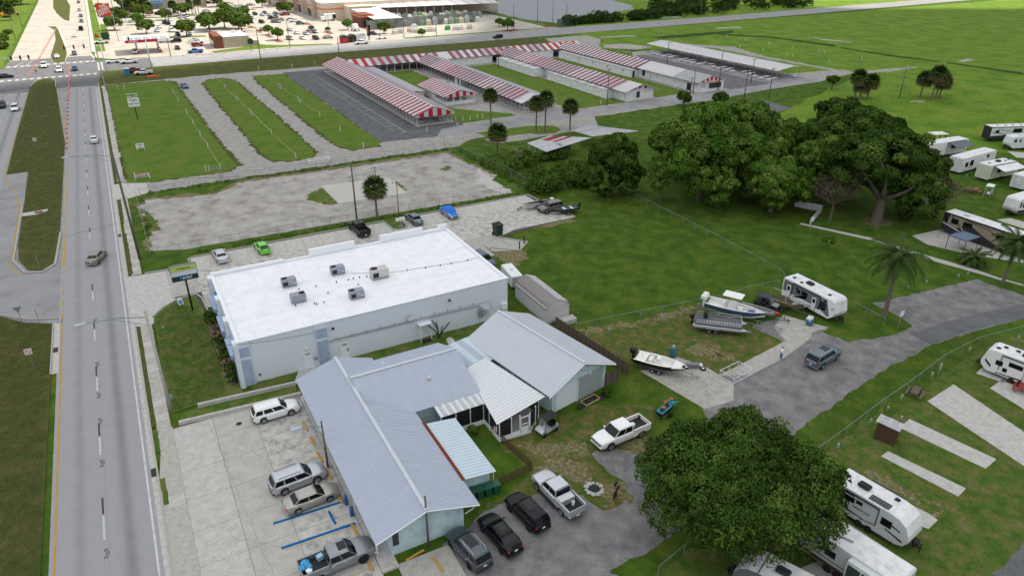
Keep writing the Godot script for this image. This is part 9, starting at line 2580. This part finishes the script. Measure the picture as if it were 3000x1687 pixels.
	solo("locker", mb().bbox(v3(0,0.2,0),v3(0.6,0.4,0.5),0.03).mesh(),M.rv_pale, "pale box beside the slate grey locker", "box", "", V(52.70,50.56,0.03),-0.55)
	t = thing("spare_wheel", "spare trailer wheel lying flat by the slab's edge", "wheel", V(52.70,49.99,0.03))
	part(t, "tyre", mb().lathe(Vector3.ZERO, [v2(0.17,0.2),v2(0.3,0.22),v2(0.36,0.11),v2(0.3,0.0)],14).mesh(true),M.rubber)
	part(t, "rim", mb().lathe(Vector3.ZERO, [v2(0.18,0.17),v2(0.06,0.14),v2(0.01,0.16)],12).mesh(),M.white)
	for a in [[55.44,60.82,1.3, "grey electric box on posts by the yard fence"],[47.79,61.80,0.9, "small white power post by the yard fence"],[62.20,61.46,0.9, "small power post near the pontoon boat"],[75.57,36.14,1.6, "tall grey electric cabinet by the trailer site fence"],[74.17,36.09,0.9, "white power post beside the tall electric cabinet"],[67.22,34.98,0.9, "white power post by the grey picnic table"],[83.12,37.22,0.9, "white power post by the drive's fence bend"],[91.13,35.97,0.9, "white power post beside the corner trailer"],[64.43,34.57,0.6, "low pale green utility box on the grass"],[60.58,33.79,0.9, "white power post beside the brown tool shed"],[54.26,32.69,1.0, "white power post near the oak's shade"],[64.19,32.83,0.6, "pale green utility box behind the brown tool shed"],[92.24,51.57,0.7, "small white marker by the gravel parking pad"],[95.86,51.29,0.7, "small white marker second along the gravel pad"],[101.78,50.25,0.7, "small white marker third along the gravel pad"],[103.78,50.05,0.7, "small white marker at the end of the gravel pad"],[-2.05,72.83,0.9, "pale green utility box behind the footway pole"],[147.6,77.3,0.9, "power post between the white fifth wheels"],[-1.4,89.9,0.5, "low white backflow valve on the grass by the footway"]]:
		t = thing("utility_box", a[3], "utility box", V(a[0], a[1],0.04))
		part(t, "cabinet", mb().bbox(v3(0, a[2] * 0.72,0),v3(0.22, a[2] * 0.5,0.18),0.03).mesh(), mat_once("ubox", srgb(160,170,166),0.7))
		part(t, "stake", post_mesh(a[2] * 0.5,0.05),M.galv)
	# fire ring of pale stones, letter boxes, planter frames
	rng.seed = 15
	for k in 11:
		var q := TAU * k / 11.0
		solo("stone", lump(rng.randf_range(0.16,0.3),0.4),M.conc, "pale stone set in the ring of the fire pit", "stone", "stones of the fire pit", V(30.41,39.80) + v3(cos(q) * 0.75,0.0, sin(q) * 0.75), q)
	solo("ash_bed", mb().lathe(V(30.41,39.80,0.0),[v2(0.55,0.03),v2(0.01,0.05)],12).mesh(),M.dark, "dark ash bed inside the ring of pale stones", "fire pit")
	t = thing("letter_boxes", "two black letter boxes on a brown board stand by the oak", "mailbox", V(31.40,37.98),0.5)
	for k in 6: part(t, "board", mb().box(v3(-0.4 + k * 0.15,0.45,0),v3(0.12,0.9,0.03)).mesh(),M.brown_wood)
	for k in 2: part(t, "letter_box", mb().bbox(v3(0.3 + k * 0.3,1.1,0.1 - k * 0.4),v3(0.55,0.28,0.24),0.08).mesh(),M.black)
	t = thing("planter_frame", "timber planter frame on the ground before the garage door", "planter", V(37.77,51.25,0.03),0.19)
	for s in [[0,-0.45,2.2,0.1],[0,0.45,2.2,0.1],[-1.05,0,0.1,0.8],[1.05,0,0.1,0.8]]: part(t, "plank", mb().box(v3(s[0],0.08, s[1]),v3(s[2],0.16, s[3])).mesh(), mat_once("pine", srgb(176,152,110),0.8))
	part(t, "soil", mb().box(v3(0,0.05,0),v3(2.0,0.08,0.8)).mesh(),M.dark)
	for a in [[36.35,50.83],[39.21,51.20]]: solo("tray", mb().box(v3(0,0.06,0),v3(1.1,0.1,0.6)).mesh(),M.dark, "black plastic tray lying beside the planter frame", "tray", "trays by the planter frame", V(a[0], a[1],0.02),0.5)
	t = thing("flag", "small striped flag on the porch corner post", "flag", V(25.6,50.5,1.2))
	part(t, "staff", mb().cyl(v3(0.3,0,0),v3(-0.5,0.9,0.3),0.015,0.015,5).mesh(),M.white)
	for k in 6: part(t, "stripe", mb().box(v3(-0.35 + 0.1 * k, 0.35 - 0.02 * k, 0.3),v3(0.1,0.75,0.02)).mesh(),M.red if k % 2 == 0 else M.white)
	part(t, "canton", mb().box(v3(-0.3,0.62,0.315),v3(0.26,0.3,0.01)).mesh(), mat(srgb(40,56,110),0.7))
	t = thing("ground_dish", "beige satellite dish on the grass behind the house", "satellite dish", V(29.0,68.6,0.1))
	dish(t, v3(0,0.7,0),0.55,v3(0.3,0.9,0.6))
	part(t, "mast", post_mesh(0.7,0.04),M.galv)
	for a in [[-4.75,61.6],[-13.35,91.0],[-4.72,127.0]]: solo("drain_grate", mb().box(Vector3.ZERO, v3(0.5,0.04,1.2)).mesh(),M.black, "black iron drain grate in the gutter of the main road", "drain", "gutter drains", V(a[0], a[1],0.06))
	solo("manhole", mb().lathe(Vector3.ZERO, [v2(0.3,0.012),v2(0.01,0.014)],16).mesh(),M.dark, "round black manhole cover in the front lot", "manhole", "", V(3.6,65.3,0.112))
	t = thing("rail_gate", "white pipe gate standing at the market lane's lawn corner", "gate", V(15.1,155.9),0.0)
	for y in [0.3,0.6,0.9,1.2]: part(t, "rail", mb().cyl(v3(-1.6, y, 0),v3(1.6, y, 0),0.035,0.035,5).mesh(),M.galv)
	t = thing("rail_pen", "white pipe rail pen beside the market lane", "rail", V(35.2,151.3))
	for y in [0.4,0.9]: part(t, "rail", mb().tube([v3(-2.2, y, 0.6),v3(2.2, y, 0.6),v3(2.4, y, -0.8),v3(-2.0, y, -1.0),v3(-2.2, y, 0.6)],0.06,5).mesh(),M.white)
	# sealed cracks wandering over the slabs
	rng.seed = 66
	for a in [[1.0,66.0,2.8,40.0,0.125],[4.0,60.0,6.6,55.2,0.125],[0.2,50.0,4.6,46.0,0.125],[46,107,52,99,0.072],[50,103,63,99,0.072],[20,104.5,34,103,0.072],[1,105,4,100,0.072]]:
		var b := mb()
		var p := v2(a[0], a[1])
		var q := v2(a[2], a[3])
		var k := int(p.distance_to(q) / 0.5)
		var last := p
		for i in range(1, k + 1):
			var z := p.lerp(q, float(i) / k) + v2(rng.randfn(), rng.randfn()) * 0.13
			var o := (z - last).orthogonal().normalized() * 0.016
			b.quad(V(last.x - o.x, last.y - o.y, a[4]),V(z.x - o.x, z.y - o.y, a[4]),V(z.x + o.x, z.y + o.y, a[4]),V(last.x + o.x, last.y + o.y, a[4]))
			last = z
		struct("pavement_crack", b.mesh(),M.crack)
	people()

func bin(label: String, e: float, n: float, m: Material, turn: float, y: float, k := 1.0) -> void:
	var t := thing("wheeled_bin", label, "bin", V(e, n, y), turn)
	t.scale = Vector3.ONE * k
	part(t, "body", mb().side(pva([v2(-0.27,0.05),v2(0.27,0.05),v2(0.36,0.98),v2(-0.36,0.98)]),-0.34,0.34).mesh(), m)
	part(t, "lid", mb().bbox(v3(0,1.03,0.02),v3(0.78,0.09,0.8),0.03, Basis(Vector3.RIGHT, 0.12)).mesh(), m if k == 1.0 else M.dark)
	for s in [-0.28,0.28]: part(t, "wheel", mb().cyl(v3(s, 0.12,-0.3),v3(s * 1.25,0.12,-0.3),0.12,0.12,10).mesh(),M.rubber)

func body_mesh(bones: Array, cell: float, grow := 0.0) -> ArrayMesh:
	# joints with radii, joined by a smooth minimum and meshed as surface nets
	var lo := Vector3.INF
	var hi := -Vector3.INF
	for b in bones:
		for i in [0,2]:
			lo = lo.min(b[i] - Vector3.ONE * (b[i + 1] + 0.06))
			hi = hi.max(b[i] + Vector3.ONE * (b[i + 1] + 0.06))
	var n := Vector3i((hi - lo) / cell) + Vector3i.ONE * 2
	var f := PackedFloat32Array()
	f.resize(n.x * n.y * n.z)
	var at := 0
	for z in n.z:
		for y in n.y:
			for x in n.x:
				var p := lo + v3(x, y, z) * cell
				var s := 0.0
				for b in bones:
					var ab: Vector3 = b[2] - b[0]
					var t := clampf((p - b[0]).dot(ab) / ab.length_squared(),0.0,1.0)
					s += exp(-((p - b[0] - ab * t).length() - lerpf(b[1], b[3], t)) * 55.0)
				f[at] = -log(maxf(s, 1e-30)) / 55.0 - grow
				at += 1
	var idx := {}
	var vs := PackedVector3Array()
	var st := [1, n.x, n.x * n.y]
	for z in n.z - 1:
		for y in n.y - 1:
			for x in n.x - 1:
				var i := x + y * n.x + z * n.x * n.y
				var m := Vector3.ZERO
				var k := 0
				for c in 8:
					for ax in 3:
						if c & (1 << ax): continue
						var a: int = i + (c & 1) * st[0] + ((c >> 1) & 1) * st[1] + ((c >> 2) & 1) * st[2]
						var u := f[a]
						var w := f[a + st[ax]]
						if (u < 0.0) != (w < 0.0):
							var q := v3(c & 1,(c >> 1) & 1,(c >> 2) & 1)
							q[ax] += u / (u - w)
							m += q
							k += 1
				if k > 0:
					idx[i] = vs.size()
					vs.append(lo + (v3(x, y, z) + m / k) * cell)
	var b2 := mb()
	for i in idx:
		for ax in 3:
			var u := f[i]
			var w: float = f[i + st[ax]]
			if (u < 0.0) == (w < 0.0): continue
			var s1: int = st[(ax + 1) % 3]
			var s2: int = st[(ax + 2) % 3]
			if not (idx.has(i - s1) and idx.has(i - s2) and idx.has(i - s1 - s2)): continue
			var q := [vs[idx[i]],vs[idx[i - s1]],vs[idx[i - s1 - s2]],vs[idx[i - s2]]]
			if u < 0.0: b2.quad(q[0], q[3], q[2], q[1])
			else: b2.quad(q[0], q[1], q[2], q[3])
	return b2.mesh(true)

func people() -> void:
	var J := func(x: float, y: float, z: float): return v3(x, y, z)
	var head := [[J.call(0.02,1.60,0),0.095, J.call(0.03,1.69,0),0.09],[J.call(0.0,1.42,0),0.055, J.call(0.02,1.56,0),0.055],[J.call(0.11,1.61,0),0.02, J.call(0.125,1.60,0),0.014]]
	var torso := [[J.call(0,0.98,0),0.15, J.call(0,1.34,0),0.16],[J.call(0,1.38,-0.17),0.075, J.call(0,1.38,0.17),0.075]]
	var arms := []
	var legs := [[J.call(0,0.93,-0.07),0.13, J.call(0,0.93,0.07),0.13]]
	var skin := head.duplicate()
	for s in [-1.0,1.0]:
		arms.append([J.call(0,1.37,0.2 * s),0.07, J.call(0.02,1.10,0.27 * s),0.055])
		skin.append([J.call(0.02,1.12,0.27 * s),0.042, J.call(0.22,1.10,0.16 * s),0.032])
		skin.append([J.call(0.22,1.10,0.16 * s),0.038, J.call(0.29,1.10,0.11 * s),0.03])
		for k in 4: skin.append([J.call(0.28,1.12 - 0.02 * k, 0.12 * s),0.011, J.call(0.35 - 0.008 * k, 1.11 - 0.02 * k, 0.085 * s),0.009])
		skin.append([J.call(0.25,1.12,0.12 * s),0.012, J.call(0.29,1.15,0.07 * s),0.010])
		legs.append([J.call(0,0.90,0.09 * s),0.105, J.call(0.03 * s, 0.48,0.11 * s),0.075])
		legs.append([J.call(0.03 * s, 0.48,0.11 * s),0.075, J.call(0.0,0.10,0.12 * s),0.06])
	var sk := body_mesh(skin, 0.024)
	var sh := body_mesh(torso + arms, 0.03,0.012)
	var lg := body_mesh(legs, 0.03,0.01)
	for a in [[62.27,47.2,2.6, "person in white polo shirt and jeans looking down on the drive", srgb(236,238,240), srgb(84,118,158),0.02],[-23.1,302.6,1.0, "road worker in orange vest beside the coned lane", srgb(232,120,40), srgb(60,62,70),0.03],[-14.8,296.0,-0.6, "road worker in dark clothes at the white work vehicle", srgb(70,60,60), srgb(60,70,96),0.03],[-4.3,320.7,0.4, "person in dark clothes at the crosswalk corner", srgb(50,52,60), srgb(40,44,60),0.05]]:
		var p := thing("person", a[3], "person", V(a[0], a[1], a[6]), a[2])
		part(p, "body", sk, mat_once("skin", srgb(196,150,124),0.6))
		part(p, "shirt", sh, mat(a[4],0.9))
		part(p, "trousers", lg, mat(a[5],0.9))
		part(p, "hair", mb().lathe(v3(0.01,1.68,0),[v2(0.105,-0.03),v2(0.1,0.04),v2(0.06,0.1),v2(0.01,0.115)],12).mesh(true), mat_once("hair", srgb(96,90,84),0.9))
		for s in [-1.0,1.0]: part(p, "shoe", mb().bbox(v3(0.05,0.05,0.12 * s),v3(0.28,0.1,0.1),0.04).mesh(),M.white)

func v3(x: float, y: float, z: float) -> Vector3:
	return Vector3(x, y, z)

func v2(x: float, y: float) -> Vector2:
	return Vector2(x, y)

func mb() -> MB:
	return MB.new()

func pva(a: Array) -> PackedVector2Array:
	return PackedVector2Array(a)
